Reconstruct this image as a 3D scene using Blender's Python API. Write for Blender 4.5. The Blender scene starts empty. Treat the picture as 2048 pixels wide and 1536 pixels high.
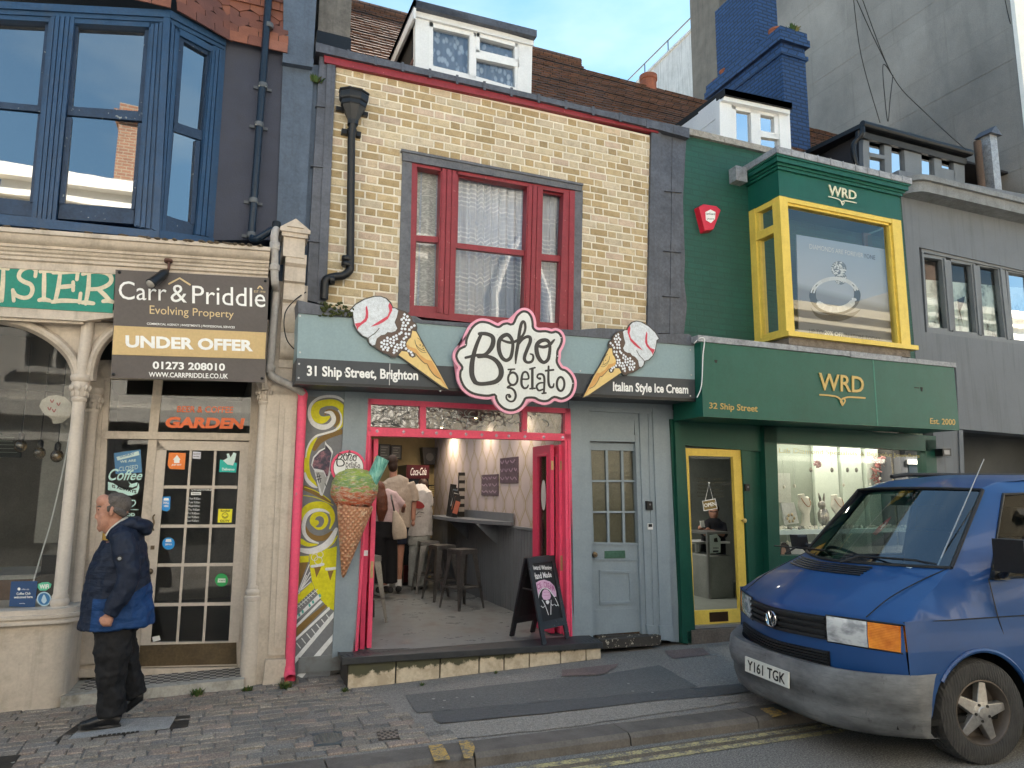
import bpy,math,random
from mathutils import Vector,Matrix,geometry
R=math.radians
random.seed(7)
SC=bpy.context.scene
COL=SC.collection
# ------ camera
EYE=Vector((0.0,-7.1,1.7182))
FPX=1422.682585845061
YAW,PITCH,ROLL=R(22.33624053),R(8.56149033),R(0.32009147)
_cy,_sy,_cp,_sp=math.cos(YAW),math.sin(YAW),math.cos(PITCH),math.sin(PITCH)
FWD=Vector((_sy*_cp,_cy*_cp,_sp));_r=Vector((_cy,-_sy,0));_u=_r.cross(FWD)
RGT=math.cos(ROLL)*_r+math.sin(ROLL)*_u
UPV=-math.sin(ROLL)*_r+math.cos(ROLL)*_u
cam=bpy.data.cameras.new('camera');camo=bpy.data.objects.new('camera',cam);COL.objects.link(camo)
cam.sensor_width=36.0;cam.lens=FPX/2048*36.0;cam.clip_start=0.05;cam.clip_end=2000
m=Matrix((RGT,UPV,-FWD)).transposed().to_4x4();m.translation=EYE
camo.matrix_world=m
SC.camera=camo
SC.render.resolution_x,SC.render.resolution_y=1024,768
# ------ light
SUN_EL,SUN_ROT=R(38),R(56)
w=bpy.data.worlds.new('World');SC.world=w;w.use_nodes=True
nt=w.node_tree;bg=nt.nodes['Background']
sky=nt.nodes.new('ShaderNodeTexSky');sky.sky_type='NISHITA';sky.sun_disc=False
sky.sun_elevation=SUN_EL;sky.sun_rotation=SUN_ROT;sky.air_density=1.1;sky.dust_density=0.3;sky.ozone_density=1.6
tc=nt.nodes.new('ShaderNodeTexCoord');mp=nt.nodes.new('ShaderNodeMapping');mp.inputs['Scale'].default_value=(1.5,1.5,4.0)
nz=nt.nodes.new('ShaderNodeTexNoise');nz.inputs['Scale'].default_value=1.7;nz.inputs['Detail'].default_value=7;nz.inputs['Roughness'].default_value=0.55
cr=nt.nodes.new('ShaderNodeValToRGB');cr.color_ramp.elements[0].position=.46;cr.color_ramp.elements[1].position=.85
mx=nt.nodes.new('ShaderNodeMix');mx.data_type='RGBA';mx.inputs['B'].default_value=(1.35,1.75,2.0,1)
nt.links.new(tc.outputs['Generated'],mp.inputs['Vector']);nt.links.new(mp.outputs['Vector'],nz.inputs['Vector'])
nt.links.new(nz.outputs['Fac'],cr.inputs['Fac']);nt.links.new(cr.outputs['Color'],mx.inputs['Factor'])
# the glare round the low sun is rolled off channel by channel, as thin high haze does
kd=nt.nodes.new('ShaderNodeVectorMath');kd.operation='MULTIPLY_ADD';kd.inputs[1].default_value=(1/.8,1/1.8,1/2.8);kd.inputs[2].default_value=(1,1,1)
kq=nt.nodes.new('ShaderNodeVectorMath');kq.operation='DIVIDE'
nt.links.new(sky.outputs['Color'],kd.inputs[0]);nt.links.new(sky.outputs['Color'],kq.inputs[0]);nt.links.new(kd.outputs[0],kq.inputs[1])
nt.links.new(kq.outputs[0],mx.inputs['A']);nt.links.new(mx.outputs['Result'],bg.inputs['Color'])
bg.inputs['Strength'].default_value=0.085
sl=bpy.data.lights.new('sun','SUN');sl.energy=5.0;sl.angle=R(0.5);sl.color=(1.0,.93,.82)
so=bpy.data.objects.new('sun',sl);COL.objects.link(so)
_sd=Vector((math.sin(SUN_ROT)*math.cos(SUN_EL),math.cos(SUN_ROT)*math.cos(SUN_EL),math.sin(SUN_EL)))
so.rotation_euler=(-_sd).to_track_quat('-Z','Y').to_euler();so.location=(0,20,30)
vs=SC.view_settings;vs.view_transform='Standard';vs.look='None';vs.gamma=1;vs.use_curve_mapping=False
vs.exposure=3.05
SC.cycles.max_bounces=8;SC.cycles.transparent_max_bounces=16;SC.cycles.caustics_reflective=False;SC.cycles.caustics_refractive=False
SC.cycles.sample_clamp_indirect=6.0
# ------ geometry of the photograph: a pixel seen on a plane of the real place
def ray(px,py):
 return FWD+RGT*((px-1024)/FPX)+UPV*((768-py)/FPX)
def P(px,py,y=0.0):
 d=ray(px,py);return EYE+d*((y-EYE.y)/d.y)
def G(px,py,z=0.0):
 d=ray(px,py);return EYE+d*((z-EYE.z)/d.z)
def SX(px,py,x):
 d=ray(px,py);return EYE+d*((x-EYE.x)/d.x)
# ------ materials
def lin(h):
 h=h.lstrip('#');c=[int(h[i:i+2],16)/255 for i in (0,2,4)]
 return tuple(v/12.92 if v<=.04045 else ((v+.055)/1.055)**2.4 for v in c)
class NT:
 def __init__(s,name):
  s.m=bpy.data.materials.new(name);s.m.use_nodes=True;s.t=s.m.node_tree
  s.b=s.t.nodes['Principled BSDF'];s.out=s.t.nodes['Material Output']
 def n(s,typ,**kw):
  q=s.t.nodes.new(typ)
  for k,v in kw.items():setattr(q,k,v)
  return q
 def l(s,a,b):s.t.links.new(a,b)
 def obj(s,scale=(1,1,1),rot=(0,0,0)):
  a=s.n('ShaderNodeTexCoord');b=s.n('ShaderNodeMapping');b.inputs['Scale'].default_value=scale;b.inputs['Rotation'].default_value=rot
  s.l(a.outputs['Object'],b.inputs['Vector']);return b.outputs['Vector']
 def noise(s,vec,scale,detail=4,rough=.55):
  a=s.n('ShaderNodeTexNoise');a.inputs['Scale'].default_value=scale;a.inputs['Detail'].default_value=detail;a.inputs['Roughness'].default_value=rough
  s.l(vec,a.inputs['Vector']);return a.outputs['Fac']
 def ramp(s,fac,stops):
  a=s.n('ShaderNodeValToRGB');e=a.color_ramp.elements
  while len(e)>len(stops):e.remove(e[-1])
  while len(e)<len(stops):e.new(.5)
  for i,(p,c) in enumerate(stops):e[i].position=p;e[i].color=(*c,1) if not isinstance(c,(int,float)) else (c,c,c,1)
  s.l(fac,a.inputs['Fac']);return a.outputs['Color']
 def mix(s,fac,a,b,mode='MIX'):
  q=s.n('ShaderNodeMix',data_type='RGBA',blend_type=mode)
  for v,k in ((fac,'Factor'),(a,'A'),(b,'B')):
   i=q.inputs[k]
   if isinstance(v,(int,float)):i.default_value=v if k=='Factor' else (v,v,v,1)
   elif isinstance(v,tuple):i.default_value=(*v,1)
   else:s.l(v,i)
  return q.outputs['Result']
 def math(s,op,a,b=None):
  q=s.n('ShaderNodeMath',operation=op)
  for i,v in enumerate((a,b)):
   if v is None:continue
   if isinstance(v,(int,float)):q.inputs[i].default_value=v
   else:s.l(v,q.inputs[i])
  return q.outputs[0]
 def bump(s,h,strength,dist=.01):
  q=s.n('ShaderNodeBump');q.inputs['Strength'].default_value=strength;q.inputs['Distance'].default_value=dist
  s.l(h,q.inputs['Height'])
  if s.b.inputs['Normal'].is_linked:s.l(s.b.inputs['Normal'].links[0].from_socket,q.inputs['Normal'])
  s.l(q.outputs['Normal'],s.b.inputs['Normal'])
 def fin(s,col=None,rough=None,metal=0.0,spec=None):
  if col is not None:
   if isinstance(col,tuple):s.b.inputs['Base Color'].default_value=(*col,1)
   else:s.l(col,s.b.inputs['Base Color'])
  if rough is not None:
   if isinstance(rough,(int,float)):s.b.inputs['Roughness'].default_value=rough
   else:s.l(rough,s.b.inputs['Roughness'])
  s.b.inputs['Metallic'].default_value=metal
  if spec is not None:s.b.inputs['Specular IOR Level'].default_value=spec
  return s.m
def sc(c,k):return tuple(min(1,v*k) for v in c)
_MC={}
def mat(name,c,rough=.6,metal=0.0,var=.14,scale=3.0,fine=45.0,bump=.15,dirt=0.0,dirtc=(.05,.045,.04),chips=0.0,chipc=(.5,.48,.44),streak=0.0,spec=.32):
 if name in _MC:return _MC[name]
 if isinstance(c,str):c=lin(c)
 s=NT(name);v=s.obj()
 a=s.noise(v,scale,5,.6)
 col=s.ramp(a,[(.3,sc(c,1-var)),(.7,sc(c,1+var))])
 f=s.noise(v,fine,3,.6)
 col=s.mix(.06+.8*var,col,s.ramp(f,[(.35,sc(c,.55)),(.65,sc(c,1.4))]))
 if dirt:
  d=s.noise(v,scale*1.7+1.3,8,.68)
  col=s.mix(s.math('MULTIPLY',s.ramp(d,[(.48,0.0),(.72,1.0)]),dirt),col,dirtc)
 if streak:
  d=s.noise(s.obj((9,9,.55)),1.6,6,.65)
  col=s.mix(s.math('MULTIPLY',s.ramp(d,[(.5,0.0),(.75,1.0)]),streak),col,dirtc)
 if chips:
  d=s.noise(v,23,7,.62)
  col=s.mix(s.ramp(d,[(.66-chips*.1,0.0),(.68-chips*.1,1.0)]),col,chipc)
 if bump:s.bump(f,bump,.006);s.bump(a,bump*.6,.02)
 _MC[name]=s.fin(col,s.math('ADD',s.math('MULTIPLY',f,.16),rough-.08),metal,spec)
 return _MC[name]
def flat(name,c,rough=.5,metal=0.0,emit=0.0):
 if name in _MC:return _MC[name]
 if isinstance(c,str):c=lin(c)
 s=NT(name);v=s.obj();f=s.noise(v,30,3)
 s.fin(s.ramp(f,[(.3,sc(c,.93)),(.7,sc(c,1.05))]),rough,metal)
 if emit:s.b.inputs['Emission Color'].default_value=(*c,1);s.b.inputs['Emission Strength'].default_value=emit
 _MC[name]=s.m;return s.m
def glass(name,tint=(.8,.85,.85),base=.06,rough=.01,dirt=0.0,wavy=0.0,wscale=9.0,fres=1.5):
 if name in _MC:return _MC[name]
 s=NT(name);t=s.t;t.nodes.remove(s.b)
 tr=s.n('ShaderNodeBsdfTransparent');tr.inputs['Color'].default_value=(*tint,1)
 gl=s.n('ShaderNodeBsdfGlossy');gl.inputs['Roughness'].default_value=rough
 fr=s.n('ShaderNodeFresnel');fr.inputs['IOR'].default_value=fres
 fac=s.math('ADD',s.math('MULTIPLY',fr.outputs[0],.75),base)
 v=s.obj()
 bp=s.n('ShaderNodeBump');bp.inputs['Strength'].default_value=(.03 if dirt else 0)+wavy;bp.inputs['Distance'].default_value=.02
 s.l(s.noise(v,2.2 if not wavy else wscale,2),bp.inputs['Height'])
 s.l(bp.outputs['Normal'],gl.inputs['Normal'])
 mxs=s.n('ShaderNodeMixShader');s.l(fac,mxs.inputs['Fac']);s.l(tr.outputs[0],mxs.inputs[1]);s.l(gl.outputs[0],mxs.inputs[2])
 last=mxs.outputs[0]
 if dirt:
  df=s.n('ShaderNodeBsdfDiffuse');df.inputs['Color'].default_value=(.42,.40,.36,1)
  m2=s.n('ShaderNodeMixShader');s.l(s.math('MULTIPLY',s.ramp(s.noise(v,3.5,8,.7),[(.35,.15),(.75,1.0)]),dirt),m2.inputs['Fac'])
  s.l(last,m2.inputs[1]);s.l(df.outputs[0],m2.inputs[2]);last=m2.outputs[0]
 s.l(last,s.out.inputs['Surface']);_MC[name]=s.m;return s.m
def brickmat(name,c1,c2,mortar,bw=.225,rh=.075,ms=.012,bump=.6,rough=.8,plane='xz',var=.25,painted=False):
 if name in _MC:return _MC[name]
 s=NT(name);tcn=s.n('ShaderNodeTexCoord');sep=s.n('ShaderNodeSeparateXYZ');cb=s.n('ShaderNodeCombineXYZ')
 s.l(tcn.outputs['Object'],sep.inputs[0])
 if plane=='both':
  s.l(s.math('ADD',sep.outputs[0],sep.outputs[1]),cb.inputs[0]);s.l(sep.outputs[2],cb.inputs[1])
 else:
  ax={'x':0,'y':1,'z':2}
  s.l(sep.outputs[ax[plane[0]]],cb.inputs[0]);s.l(sep.outputs[ax[plane[1]]],cb.inputs[1])
 b=s.n('ShaderNodeTexBrick');b.inputs['Scale'].default_value=1;b.inputs['Brick Width'].default_value=bw;b.inputs['Row Height'].default_value=rh
 b.inputs['Mortar Size'].default_value=ms;b.inputs['Mortar Smooth'].default_value=.25;b.inputs['Bias'].default_value=0
 for k,c in (('Color1',c1),('Color2',c2),('Mortar',mortar)):b.inputs[k].default_value=(*c,1)
 wob=s.n('ShaderNodeVectorMath',operation='MULTIPLY_ADD');nn=s.n('ShaderNodeTexNoise');nn.inputs['Scale'].default_value=6
 s.l(cb.outputs[0],nn.inputs['Vector']);s.l(nn.outputs['Color'],wob.inputs[0]);wob.inputs[1].default_value=(.02,.014,0);s.l(cb.outputs[0],wob.inputs[2])
 s.l(wob.outputs[0],b.inputs['Vector'])
 v=tcn.outputs['Object'];n1=s.noise(v,4,6,.6);n2=s.noise(v,50,4)
 col=s.mix(var,b.outputs['Color'],s.ramp(n1,[(.3,.25),(.7,1.0)]),'MULTIPLY')
 col=s.mix(var,col,s.ramp(n2,[(.3,.4),(.7,1.0)]),'MULTIPLY')
 inv=s.math('SUBTRACT',1.0,b.outputs['Fac'])
 s.bump(inv,bump,.012);s.bump(n2,.3,.006);s.bump(n1,.3,.02)
 _MC[name]=s.fin(col,rough);return _MC[name]
# ------ mesh building
WL={}
class MB:
 def __init__(s):s.v=[];s.f=[];s.mi=[];s.c=None
 def add(s,vs,fs,mi=0):
  o=len(s.v);s.v+=[Vector(p) for p in vs]
  for f in fs:s.f.append([o+i for i in f]);s.mi.append(mi)
 def poly(s,pts,mi=0):s.add(pts,[list(range(len(pts)))],mi)
 def prism(s,pts,vec,mi=0,side=None):
  n=len(pts);vec=Vector(vec);b=[Vector(p)+vec for p in pts]
  s.add(list(pts)+b,[list(range(n)),list(range(2*n-1,n-1,-1))],mi)
  s.add(list(pts)+b,[[i,n+i,n+(i+1) % n,(i+1) % n] for i in range(n)],mi if side is None else side)
 def box(s,x0,x1,y0,y1,z0,z1,mi=0):
  s.prism([(x0,y0,z0),(x1,y0,z0),(x1,y0,z1),(x0,y0,z1)],(0,y1-y0,0),mi)
 def px(s,y,pts,d=.02,mi=0):
  s.prism([P(a,b,y) for a,b in pts],(0,d,0),mi)
 def bar(s,a,b,wx,wy,mi=0,up=(0,0,1)):
  a,b=Vector(a),Vector(b);d=(b-a).normalized();u=Vector(up)
  if abs(d.dot(u))>.98:u=Vector((0,1,0))
  r=d.cross(u).normalized()*wx/2;t=r.cross(d).normalized()*wy/2
  s.prism([a-r-t,a+r-t,a+r+t,a-r+t],b-a,mi)
 def tube(s,pts,rad,n=10,mi=0,caps=True,closed=False):
  pts=[Vector(p) for p in pts];N=len(pts)
  rs=rad if isinstance(rad,(list,tuple)) else [rad]*N
  up=None;rings=[]
  for i,p in enumerate(pts):
   if closed:t=pts[(i+1) % N]-pts[i-1]
   else:t=pts[min(i+1,N-1)]-pts[max(i-1,0)]
   t.normalize()
   if up is None:
    up=Vector((0,1,0)) if abs(t.y)<.9 and (abs(t.z)>=.9 or isinstance(rs[0],tuple)) else Vector((0,0,1))
   a=(up-t*up.dot(t)).normalized();up=a;b=t.cross(a)
   q=rs[i];qa,qb=q if isinstance(q,tuple) else (q,q)
   rings.append([p+a*(math.cos(2*math.pi*k/n)*qa)+b*(math.sin(2*math.pi*k/n)*qb) for k in range(n)])
  vs=[v for r in rings for v in r];fs=[]
  for i in range(N if closed else N-1):
   j=(i+1) % N
   fs+=[[i*n+k,i*n+(k+1) % n,j*n+(k+1) % n,j*n+k] for k in range(n)]
  if caps and not closed:fs+=[list(range(n-1,-1,-1)),[(N-1)*n+k for k in range(n)]]
  s.add(vs,fs,mi)
 def lathe(s,prof,base,axis=(0,0,1),n=20,mi=0,caps=True):
  axis=Vector(axis).normalized();u=Vector((0,0,1)) if abs(axis.z)<.9 else Vector((1,0,0))
  a=(u-axis*u.dot(axis)).normalized();b=axis.cross(a);base=Vector(base)
  vs=[];fs=[]
  for r,h in prof:vs+=[base+axis*h+(a*math.cos(2*math.pi*k/n)+b*math.sin(2*math.pi*k/n))*r for k in range(n)]
  for i in range(len(prof)-1):fs+=[[i*n+k,i*n+(k+1) % n,(i+1)*n+(k+1) % n,(i+1)*n+k] for k in range(n)]
  if caps:fs+=[list(range(n-1,-1,-1)),[(len(prof)-1)*n+k for k in range(n)]]
  s.add(vs,fs,mi)
 def blob(s,c,r,n=10,k=7,mi=0,wob=0.0):
  c=Vector(c);r=r if isinstance(r,(tuple,list)) else (r,r,r);vs=[];fs=[]
  for i in range(k+1):
   t=math.pi*i/k
   for j in range(n):
    f=2*math.pi*j/n;q=1+random.uniform(-wob,wob)
    vs.append(c+Vector((r[0]*q*math.sin(t)*math.cos(f),r[1]*q*math.sin(t)*math.sin(f),r[2]*q*math.cos(t))))
  for i in range(k):fs+=[[i*n+j,i*n+(j+1) % n,(i+1)*n+(j+1) % n,(i+1)*n+j] for j in range(n)]
  s.add(vs,fs,mi)
 def disc(s,c,r,y0,n=18,d=.004,mi=0):
  s.prism([(c[0]+r*math.cos(2*math.pi*i/n),y0,c[2]+r*math.sin(2*math.pi*i/n)) for i in range(n)],(0,d,0),mi)
 def build(s,name,mats,parent=None,smooth=False,bevel=0.0,origin=None,auto=40,clean=True,weld=0.0):
  mats=mats if isinstance(mats,(list,tuple)) else [mats]
  if parent is not None:org=WL[parent.name]
  elif origin is not None:org=Vector(origin)
  else:
   xs=[v.x for v in s.v];ys=[v.y for v in s.v];zs=[v.z for v in s.v]
   org=Vector(((min(xs)+max(xs))/2,(min(ys)+max(ys))/2,min(zs)))
  me=bpy.data.meshes.new(name);me.from_pydata([tuple(v-org) for v in s.v],[],s.f)
  for q in mats:me.materials.append(q)
  if len(mats)>1:me.polygons.foreach_set('material_index',s.mi)
  if s.c is not None:
   at=me.color_attributes.new('tone','FLOAT_COLOR','CORNER');k=0
   for p,col in zip(me.polygons,s.c):
    for _ in p.loop_indices:at.data[k].color=(*col,1);k+=1
  me.validate();me.update()
  if clean:
   import bmesh
   bm=bmesh.new();bm.from_mesh(me)
   if weld:bmesh.ops.remove_doubles(bm,verts=bm.verts,dist=weld)
   bmesh.ops.recalc_face_normals(bm,faces=bm.faces);bm.to_mesh(me);bm.free()
  o=bpy.data.objects.new(name,me);COL.objects.link(o)
  if parent is not None:o.parent=parent
  else:o.location=org
  WL[o.name]=org
  if smooth:
   me.polygons.foreach_set('use_smooth',[True]*len(me.polygons))
   if auto<180:
    try:me.set_sharp_from_angle(angle=R(auto))
    except Exception:pass
  if bevel:
   b=o.modifiers.new('bevel','BEVEL');b.width=bevel;b.segments=2;b.limit_method='ANGLE';b.angle_limit=R(50)
  return o
def tag(o,label,cat=None,group=None,kind=None):
 if label:o['label']=label
 if cat:o['category']=cat
 if group:o['group']=group
 if kind:o['kind']=kind
 return o
def empty(name,label,cat,loc,group=None,rz=0.0):
 o=bpy.data.objects.new(name,None);o.empty_display_size=.1;COL.objects.link(o);o.location=loc;o.rotation_euler=(0,0,rz)
 WL[o.name]=Vector(loc);return tag(o,label,cat,group)
def struct(o,label):return tag(o,label,'ground',None,'structure')
def copy_tree(o,parent=None):
 c=o.copy();COL.objects.link(c)
 if parent is not None:c.parent=parent;c.matrix_parent_inverse=o.matrix_parent_inverse
 for ch in [k for k in bpy.data.objects if k.parent==o and k.name in _ORIG]:copy_tree(ch,c)
 return c
_ORIG=set()
def freeze(o):
 _ORIG.add(o.name)
 for k in bpy.data.objects:
  if k.parent==o:freeze(k)
def crom(pts,n=8,closed=False):
 L=len(pts);out=[]
 for i in range(L if closed else L-1):
  p1,p2=pts[i],pts[(i+1) % L]
  p0=pts[i-1] if (closed or i>0) else p1
  p3=pts[(i+2) % L] if (closed or i+2<L) else p2
  for k in range(n):
   t=k/n
   out.append(tuple(.5*(2*b+(c-a)*t+(2*a-5*b+4*c-d)*t*t+(3*b-a-3*c+d)*t**3) for a,b,c,d in zip(p0,p1,p2,p3)))
 if not closed:out.append(tuple(pts[-1]))
 return out
_lay=[0]
def ribbon(mb,pts,wd,place,closed=False,n=8,mi=0,smooth=True,cap=True):
 wl=wd if isinstance(wd,(list,tuple)) else [wd]*len(pts)
 q=[(a[0],a[1],b) for a,b in zip(pts,wl)]
 if smooth and len(q)>2:q=crom(q,n,closed)
 N=len(q);vs=[]
 for i in range(N):
  a=q[i-1] if (closed or i) else q[0];b=q[(i+1) % N] if (closed or i<N-1) else q[-1]
  tx,ty=b[0]-a[0],b[1]-a[1];L=math.hypot(tx,ty) or 1;nx,ny=-ty/L,tx/L;h=q[i][2]/2
  _lay[0]=(_lay[0]+1) % 60
  k=_lay[0]*.000025
  vs+=[place(q[i][0]+nx*h,q[i][1]+ny*h,k),place(q[i][0]-nx*h,q[i][1]-ny*h,k)]
 fs=[[2*i,2*i+1,2*((i+1) % N)+1,2*((i+1) % N)] for i in range(N if closed else N-1)]
 mb.add(vs,fs,mi)
 if cap and not closed:
  for j,i in ((0,0),(1,N-1)):
   h=q[i][2]/2
   mb.poly([place(q[i][0]+h*math.cos(k*math.pi/5),q[i][1]+h*math.sin(k*math.pi/5),.0017+j*.0001) for k in range(10)],mi)
def onplane(y,ox=0,oy=0,k=1.0):
 return lambda u,v,d=0.0:P(ox+u/k,oy+v/k,y-d)
def fill(mb,pts,place,lift=0.0,mi=0,smooth=False,n=6):
 if smooth:pts=crom(pts,n,True)
 mb.poly([place(a,b,lift) for a,b in pts],mi)
def grow(pts,r):
 N=len(pts);out=[]
 A=sum(pts[i][0]*pts[(i+1) % N][1]-pts[(i+1) % N][0]*pts[i][1] for i in range(N));sg=1 if A>0 else-1
 for i in range(N):
  a,b=pts[i-1],pts[(i+1) % N];tx,ty=b[0]-a[0],b[1]-a[1];L=math.hypot(tx,ty) or 1
  out.append((pts[i][0]+sg*ty/L*r,pts[i][1]-sg*tx/L*r))
 return out
_TC={}
def textmesh(sx,bold=0.0,shear=0.0,space=1.0):
 key=(sx,bold,shear,space)
 if key in _TC:return _TC[key]
 cu=bpy.data.curves.new('lettering','FONT');cu.body=sx;cu.offset=bold;cu.shear=shear;cu.resolution_u=3;cu.space_character=space
 ob=bpy.data.objects.new('lettering',cu);COL.objects.link(ob)
 me=bpy.data.meshes.new_from_object(ob)
 vs=[tuple(v.co) for v in me.vertices];fs=[list(p.vertices) for p in me.polygons]
 bpy.data.objects.remove(ob);bpy.data.curves.remove(cu);bpy.data.meshes.remove(me)
 x0=min(v[0] for v in vs);x1=max(v[0] for v in vs);y0=min(v[1] for v in vs);y1=max(v[1] for v in vs)
 _TC[key]=([((v[0]-x0)/(x1-x0),(v[1]-y0)/(y1-y0)) for v in vs],fs);return _TC[key]
def text(mb,sx,quad,mi=0,bold=0.0,shear=0.0,space=1.0,thick=0.0,back=(0,1,0)):
 uv,fs=textmesh(sx,bold,shear,space);a,b,c,d=[Vector(q) for q in quad]
 vs=[(a*(1-u)+b*u)*(1-v)+(d*(1-u)+c*u)*v for u,v in uv]
 mb.add(vs,fs,mi)
 if thick:
  from collections import Counter
  ec=Counter();dr={}
  for f in fs:
   for i in range(len(f)):
    e=(f[i],f[(i+1) % len(f)]);ec[tuple(sorted(e))]+=1;dr[tuple(sorted(e))]=e
  bk=Vector(back)*thick;o=len(vs);al=vs+[q+bk for q in vs]
  mb.add(al,[[dr[e][0],dr[e][1],dr[e][1]+o,dr[e][0]+o] for e,n in ec.items() if n==1],mi)
def textpx(mb,sx,y,px,**kw):
 text(mb,sx,[P(a,b,y) for a,b in px],**kw)
def scrawl(mb,x0,x1,y,h,w_,place):
 x=x0
 while x<x1-h*.3:
  L=random.uniform(.5,2.2)*h;e=min(x+L,x1);n=max(2,int((e-x)/(h*.45)))
  ribbon(mb,[(x+(e-x)*i/n,y+(h*.35 if i % 2 else-h*.35)*random.uniform(.5,1)) for i in range(n+1)],w_,place,n=2);x=e+h*.5
def disk(mb,c,r,place,lift=0.0,mi=0,n=20,ry=None):
 mb.poly([place(c[0]+r*math.cos(2*math.pi*i/n),c[1]+(ry or r)*math.sin(2*math.pi*i/n),lift) for i in range(n)],mi)
# ====== ground
def asphalt(name,c,speck=.5,sc_=120.0,rough=.85,patch=.25):
 s=NT(name);v=s.obj();a=s.noise(v,1.1,6,.6);f=s.noise(v,sc_,2,.7);g=s.noise(v,34,4,.6)
 col=s.ramp(a,[(.3,sc(c,1-patch)),(.7,sc(c,1+patch))])
 col=s.mix(speck,col,s.ramp(f,[(.42,sc(c,.35)),(.5,c),(.62,sc(c,2.6))]))
 col=s.mix(.3,col,s.ramp(g,[(.35,sc(c,.5)),(.65,sc(c,1.5))]))
 s.bump(f,.5,.006);s.bump(g,.35,.012);s.bump(a,.3,.03)
 return s.fin(col,rough)
M_road=asphalt('road_asphalt',(.155,.148,.136),.75,85,.8)
M_tar=asphalt('pavement_tarmac',(.19,.175,.158),.5,140)
M_patch=asphalt('new_tarmac',(.105,.104,.100),.35,160)
M_band=asphalt('trench_tarmac',(.075,.076,.077),.35,160)
M_conc=asphalt('worn_concrete',(.225,.205,.18),.5,130)
M_red=asphalt('red_tarmac',(.16,.115,.105),.4,140)
M_kerb=mat('kerb_granite',(.125,.112,.10),.7,var=.3,scale=3,fine=70,bump=.5,dirt=.5,dirtc=(.05,.04,.032))
M_moss=mat('moss',(.05,.06,.02),.95,var=.4,fine=80,bump=.6)
RZ=-.085
b=MB();b.poly([(-150,-150,RZ),(150,-150,RZ),(150,150,RZ),(-150,150,RZ)])
struct(b.build('road',M_road,origin=(0,0,RZ)),'dark speckled asphalt road beside the kerb')
def ky(x):return-2.075-.029*x
b=MB()
b.prism([(-40,ky(-2),-.003),(-2,ky(-2),-.003),(14,ky(14),-.003),(40,ky(14),-.003),(40,60,-.003),(-40,60,-.003)],(0,0,-.08))
struct(b.build('pavement',M_tar,origin=(0,0,0)),'grey patched tarmac pavement along the shopfronts')
b=MB();x=-14.0
while x<24:
 L=random.uniform(.85,1.35);x1=x+L-.012;j=random.uniform(-.004,.004);wv=.245
 a0,a1=(min(max(q,-2),14) for q in (x,x1))
 y0,y1=ky(a0)-.006,ky(a1)-.006
 p=[(x,y0,j),(x1,y1,j),(x1,y1-wv+.03,j),(x1,y1-wv,j-.03),(x1,y1-wv-.012,RZ-.02),(x,y0-wv-.012,RZ-.02),(x,y0-wv,j-.03),(x,y0-wv+.03,j)]
 b.add(p,[[0,1,2,7],[7,2,3,6],[6,3,4,5],[0,7,6,5],[1,4,3,2]])
 x+=L
struct(b.build('kerb',M_kerb,origin=(0,0,0),smooth=True,auto=25),'worn dark granite kerb stones')
# silt in the gutter
b=MB();b.poly([(-14,ky(-2)-.26,RZ+.003),(24,ky(14)-.26,RZ+.003),(24,ky(14)-.42,RZ+.003),(-14,ky(-2)-.40,RZ+.003)])
struct(b.build('gutter',asphalt('gutter_silt',(.12,.097,.07),.5,90),origin=(0,0,RZ)),'silty brown gutter below the kerb')
# block paving
s=NT('paving_block');at=s.n('ShaderNodeAttribute',attribute_name='tone');v=s.obj()
f1=s.noise(v,90,3,.7);f2=s.noise(v,3,6,.6)
c_=s.mix(.55,at.outputs['Color'],s.ramp(f1,[(.38,.25),(.5,.8),(.64,1.8)]),'MULTIPLY')
c_=s.mix(.5,c_,s.ramp(f2,[(.3,.55),(.7,1.15)]),'MULTIPLY')
s.bump(f1,.5,.006);s.bump(f2,.2,.02);M_block=s.fin(c_,.85)
b=MB();b.c=[]
EDGE=[(1.86,-.30),(1.36,-.36),(1.42,-1.0),(1.50,-1.45),(1.62,-1.75),(1.90,-2.2)]
def xedge(y):
 for (xa,ya),(xb,yb) in zip(EDGE,EDGE[1:]):
  if ya>=y>=yb:return xa+(xb-xa)*(ya-y)/(ya-yb)
 return EDGE[-1][0] if y<0 else 1.2
tones=[(.235,.20,.165),(.225,.19,.16),(.215,.185,.155),(.245,.205,.17),(.25,.195,.16),(.21,.185,.165),(.265,.23,.19)]
row=0;y=.02
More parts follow.
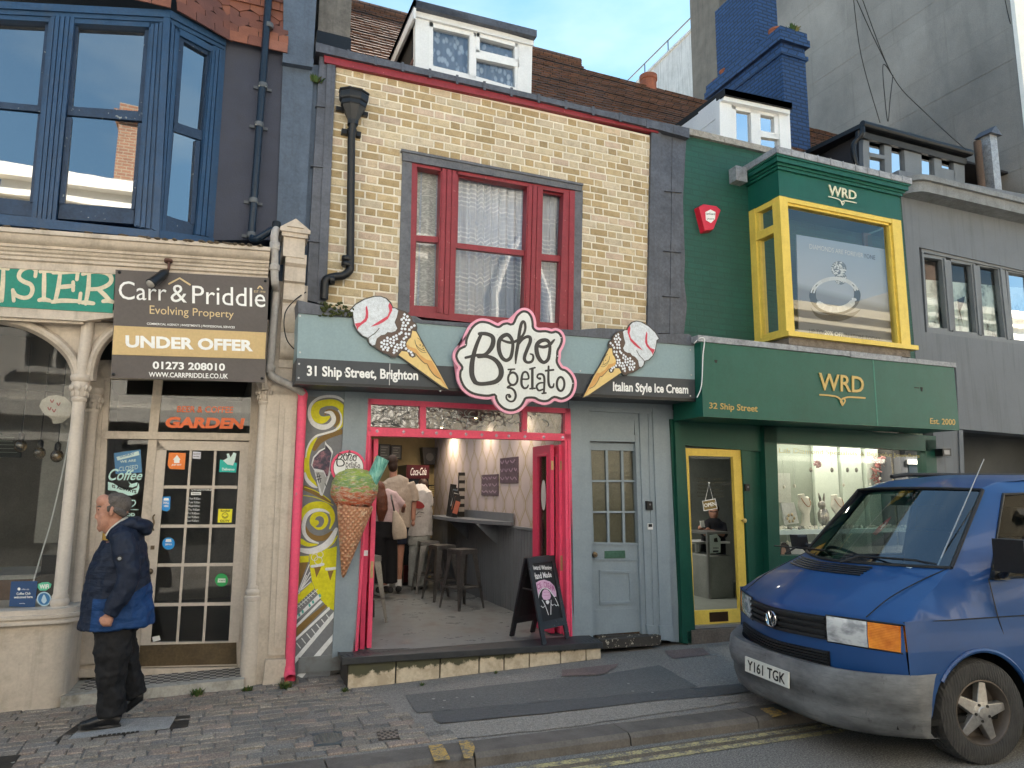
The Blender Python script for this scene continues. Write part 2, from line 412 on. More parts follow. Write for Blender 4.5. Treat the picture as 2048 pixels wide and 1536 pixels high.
while y>-2.12:
 h=.104;x=-2.6+(.1 if row % 2 else 0)+random.uniform(-.03,.03)
 while x<1.9:
  L=.2*random.choice((1,1,1,1,.5,1.0));yc=y-h/2
  if x+L<xedge(min(yc,-.001))+.02 and y-h>ky(x)-.0 and not (x+L/2<-.98 and yc>-.24) and not (-.98<x+L/2<.36 and yc>-.17):
   g=.005;z=random.uniform(-.003,.004)+.004*math.sin(x*2.1)*math.cos(y*3);t1=random.uniform(-.004,.004);t2=random.uniform(-.004,.004)
   q=random.uniform(.94,1.22);tn=random.choice(tones);zc=x>.2 and random.random()<.3
   tn=(.175*q,.160*q,.145*q) if zc else tuple(k*q for k in tn)
   e=.006
   P0=[(x+g,y-h+g,z+t1),(x+L-g,y-h+g,z+t2),(x+L-g,y-g,z-t1),(x+g,y-g,z-t2)]
   P1=[(x+g+e,y-h+g+e,z+t1+.006),(x+L-g-e,y-h+g+e,z+t2+.006),(x+L-g-e,y-g-e,z-t1+.006),(x+g+e,y-g-e,z-t2+.006)]
   B0=[(p[0],p[1],-.02) for p in P0]
   b.add(P0+P1+B0,[[4,5,6,7]]+[[i,(i+1) % 4,4+(i+1) % 4,4+i] for i in range(4)]+[[8+i,8+(i+1) % 4,(i+1) % 4,i] for i in range(4)])
   b.c+=[tn]*9
  x+=L
 y-=h;row+=1
struct(b.build('block_paving',M_block,origin=(0,0,0),clean=False),'uneven brown block paving in front of the corner shop')
def patch(name,mt,pts,lift,label,wob=.012):
 q=[G(px_,py_,0) for px_,py_ in pts];out=[]
 for i in range(len(q)):
  a,c=q[i],q[(i+1) % len(q)];n=max(1,int((c-a).length/.12))
  for k in range(n):
   p=a.lerp(c,k/n);out.append((p.x+random.uniform(-wob,wob),p.y+random.uniform(-wob,wob),lift))
 bb=MB();bb.poly(out);return struct(bb.build(name,mt,origin=(0,0,0)),label)
patch('tarmac_patch',M_patch,[(810,1391),(1136,1354),(1190,1352),(1320,1331),(1398,1374),(1290,1386),(865,1424),(833,1427)],.003,'smooth dark tarmac patch in the pavement below the shop step')
patch('tarmac_trench',M_band,[(864,1424),(1128,1401),(1290,1386),(1480,1368),(1560,1376),(1420,1395),(1308,1403),(1128,1424),(880,1448),(868,1440)],.006,'darker strip of trench tarmac across the pavement')
patch('concrete_strip',M_conc,[(880,1450),(1128,1425),(1308,1404),(1480,1389),(1480,1404),(1112,1458),(890,1480)],.003,'pale speckled concrete strip along the kerb')
patch('red_tarmac_patch',M_red,[(1126,1341),(1240,1328),(1214,1347),(1190,1351),(1125,1353)],.006,'reddish tarmac patch in front of the shop step')
patch('pink_tarmac_patch',M_red,[(1330,1302),(1405,1296),(1420,1310),(1345,1318)],.003,'faded reddish tarmac by the grey door')
# road markings, worn
def worn(name,c):
 s=NT(name);v=s.obj();n1=s.noise(v,9,8,.7);n2=s.noise(v,70,3,.7)
 k=s.math('ADD',s.math('MULTIPLY',n1,.6),s.math('MULTIPLY',n2,.5))
 col=s.mix(s.ramp(k,[(.47,1.0),(.60,0.0)]),(.13,.122,.108),s.mix(.4,c,s.ramp(n1,[(.3,sc(c,.6)),(.7,sc(c,1.2))])))
 s.bump(n2,.4,.004);return s.fin(col,.75)
M_yel=worn('yellow_road_paint',(.55,.47,.22));M_yel2=worn('kerb_yellow_paint',(.62,.38,.08))
b=MB()
for k,(c0,c1) in enumerate((((1062,1536),(1600,1460)),((1163,1538),(1600,1474)))):
 a,c=G(*c0,RZ),G(*c1,RZ);d=(c-a)
 p0,p1=a-d*5,c+d*4
 n=60
 for i in range(n):
  q0,q1=p0.lerp(p1,i/n),p0.lerp(p1,(i+1)/n);w0=.034
  b.poly([(q0.x,q0.y-w0,RZ+.005),(q1.x,q1.y-w0,RZ+.005),(q1.x,q1.y+w0,RZ+.005),(q0.x,q0.y+w0,RZ+.005)])
struct(b.build('yellow_lines',M_yel,origin=(0,0,RZ)),'double worn yellow lines on the road')
b=MB()
for pts in ([(856,1491),(885,1488),(900,1515),(899,1519),(869,1522)],[(917,1482),(943,1480),(950,1494),(944,1518),(928,1516)],[(1519,1417),(1545,1414),(1575,1428),(1545,1434)]):
 b.poly([tuple(G(*p,.0075)) for p in pts])
struct(b.build('kerb_marks',M_yel2,origin=(0,0,0)),'short worn yellow loading marks across the kerb')
# covers set in the pavement
M_iron=mat('cast_iron',(.045,.042,.04),.55,metal=.6,var=.3,bump=.4,fine=60,dirt=.5,dirtc=(.09,.075,.06))
M_infill=asphalt('cover_concrete',(.26,.255,.25),.4,140)
t=empty('manhole_cover','long recessed manhole cover filled with pale concrete beneath the walking man','manhole cover',G(245,1462,0))
q=[G(*p,0) for p in ((104,1488),(372,1458),(383,1433),(165,1444))]
b=MB();b.prism([(p.x,p.y,.011) for p in q],(0,0,-.02));b.build('frame',M_iron,t)
c0=sum(q,Vector())/4;inn=[c0+(p-c0)*.90 for p in q];inn=[inn[0].lerp(inn[1],.06),inn[1].lerp(inn[0],.10),inn[2].lerp(inn[3],.10),inn[3].lerp(inn[2],.02)]
b=MB();b.prism([(p.x,p.y,.014) for p in inn],(0,0,-.01));b.build('infill',M_infill,t)
b=MB()
for i in range(9):
 a=q[0].lerp(q[1],.34+.035*i)+Vector((0,.012,.0145));b.box(a.x-.011,a.x+.009,a.y,a.y+.02,.012,.0165)
b.build('lettering',M_iron,t)
t=empty('stopcock_cover','small square cover with a round ribbed lid in the block paving','utility cover',G(655,1480,0))
q=[G(*p,0) for p in ((628,1496),(687,1490),(683,1464),(624,1470))];c0=sum(q,Vector())/4
b=MB();b.prism([(p.x,p.y,.011) for p in q],(0,0,-.02));b.build('frame',mat('slate_frame',(.06,.075,.085),.6,var=.2),t)
b=MB();rr=.105
b.prism([(c0.x+rr*math.cos(k*math.pi/12),c0.y+rr*math.sin(k*math.pi/12),.014) for k in range(24)],(0,0,-.01))
for i in range(-4,5):
 h=math.sqrt(max(0,rr**2-(i*.022)**2))*.92
 b.bar((c0.x+i*.022,c0.y-h,.016),(c0.x+i*.022,c0.y+h,.016),.006,.006);b.bar((c0.x-h,c0.y+i*.022,.0162),(c0.x+h,c0.y+i*.022,.0162),.006,.006)
b.build('lid',mat('grey_iron',(.17,.17,.165),.6,metal=.4,var=.2),t)
t=empty('drain_cover','small rectangular cast iron cover with square holes near the kerb','utility cover',G(775,1472,0))
q=[G(*p,0) for p in ((757,1484),(799,1479),(795,1461),(753,1466))]
b=MB();b.prism([(p.x,p.y,.010) for p in q],(0,0,-.02));b.build('frame',M_iron,t)
b=MB()
for i in range(7):
 for j in range(5):
  if (i+j) % 2:
   p=q[0].lerp(q[1],(i+.7)/7.4).lerp(q[3].lerp(q[2],(i+.7)/7.4),(j+.7)/5.4);b.box(p.x-.011,p.x+.011,p.y-.012,p.y+.012,.008,.013)
b.build('raised_studs',mat('pale_iron',(.2,.17,.15),.7,var=.3),t)
b=MB();q=[G(*p,0) for p in ((-60,1560),(14,1548),(42,1512),(-40,1520))]
b.prism([(p.x,p.y,.010) for p in q],(0,0,-.02))
tag(b.build('hydrant_cover',M_iron),'dark iron cover at the kerb end of the block paving','utility cover')
b=MB()
for i in range(46):
 x,y=random.uniform(-1.5,7),random.uniform(-2.0,-.45)
 if (x<3.9 and y>-.6):continue
 r=random.uniform(.008,.02);b.poly([(x+r*math.cos(k*.9)*random.uniform(.7,1.2),y+r*math.sin(k*.9)*random.uniform(.7,1.2),.012) for k in range(7)])
tag(b.build('trodden_gum',mat('trodden_gum_grey',(.30,.29,.27),.8)),'pale spots of trodden gum scattered over the pavement','litter',None,'stuff')
# weeds
M_weed=mat('weed_leaf',(.055,.10,.025),.7,var=.35,bump=.1);M_weed2=mat('weed_dry',(.16,.14,.05),.8,var=.3)
def weed(pt,n,h,label,name='weed',up=1):
 bb=MB()
 for i in range(n):
  a=random.uniform(0,6.28);r=random.uniform(0,h*.7);l=h*random.uniform(.45,1.1);ln=random.uniform(.2,.9)
  p0=Vector((pt.x+r*math.cos(a),pt.y+r*.4*math.sin(a),pt.z));d=Vector((math.cos(a)*ln,math.sin(a)*ln*.7-.15,up)).normalized()
  p1=p0+d*l*.6;p2=p0+d*l+Vector((0,0,-l*.25*ln));sd=Vector((math.sin(a),-math.cos(a),0))*h*.07
  bb.add([p0-sd,p0+sd,p1+sd*1.3,p1-sd*1.3,p2],[[0,1,2,3],[3,2,4]],random.choice((0,0,0,1)))
 return tag(bb.build(name,[M_weed,M_weed2],clean=False),label,'weed','weeds growing along the foot of the buildings')
weed(G(222,1412,0),60,.075,'weed tuft at the corner of the white stall riser')
weed(G(395,1392,0),80,.075,'weed tuft under the stone doorstep of the corner shop')
weed(G(495,1384,0),60,.06,'weed tuft at the foot of the cream column base')
weed(G(573,1378,0),90,.075,'weed tuft around the outlet of the pink downpipe')
weed(G(690,1384,0),60,.045,'low weed at the corner of the white tiled step')
weed(G(992,1347,0),40,.03,'tiny weed at the middle of the white tiled step')
weed(G(845,1371,0),40,.035,'small weed by the broken tile of the step')
# ====== the sunlit side of the street behind the viewer (seen in the window panes)
M_opp=mat('opposite_cream_render',(.60,.52,.36),.8,var=.08,bump=.1,dirt=.15,dirtc=(.4,.34,.24))
M_opp2=mat('opposite_white_render',(.84,.81,.74),.8,var=.06,bump=.1,dirt=.15,dirtc=(.45,.4,.32))
M_flint=NT('flint_wall');_v=M_flint.obj();_vo=M_flint.n('ShaderNodeTexVoronoi');_vo.inputs['Scale'].default_value=11;M_flint.l(_v,_vo.inputs['Vector'])
_c=M_flint.mix(.75,M_flint.ramp(_vo.outputs['Distance'],[(.1,(.07,.065,.06)),(.45,(.40,.36,.28))]),M_flint.ramp(_vo.outputs['Color'],[(.2,.35),(.8,1.0)]),'MULTIPLY');M_flint.bump(_vo.outputs['Distance'],.6,.02);M_flint=M_flint.fin(_c,.6)
M_oppglass=mat('opposite_dark_glass',(.02,.025,.03),.1,var=.05,bump=0)
M_brown=brickmat('opposite_brick',(.22,.10,.06),(.28,.14,.08),(.3,.26,.2),plane='both')
M_slateroof=mat('opposite_slate',(.05,.05,.055),.7,var=.25,bump=.3)
YO=-10.3
def opp(name,label,x0,x1,h,mt,gable=False,cols=3,chim=True):
 t=empty(name,label,'building',((x0+x1)/2,YO,0));b=MB()
 b.box(x0,x1,YO-8,YO,0,h)
 if gable:b.prism([(x0,YO,h),(x1,YO,h),((x0+x1)/2,YO,h+(x1-x0)*.32)],(0,-8,0))
 b.build('wall',mt,t)
 b=MB();b.box(x0-.05,x1+.05,YO-.05,YO+.25,h-.15,h+.12);b.box(x0,x1,YO+.002,YO+.16,h-.5,h-.38);b.box(x0,x1,YO+.002,YO+.2,3.2,3.5)
 if gable:
  for s_ in (0,1):
   e=(x0-.1,YO+.1,h+.05) if s_==0 else (x1+.1,YO+.1,h+.05);b.bar(e,((x0+x1)/2,YO+.1,h+.1+(x1-x0)*.33),.25,.3)
 b.build('cornice',mt,t)
 wd=MB();fr=MB();n=cols
 for i in range(n):
  cxx=x0+(x1-x0)*(i+.5)/n
  for z0,z1 in ((4.2,6.1),) if h>6.3 else ((3.9,5.6),):
   wd.box(cxx-.5,cxx+.5,YO+.002,YO+.03,z0,z1);fr.box(cxx-.62,cxx+.62,YO+.002,YO+.15,z0-.12,z0);fr.box(cxx-.60,cxx+.60,YO+.002,YO+.12,z1,z1+.15)
   fr.box(cxx-.03,cxx+.03,YO+.03,YO+.05,z0,z1);fr.box(cxx-.5,cxx+.5,YO+.031,YO+.055,(z0+z1)/2-.03,(z0+z1)/2+.03)
  wd.box(cxx-.9,cxx+.9,YO+.04,YO+.06,.5,2.7);fr.box(cxx-1.0,cxx+1.0,YO+.002,YO+.12,2.7,2.85)
 b=MB();b.box(x0+.01,x1-.01,YO+.001,YO+.04,0,3.19);b.build('shopfront',mat('opposite_dark_shopfront',(.07,.075,.08),.6),t);wd.build('window',M_oppglass,t);fr.build('window_frame',M_opp2,t)
 if chim:
  b=MB();c=x0+(x1-x0)*.25;b.box(c-.6,c+.6,YO-2.2,YO-1.2,h,h+2.6);b.box(c-.7,c+.7,YO-2.3,YO-1.1,h+2.2,h+2.4);b.build('chimney',M_brown,t)
 return t
opp('opposite_house','cream gabled house across the street reflected in the blue bay',-13.0,-4.6,6.4,M_opp,True,3)
opp('opposite_shop','long white shop across the street reflected in the shop windows',-4.5,5.2,8.2,M_opp2,False,4)
opp('opposite_hall','cream parapet hall across the street reflected in the jeweller window',9.6,21,7.4,M_opp,False,4)
opp('opposite_terrace','white terrace at the far end of the street across the road',-30,-13.1,8.5,M_opp2,False,5)
opp('opposite_corner','cream block beyond the hall across the street',21.1,40,8.6,M_opp2,False,6)
t=empty('church_tower','flint church tower across the street with a pointed window','church',(7.4,YO,0))
b=MB();b.box(5.3,9.5,YO-5,YO+.1,0,12.5);b.box(5.1,5.8,YO-5,YO+.4,0,9.5);b.box(9.0,9.7,YO-5,YO+.4,0,9.5);b.build('tower_wall',M_flint,t)
b=MB();b.prism([(6.7,YO+.12,4.0),(8.1,YO+.12,4.0),(8.1,YO+.12,7.0),(7.4,YO+.12,8.6),(6.7,YO+.12,7.0)],(0,-.01,0));b.build('pointed_window',M_oppglass,t)
b=MB();b.tube([(6.6,YO+.15,4.0),(6.6,YO+.15,7.0),(7.0,YO+.15,8.1),(7.4,YO+.15,8.75),(7.8,YO+.15,8.1),(8.2,YO+.15,7.0),(8.2,YO+.15,4.0)],.12,8);b.box(7.36,7.44,YO+.1,YO+.18,4.0,8.3);b.build('stone_tracery',M_opp2,t)
b=MB();b.box(-40,45,YO-.01,-8.6,-.08,.0);struct(b.build('opposite_pavement',M_tar,origin=(0,0,0)),'pavement across the street')
# ====== corner shop (cream shopfront, blue bay window)
def tq(ox,oy,k,x0,x1,yt0,yt1,yb0,yb1,dx=0.0):
 f=lambda a,b:(ox+a/k,oy+b/k)
 return [f(x0,yb0),f(x1,yb1),f(x1+dx,yt1),f(x0+dx,yt0)]
M_cream=mat('cream_paint','#c0b4a6',.55,var=.10,scale=2.5,bump=.2,dirt=.45,dirtc=(.16,.13,.10),streak=.3)
M_cream2=mat('cream_paint_clean','#c2b7ab',.5,var=.08,bump=.12,dirt=.2,dirtc=(.2,.17,.13))
M_bayblue=mat('blue_gloss',(.022,.062,.135),.42,var=.22,scale=4,bump=.22,dirt=.35,dirtc=(.05,.055,.065),chips=.0,streak=.2)
M_bayedge=mat('blue_gloss_worn',(.02,.042,.085),.5,var=.3,scale=5,bump=.3,chips=.1,chipc=(.28,.30,.30))
M_greywall=mat('grey_render',(.050,.055,.078),.75,var=.12,bump=.3,fine=80,dirt=.2)
M_slateblue=mat('slate_blue_render',(.082,.11,.155),.7,var=.22,bump=.35,fine=35,dirt=.45,dirtc=(.05,.06,.075),streak=.4)
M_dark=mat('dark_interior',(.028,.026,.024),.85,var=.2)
M_room=mat('shop_interior_grey',(.24,.23,.215),.85,var=.15)
M_black=mat('black_iron',(.012,.013,.015),.35,var=.2,bump=.1)
G_bay=glass('bay_glass',(.55,.6,.62),base=.34,rough=.012,wavy=.05,wscale=1.3)
G_shop=glass('shop_glass',(.85,.87,.87),base=.0,rough=.02,dirt=.08)
G_door=glass('door_glass',(.75,.77,.75),base=.02,rough=.015,dirt=.05)
WHITE=flat('white_lettering',(.82,.82,.80),.5);BLACKP=flat('black_print',(.012,.012,.012),.6)
M_pvcw=mat('white_pvc',(.74,.75,.75),.35,var=.05,bump=.03)
shop=empty('corner_shop','cream columned corner shop with a dark blue bay window and red hung tiles','shop building',(-1.0,.3,0))
# masses behind the front
b=MB();b.box(-9,.66,.45,7.5,4.05,9.2);b.box(-9,-4.0,.4,7.5,0,4.05);b.box(-4.0,.66,5.0,7.5,0,4.05)
b.box(.45,.66,.30,5.0,0,4.05);b.box(-4.0,.45,.55,5.0,3.1,4.04)
b.build('walls',M_dark,shop)
b=MB();b.box(-4.0,.44,.6,5.0,.0,.1);b.build('floor',mat('wood_floor',(.07,.055,.045),.5),shop)
b=MB();b.box(-3.99,.44,4.85,4.99,.1,3.1);b.box(-4.0,-3.85,.4,4.9,.1,3.1);b.box(.30,.44,1.0,4.9,.1,3.1)
b.box(-1.55,-1.42,1.6,4.8,.1,3.1);b.build('inner_wall',M_room,shop)
# plain render wall beside the bay, and the party pier
b=MB();b.px(.0,[(425,480),(560,480),(575,95),(452,70)],.4);b.build('render_wall',M_greywall,shop)
b=MB();b.px(-.02,[(566,122),(628,132),(600,640),(546,640)],.4)
b.px(-.045,[(568,-120),(640,-120),(626,120),(566,108)],.42)
b.px(-.09,[(566,106),(628,118),(626,134),(565,124)],.1)
b.px(.02,[(620,130),(640,130),(612,640),(596,640)],.3)
b.build('party_pier',M_slateblue,shop,bevel=.008)
# ---- bay
YB=-.3;C0=Vector((-.655,YB,0));C1=Vector((-.172,0,0));CT=(C1-C0).normalized();CN=Vector((CT.y,-CT.x,0))
def CP(px,py,off=0.0):
 d=ray(px,py);q=C0+CN*off;return EYE+d*((q-EYE).dot(CN)/d.dot(CN))
def bpx(mb,pts,d=.1,off=0.0,mi=0):mb.px(YB-off,pts,d,mi)
def cpx(mb,pts,d=.1,off=0.0,mi=0):mb.prism([CP(a,c,off) for a,c in pts],-CN*d,mi)
bay=empty('bay_window',None,None,(-1.2,YB,3.9));bay.parent=shop;bay.location=Vector((-1.2,YB,3.9))-Vector((-1.0,.3,0));WL[bay.name]=Vector((-1.2,YB,3.9))
f=MB()
# sash frames: (upper glass quad, lower glass quad) per light
lights={'a':([(-75,22),(93,33),(76,212),(-85,196)],[(-86,212),(77,228),(60,404),(-94,384)]),
          'b':([(157,42),(291,56),(277,224),(143,213)],[(143,234),(277,246),(263,418),(128,407)])}
gl=MB()
for k,(u,l) in lights.items():
 gl.poly([P(x,y,YB+.075) for x,y in u]);gl.poly([P(x,y,YB+.045) for x,y in l])
 (a0,a1),(b0,b1),(c0,c1),(d0,d1)=u;(e0,e1),(g0,g1),(h0,h1),(i0,i1)=l
 bpx(f,[(d0-8,d1-1),(c0+8,c1-1),(g0+8,g1-4),(e0-8,e1-4)],.07,-.03)
 bpx(f,[(i0-9,i1-1),(h0+6,h1-1),(h0+4,h1+30),(i0-12,i1+30)],.1,-.035)
 bpx(f,[(a0-9,a1-9),(b0+9,b1-9),(b0+8,b1+2),(a0-8,a1+2)],.08,-.045)
 bpx(f,[(a0-9,a1-9),(a0+1,a1),(d0+1,d1),(d0-9,d1)],.08,-.045);bpx(f,[(b0-1,b1),(b0+9,b1-9),(c0+8,c1),(c0-1,c1)],.08,-.045)
 bpx(f,[(e0-10,e1),(e0+1,e1),(i0+1,i1),(i0-10,i1)],.08,-.02);bpx(f,[(g0-1,g1),(g0+8,g1),(h0+6,h1),(h0-1,h1)],.08,-.02)
cu=[(367,80),(416,108),(404,264),(355,245)];cl_=[(347,264),(393,281),(382,447),(333,431)]
gl.poly([CP(x,y,-.06) for x,y in cu]);gl.poly([CP(x,y,-.035) for x,y in cl_])
cpx(f,[(350,244),(408,263),(405,281),(346,262)],.07,-.02)
cpx(f,[(329,431),(388,447),(384,474),(322,460)],.1,-.02)
cpx(f,[(360,70),(424,104),(418,112),(362,80)],.08,-.03);cpx(f,[(358,72),(368,80),(356,246),(348,246)],.08,-.03);cpx(f,[(415,106),(424,106),(412,265),(403,264)],.08,-.03)
cpx(f,[(340,263),(348,264),(334,431),(325,431)],.08,-.01);cpx(f,[(392,280),(401,282),(389,449),(381,447)],.08,-.01)
f.build('sash',M_bayedge,bay,bevel=.004)
gl.build('pane',G_bay,bay)
f=MB()
def reeds(mb,quadf,tl,tr,br,bl,n,deep=.03):
 for i in range(n):
  u0,u1=(i+.10)/n,(i+.90)/n
  L=lambda p,q,u:(p[0]+(q[0]-p[0])*u,p[1]+(q[1]-p[1])*u)
  quadf(mb,[L(tl,tr,u0),L(tl,tr,u1),L(bl,br,u1),L(bl,br,u0)],.04,deep*(1-.7*abs(2*(i+.5)/n-1)))
bpx(f,[(99,20),(151,24),(111,448),(62,442)],.14);reeds(f,bpx,(101,28),(150,32),(112,440),(64,434),5)
bpx(f,[(-140,10),(-84,14),(-98,425),(-150,420)],.14);reeds(f,bpx,(-138,14),(-86,16),(-100,420),(-148,415),5)
bpx(f,[(299,40),(341,28),(317,465),(268,452)],.14);reeds(f,bpx,(301,48),(326,44),(301,458),(270,450),3)
bpx(f,[(327,34),(341,30),(318,463),(304,458)],.03,.03)
cpx(f,[(341,28),(360,60),(331,462),(317,464)],.14);reeds(f,cpx,(343,42),(358,66),(329,460),(318,462),2,.025)
cpx(f,[(423,92),(452,88),(427,478),(389,470)],.14);reeds(f,cpx,(425,100),(446,98),(421,474),(391,468),3,.025)
# head mouldings and sill
bpx(f,[(-150,-6),(341,20),(341,34),(-150,8)],.14,.035);bpx(f,[(-150,6),(341,32),(338,44),(-150,20)],.10,.015);bpx(f,[(-150,16),(341,42),(338,56),(-150,30)],.10,.0)
cpx(f,[(341,20),(452,80),(452,92),(341,34)],.14,.035);cpx(f,[(341,32),(452,92),(450,100),(341,46)],.1,.012);cpx(f,[(341,44),(424,92),(424,104),(341,60)],.1,.0)
bpx(f,[(-150,412),(62,434),(112,440),(318,462),(318,476),(-150,436)],.2,.04)
cpx(f,[(318,460),(428,476),(428,486),(318,476)],.2,.04)
f.build('frame',M_bayblue,bay,bevel=.005)
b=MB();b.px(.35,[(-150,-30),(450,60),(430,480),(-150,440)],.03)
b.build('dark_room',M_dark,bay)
# ---- hung tiles above the bay
s=NT('clay_tile');at=s.n('ShaderNodeAttribute',attribute_name='tone');v=s.obj();n1=s.noise(v,5,6,.65);n2=s.noise(v,60,4)
c_=s.mix(.6,at.outputs['Color'],s.ramp(n1,[(.3,.5),(.7,1.25)]),'MULTIPLY');c_=s.mix(s.ramp(s.noise(v,11,8,.7),[(.70,0.0),(.74,.8)]),c_,(.55,.5,.45))
s.bump(n2,.4,.005);M_tile=s.fin(c_,.75)
b=MB();b.c=[]
segs=[(Vector((-2.6,YB,0)),C0.copy(),6.10),(C0.copy(),C1.copy(),6.10),(C1.copy(),Vector((.40,0,0)),6.10)]
for a,c,z0 in segs:
 T=(c-a).normalized();N=Vector((T.y,-T.x,0));L=(c-a).length
 for row in range(10):
  z=z0+row*.098;off=max(0,.07-.02*row);n=max(1,round(L/.165));wdt=L/n
  scal=row in (2,3,4)
  for i in range(-1,n+1):
   s0=(i+(.5 if row % 2 else 0))*wdt+.003;s1=s0+wdt-.006;s0=max(0,s0);s1=min(L,s1)
   if s1-s0<.02:continue
   j=random.uniform(-.004,.004);e=.03+off
   pts=[(s0,.11),(s0,.03),(s0+(s1-s0)*.5,-.022),(s1,.03),(s1,.11)] if scal else [(s0,.11),(s0,-.008),(s1,-.008),(s1,.11)]
   q=[a+T*u+Vector((0,0,z+h+j))+N*(e-.022*(h/.11)) for u,h in pts]
   k0=len(b.f);b.prism(q,-N*.014);tn=random.choice([(.19,.066,.038),(.22,.08,.045),(.155,.055,.035),(.24,.095,.06),(.13,.05,.036)])
   b.c+=[tn]*(len(b.f)-k0)
b.build('hung_tiles',M_tile,shop)
# ---- cornice over the shopfront
def sweep(mb,prof,a,c,mi=0):
 a,c=Vector(a),Vector(c);pa=[a+Vector((0,y,z)) for y,z in prof];mb.prism(pa,c-a,mi)
A,Bq=P(-120,444,-.42),P(541,494,-.42)
prof=[(0,0),(0,-.035),(.02,-.042),(.028,-.075),(.05,-.10),(.075,-.112),(.075,-.135),(.09,-.14),(.098,-.16),(.115,-.172),(.115,-.19),(.13,-.2),(.13,-.225),(.15,-.235),(.15,-.30),(.165,-.305),(.165,-.335),(.5,-.335),(.5,.03)]
b=MB();sweep(b,prof,A,Bq);b.build('cornice',M_cream,shop,smooth=True,auto=30)
b=MB();rim=[A.lerp(Bq,t/40)+Vector((.0,-.004,.004+random.uniform(-.002,.004))) for t in range(41)]
for i in range(40):
 if random.random()<.35:
  c=rim[i];b.blob((c.x+random.uniform(0,.1),c.y+.01,c.z+.004),(random.uniform(.02,.06),.02,.010),7,4,0,.3)
for i in range(14):c=P(300+i*17+random.uniform(-6,6),478+i*1.2,-.42);b.blob((c.x,c.y+.0,c.z+.01),(.03,.02,.012),7,4,0,.35)
b.build('lichen',mat('lichen',(.11,.085,.06),.95,var=.5,fine=50,bump=.6),shop)
# fascia backing and lower moulding
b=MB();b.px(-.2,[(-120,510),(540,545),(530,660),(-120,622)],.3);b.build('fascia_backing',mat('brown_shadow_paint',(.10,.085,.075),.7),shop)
b=MB();b.px(-.255,[(-120,606),(168,622),(240,620),(240,633),(167,642),(-120,626)],.09);b.px(-.23,[(-120,624),(166,640),(166,648),(-120,634)],.06)
b.build('fascia_moulding',M_cream,shop,bevel=.006)
# arches
YA=-.14
arch1=[(-110,628),(-60,630),(0,637),(60,652),(105,676),(136,704),(152,732),(158,762)]
arch2=[(180,762),(182,738),(190,708),(206,682),(232,660),(275,645),(330,639),(400,640),(455,652),(492,675),(514,705),(526,745),(530,780)]
b=MB()
b.px(YA+.03,[(-120,618),(166,640)]+[(x+4,y-2) for x,y in reversed(crom(arch1,4))],.06)
b.px(YA+.03,[(174,640),(250,625),(545,640),(540,780)]+[(x,y-2) for x,y in reversed(crom(arch2,4))],.06)
b.build('spandrel',M_cream,shop)
b=MB()
for arc in (arch1,arch2):
 q=crom(arc,5);b.tube([P(x,y,YA-.005) for x,y in q],.034,8);b.tube([P(x,y,YA+.04) for x,y in q],.05,8)
b.build('arch_moulding',M_cream,shop,smooth=True)
def colbase(x,y,z0,z1,r,cap=.22,base=.16,plinth=0.0):
 c=[]
 if plinth:c+=[(r*1.5,0),(r*1.5,plinth),(r*1.3,plinth+.01)]
 c+=[(r*1.45,plinth+.0),(r*1.55,plinth+.02),(r*1.5,plinth+.045),(r*1.2,plinth+.055),(r*1.38,plinth+.08),(r*1.3,plinth+.10),(r*1.12,plinth+.115),(r*1.18,plinth+.13),(r,plinth+.15)]
 H=z1-z0;c+=[(r*.93,H-cap-.01),(r*1.1,H-cap),(r*1.15,H-cap+.02),(r*.95,H-cap+.035),(r*1.0,H-cap+.05),(r*1.35,H-.07),(r*1.25,H-.06),(r*1.5,H-.045),(r*1.6,H-.02),(r*1.5,H)]
 mb=MB();mb.lathe(c,(x,y,z0),n=18)
 for k in range(8):
  a=k*math.pi/4;p=Vector((x+math.cos(a)*r*1.12,y+math.sin(a)*r*1.12,z1-cap+.06))
  mb.blob(p+Vector((math.cos(a)*.012,math.sin(a)*.012,.05)),(.017,.017,.03),6,4);mb.blob(p,(.013,.013,.03),6,4)
 return mb
pc=P(161,760,-.14);cx=P(139,1000,-.14).x
colbase(cx,-.14,.72,pc.z+.04,.052).build('column',M_cream2,shop,smooth=True)
pc2=P(183,790,.16);cx2=P(169,1000,.16).x
colbase(cx2,.16,.60,pc2.z+.06,.048).build('column',M_cream2,shop,smooth=True)
pc3=P(532,775,-.05);cx3=P(518,1000,-.05).x
colbase(cx3,-.05,.0,pc3.z+.06,.052,plinth=.72).build('column',M_cream2,shop,smooth=True)
b=MB();zt=P(170,630,-.14).z;b.tube([(cx,-.14,pc.z),(cx+.012,-.14,zt)],.05,12);b.build('column_head',M_cream2,shop,smooth=True)
# stall riser with rounded corner
def foot(o):
 pts=[(-4.0,-.24-o),(-1.16,-.24-o)]
 for k in range(7):a=k/6*math.pi/2;pts.append((-1.13+(.13+o)*math.sin(a),-.11-(.13+o)*math.cos(a)))
 return pts+[(-.99+o*.6,.30),(-.99+o*.6,.42),(-4.0,.42)]
b=MB();b.prism([(x,y,0) for x,y in foot(0)],(0,0,.66));b.build('stall_riser',M_cream,shop,smooth=True,auto=40)
b=MB()
for o,z0,z1 in ((.045,.655,.685),(.03,.683,.70),(.05,.70,.725),(.02,.72,.765)):b.prism([(x,y,z0) for x,y in foot(o)],(0,0,z1-z0))
b.build('sill_moulding',M_cream2,shop,smooth=True,auto=40)
b=MB();b.poly([(-3.8,-.08,.76),(cx-.03,-.08,.76),(cx-.03,-.08,zt),(-3.8,-.08,zt)]);b.poly([(cx+.02,-.07,.76),(cx2-.02,.13,.76),(cx2-.02,.13,pc2.z),(cx+.02,-.07,pc2.z)])
b.build('shop_window',G_shop,shop)
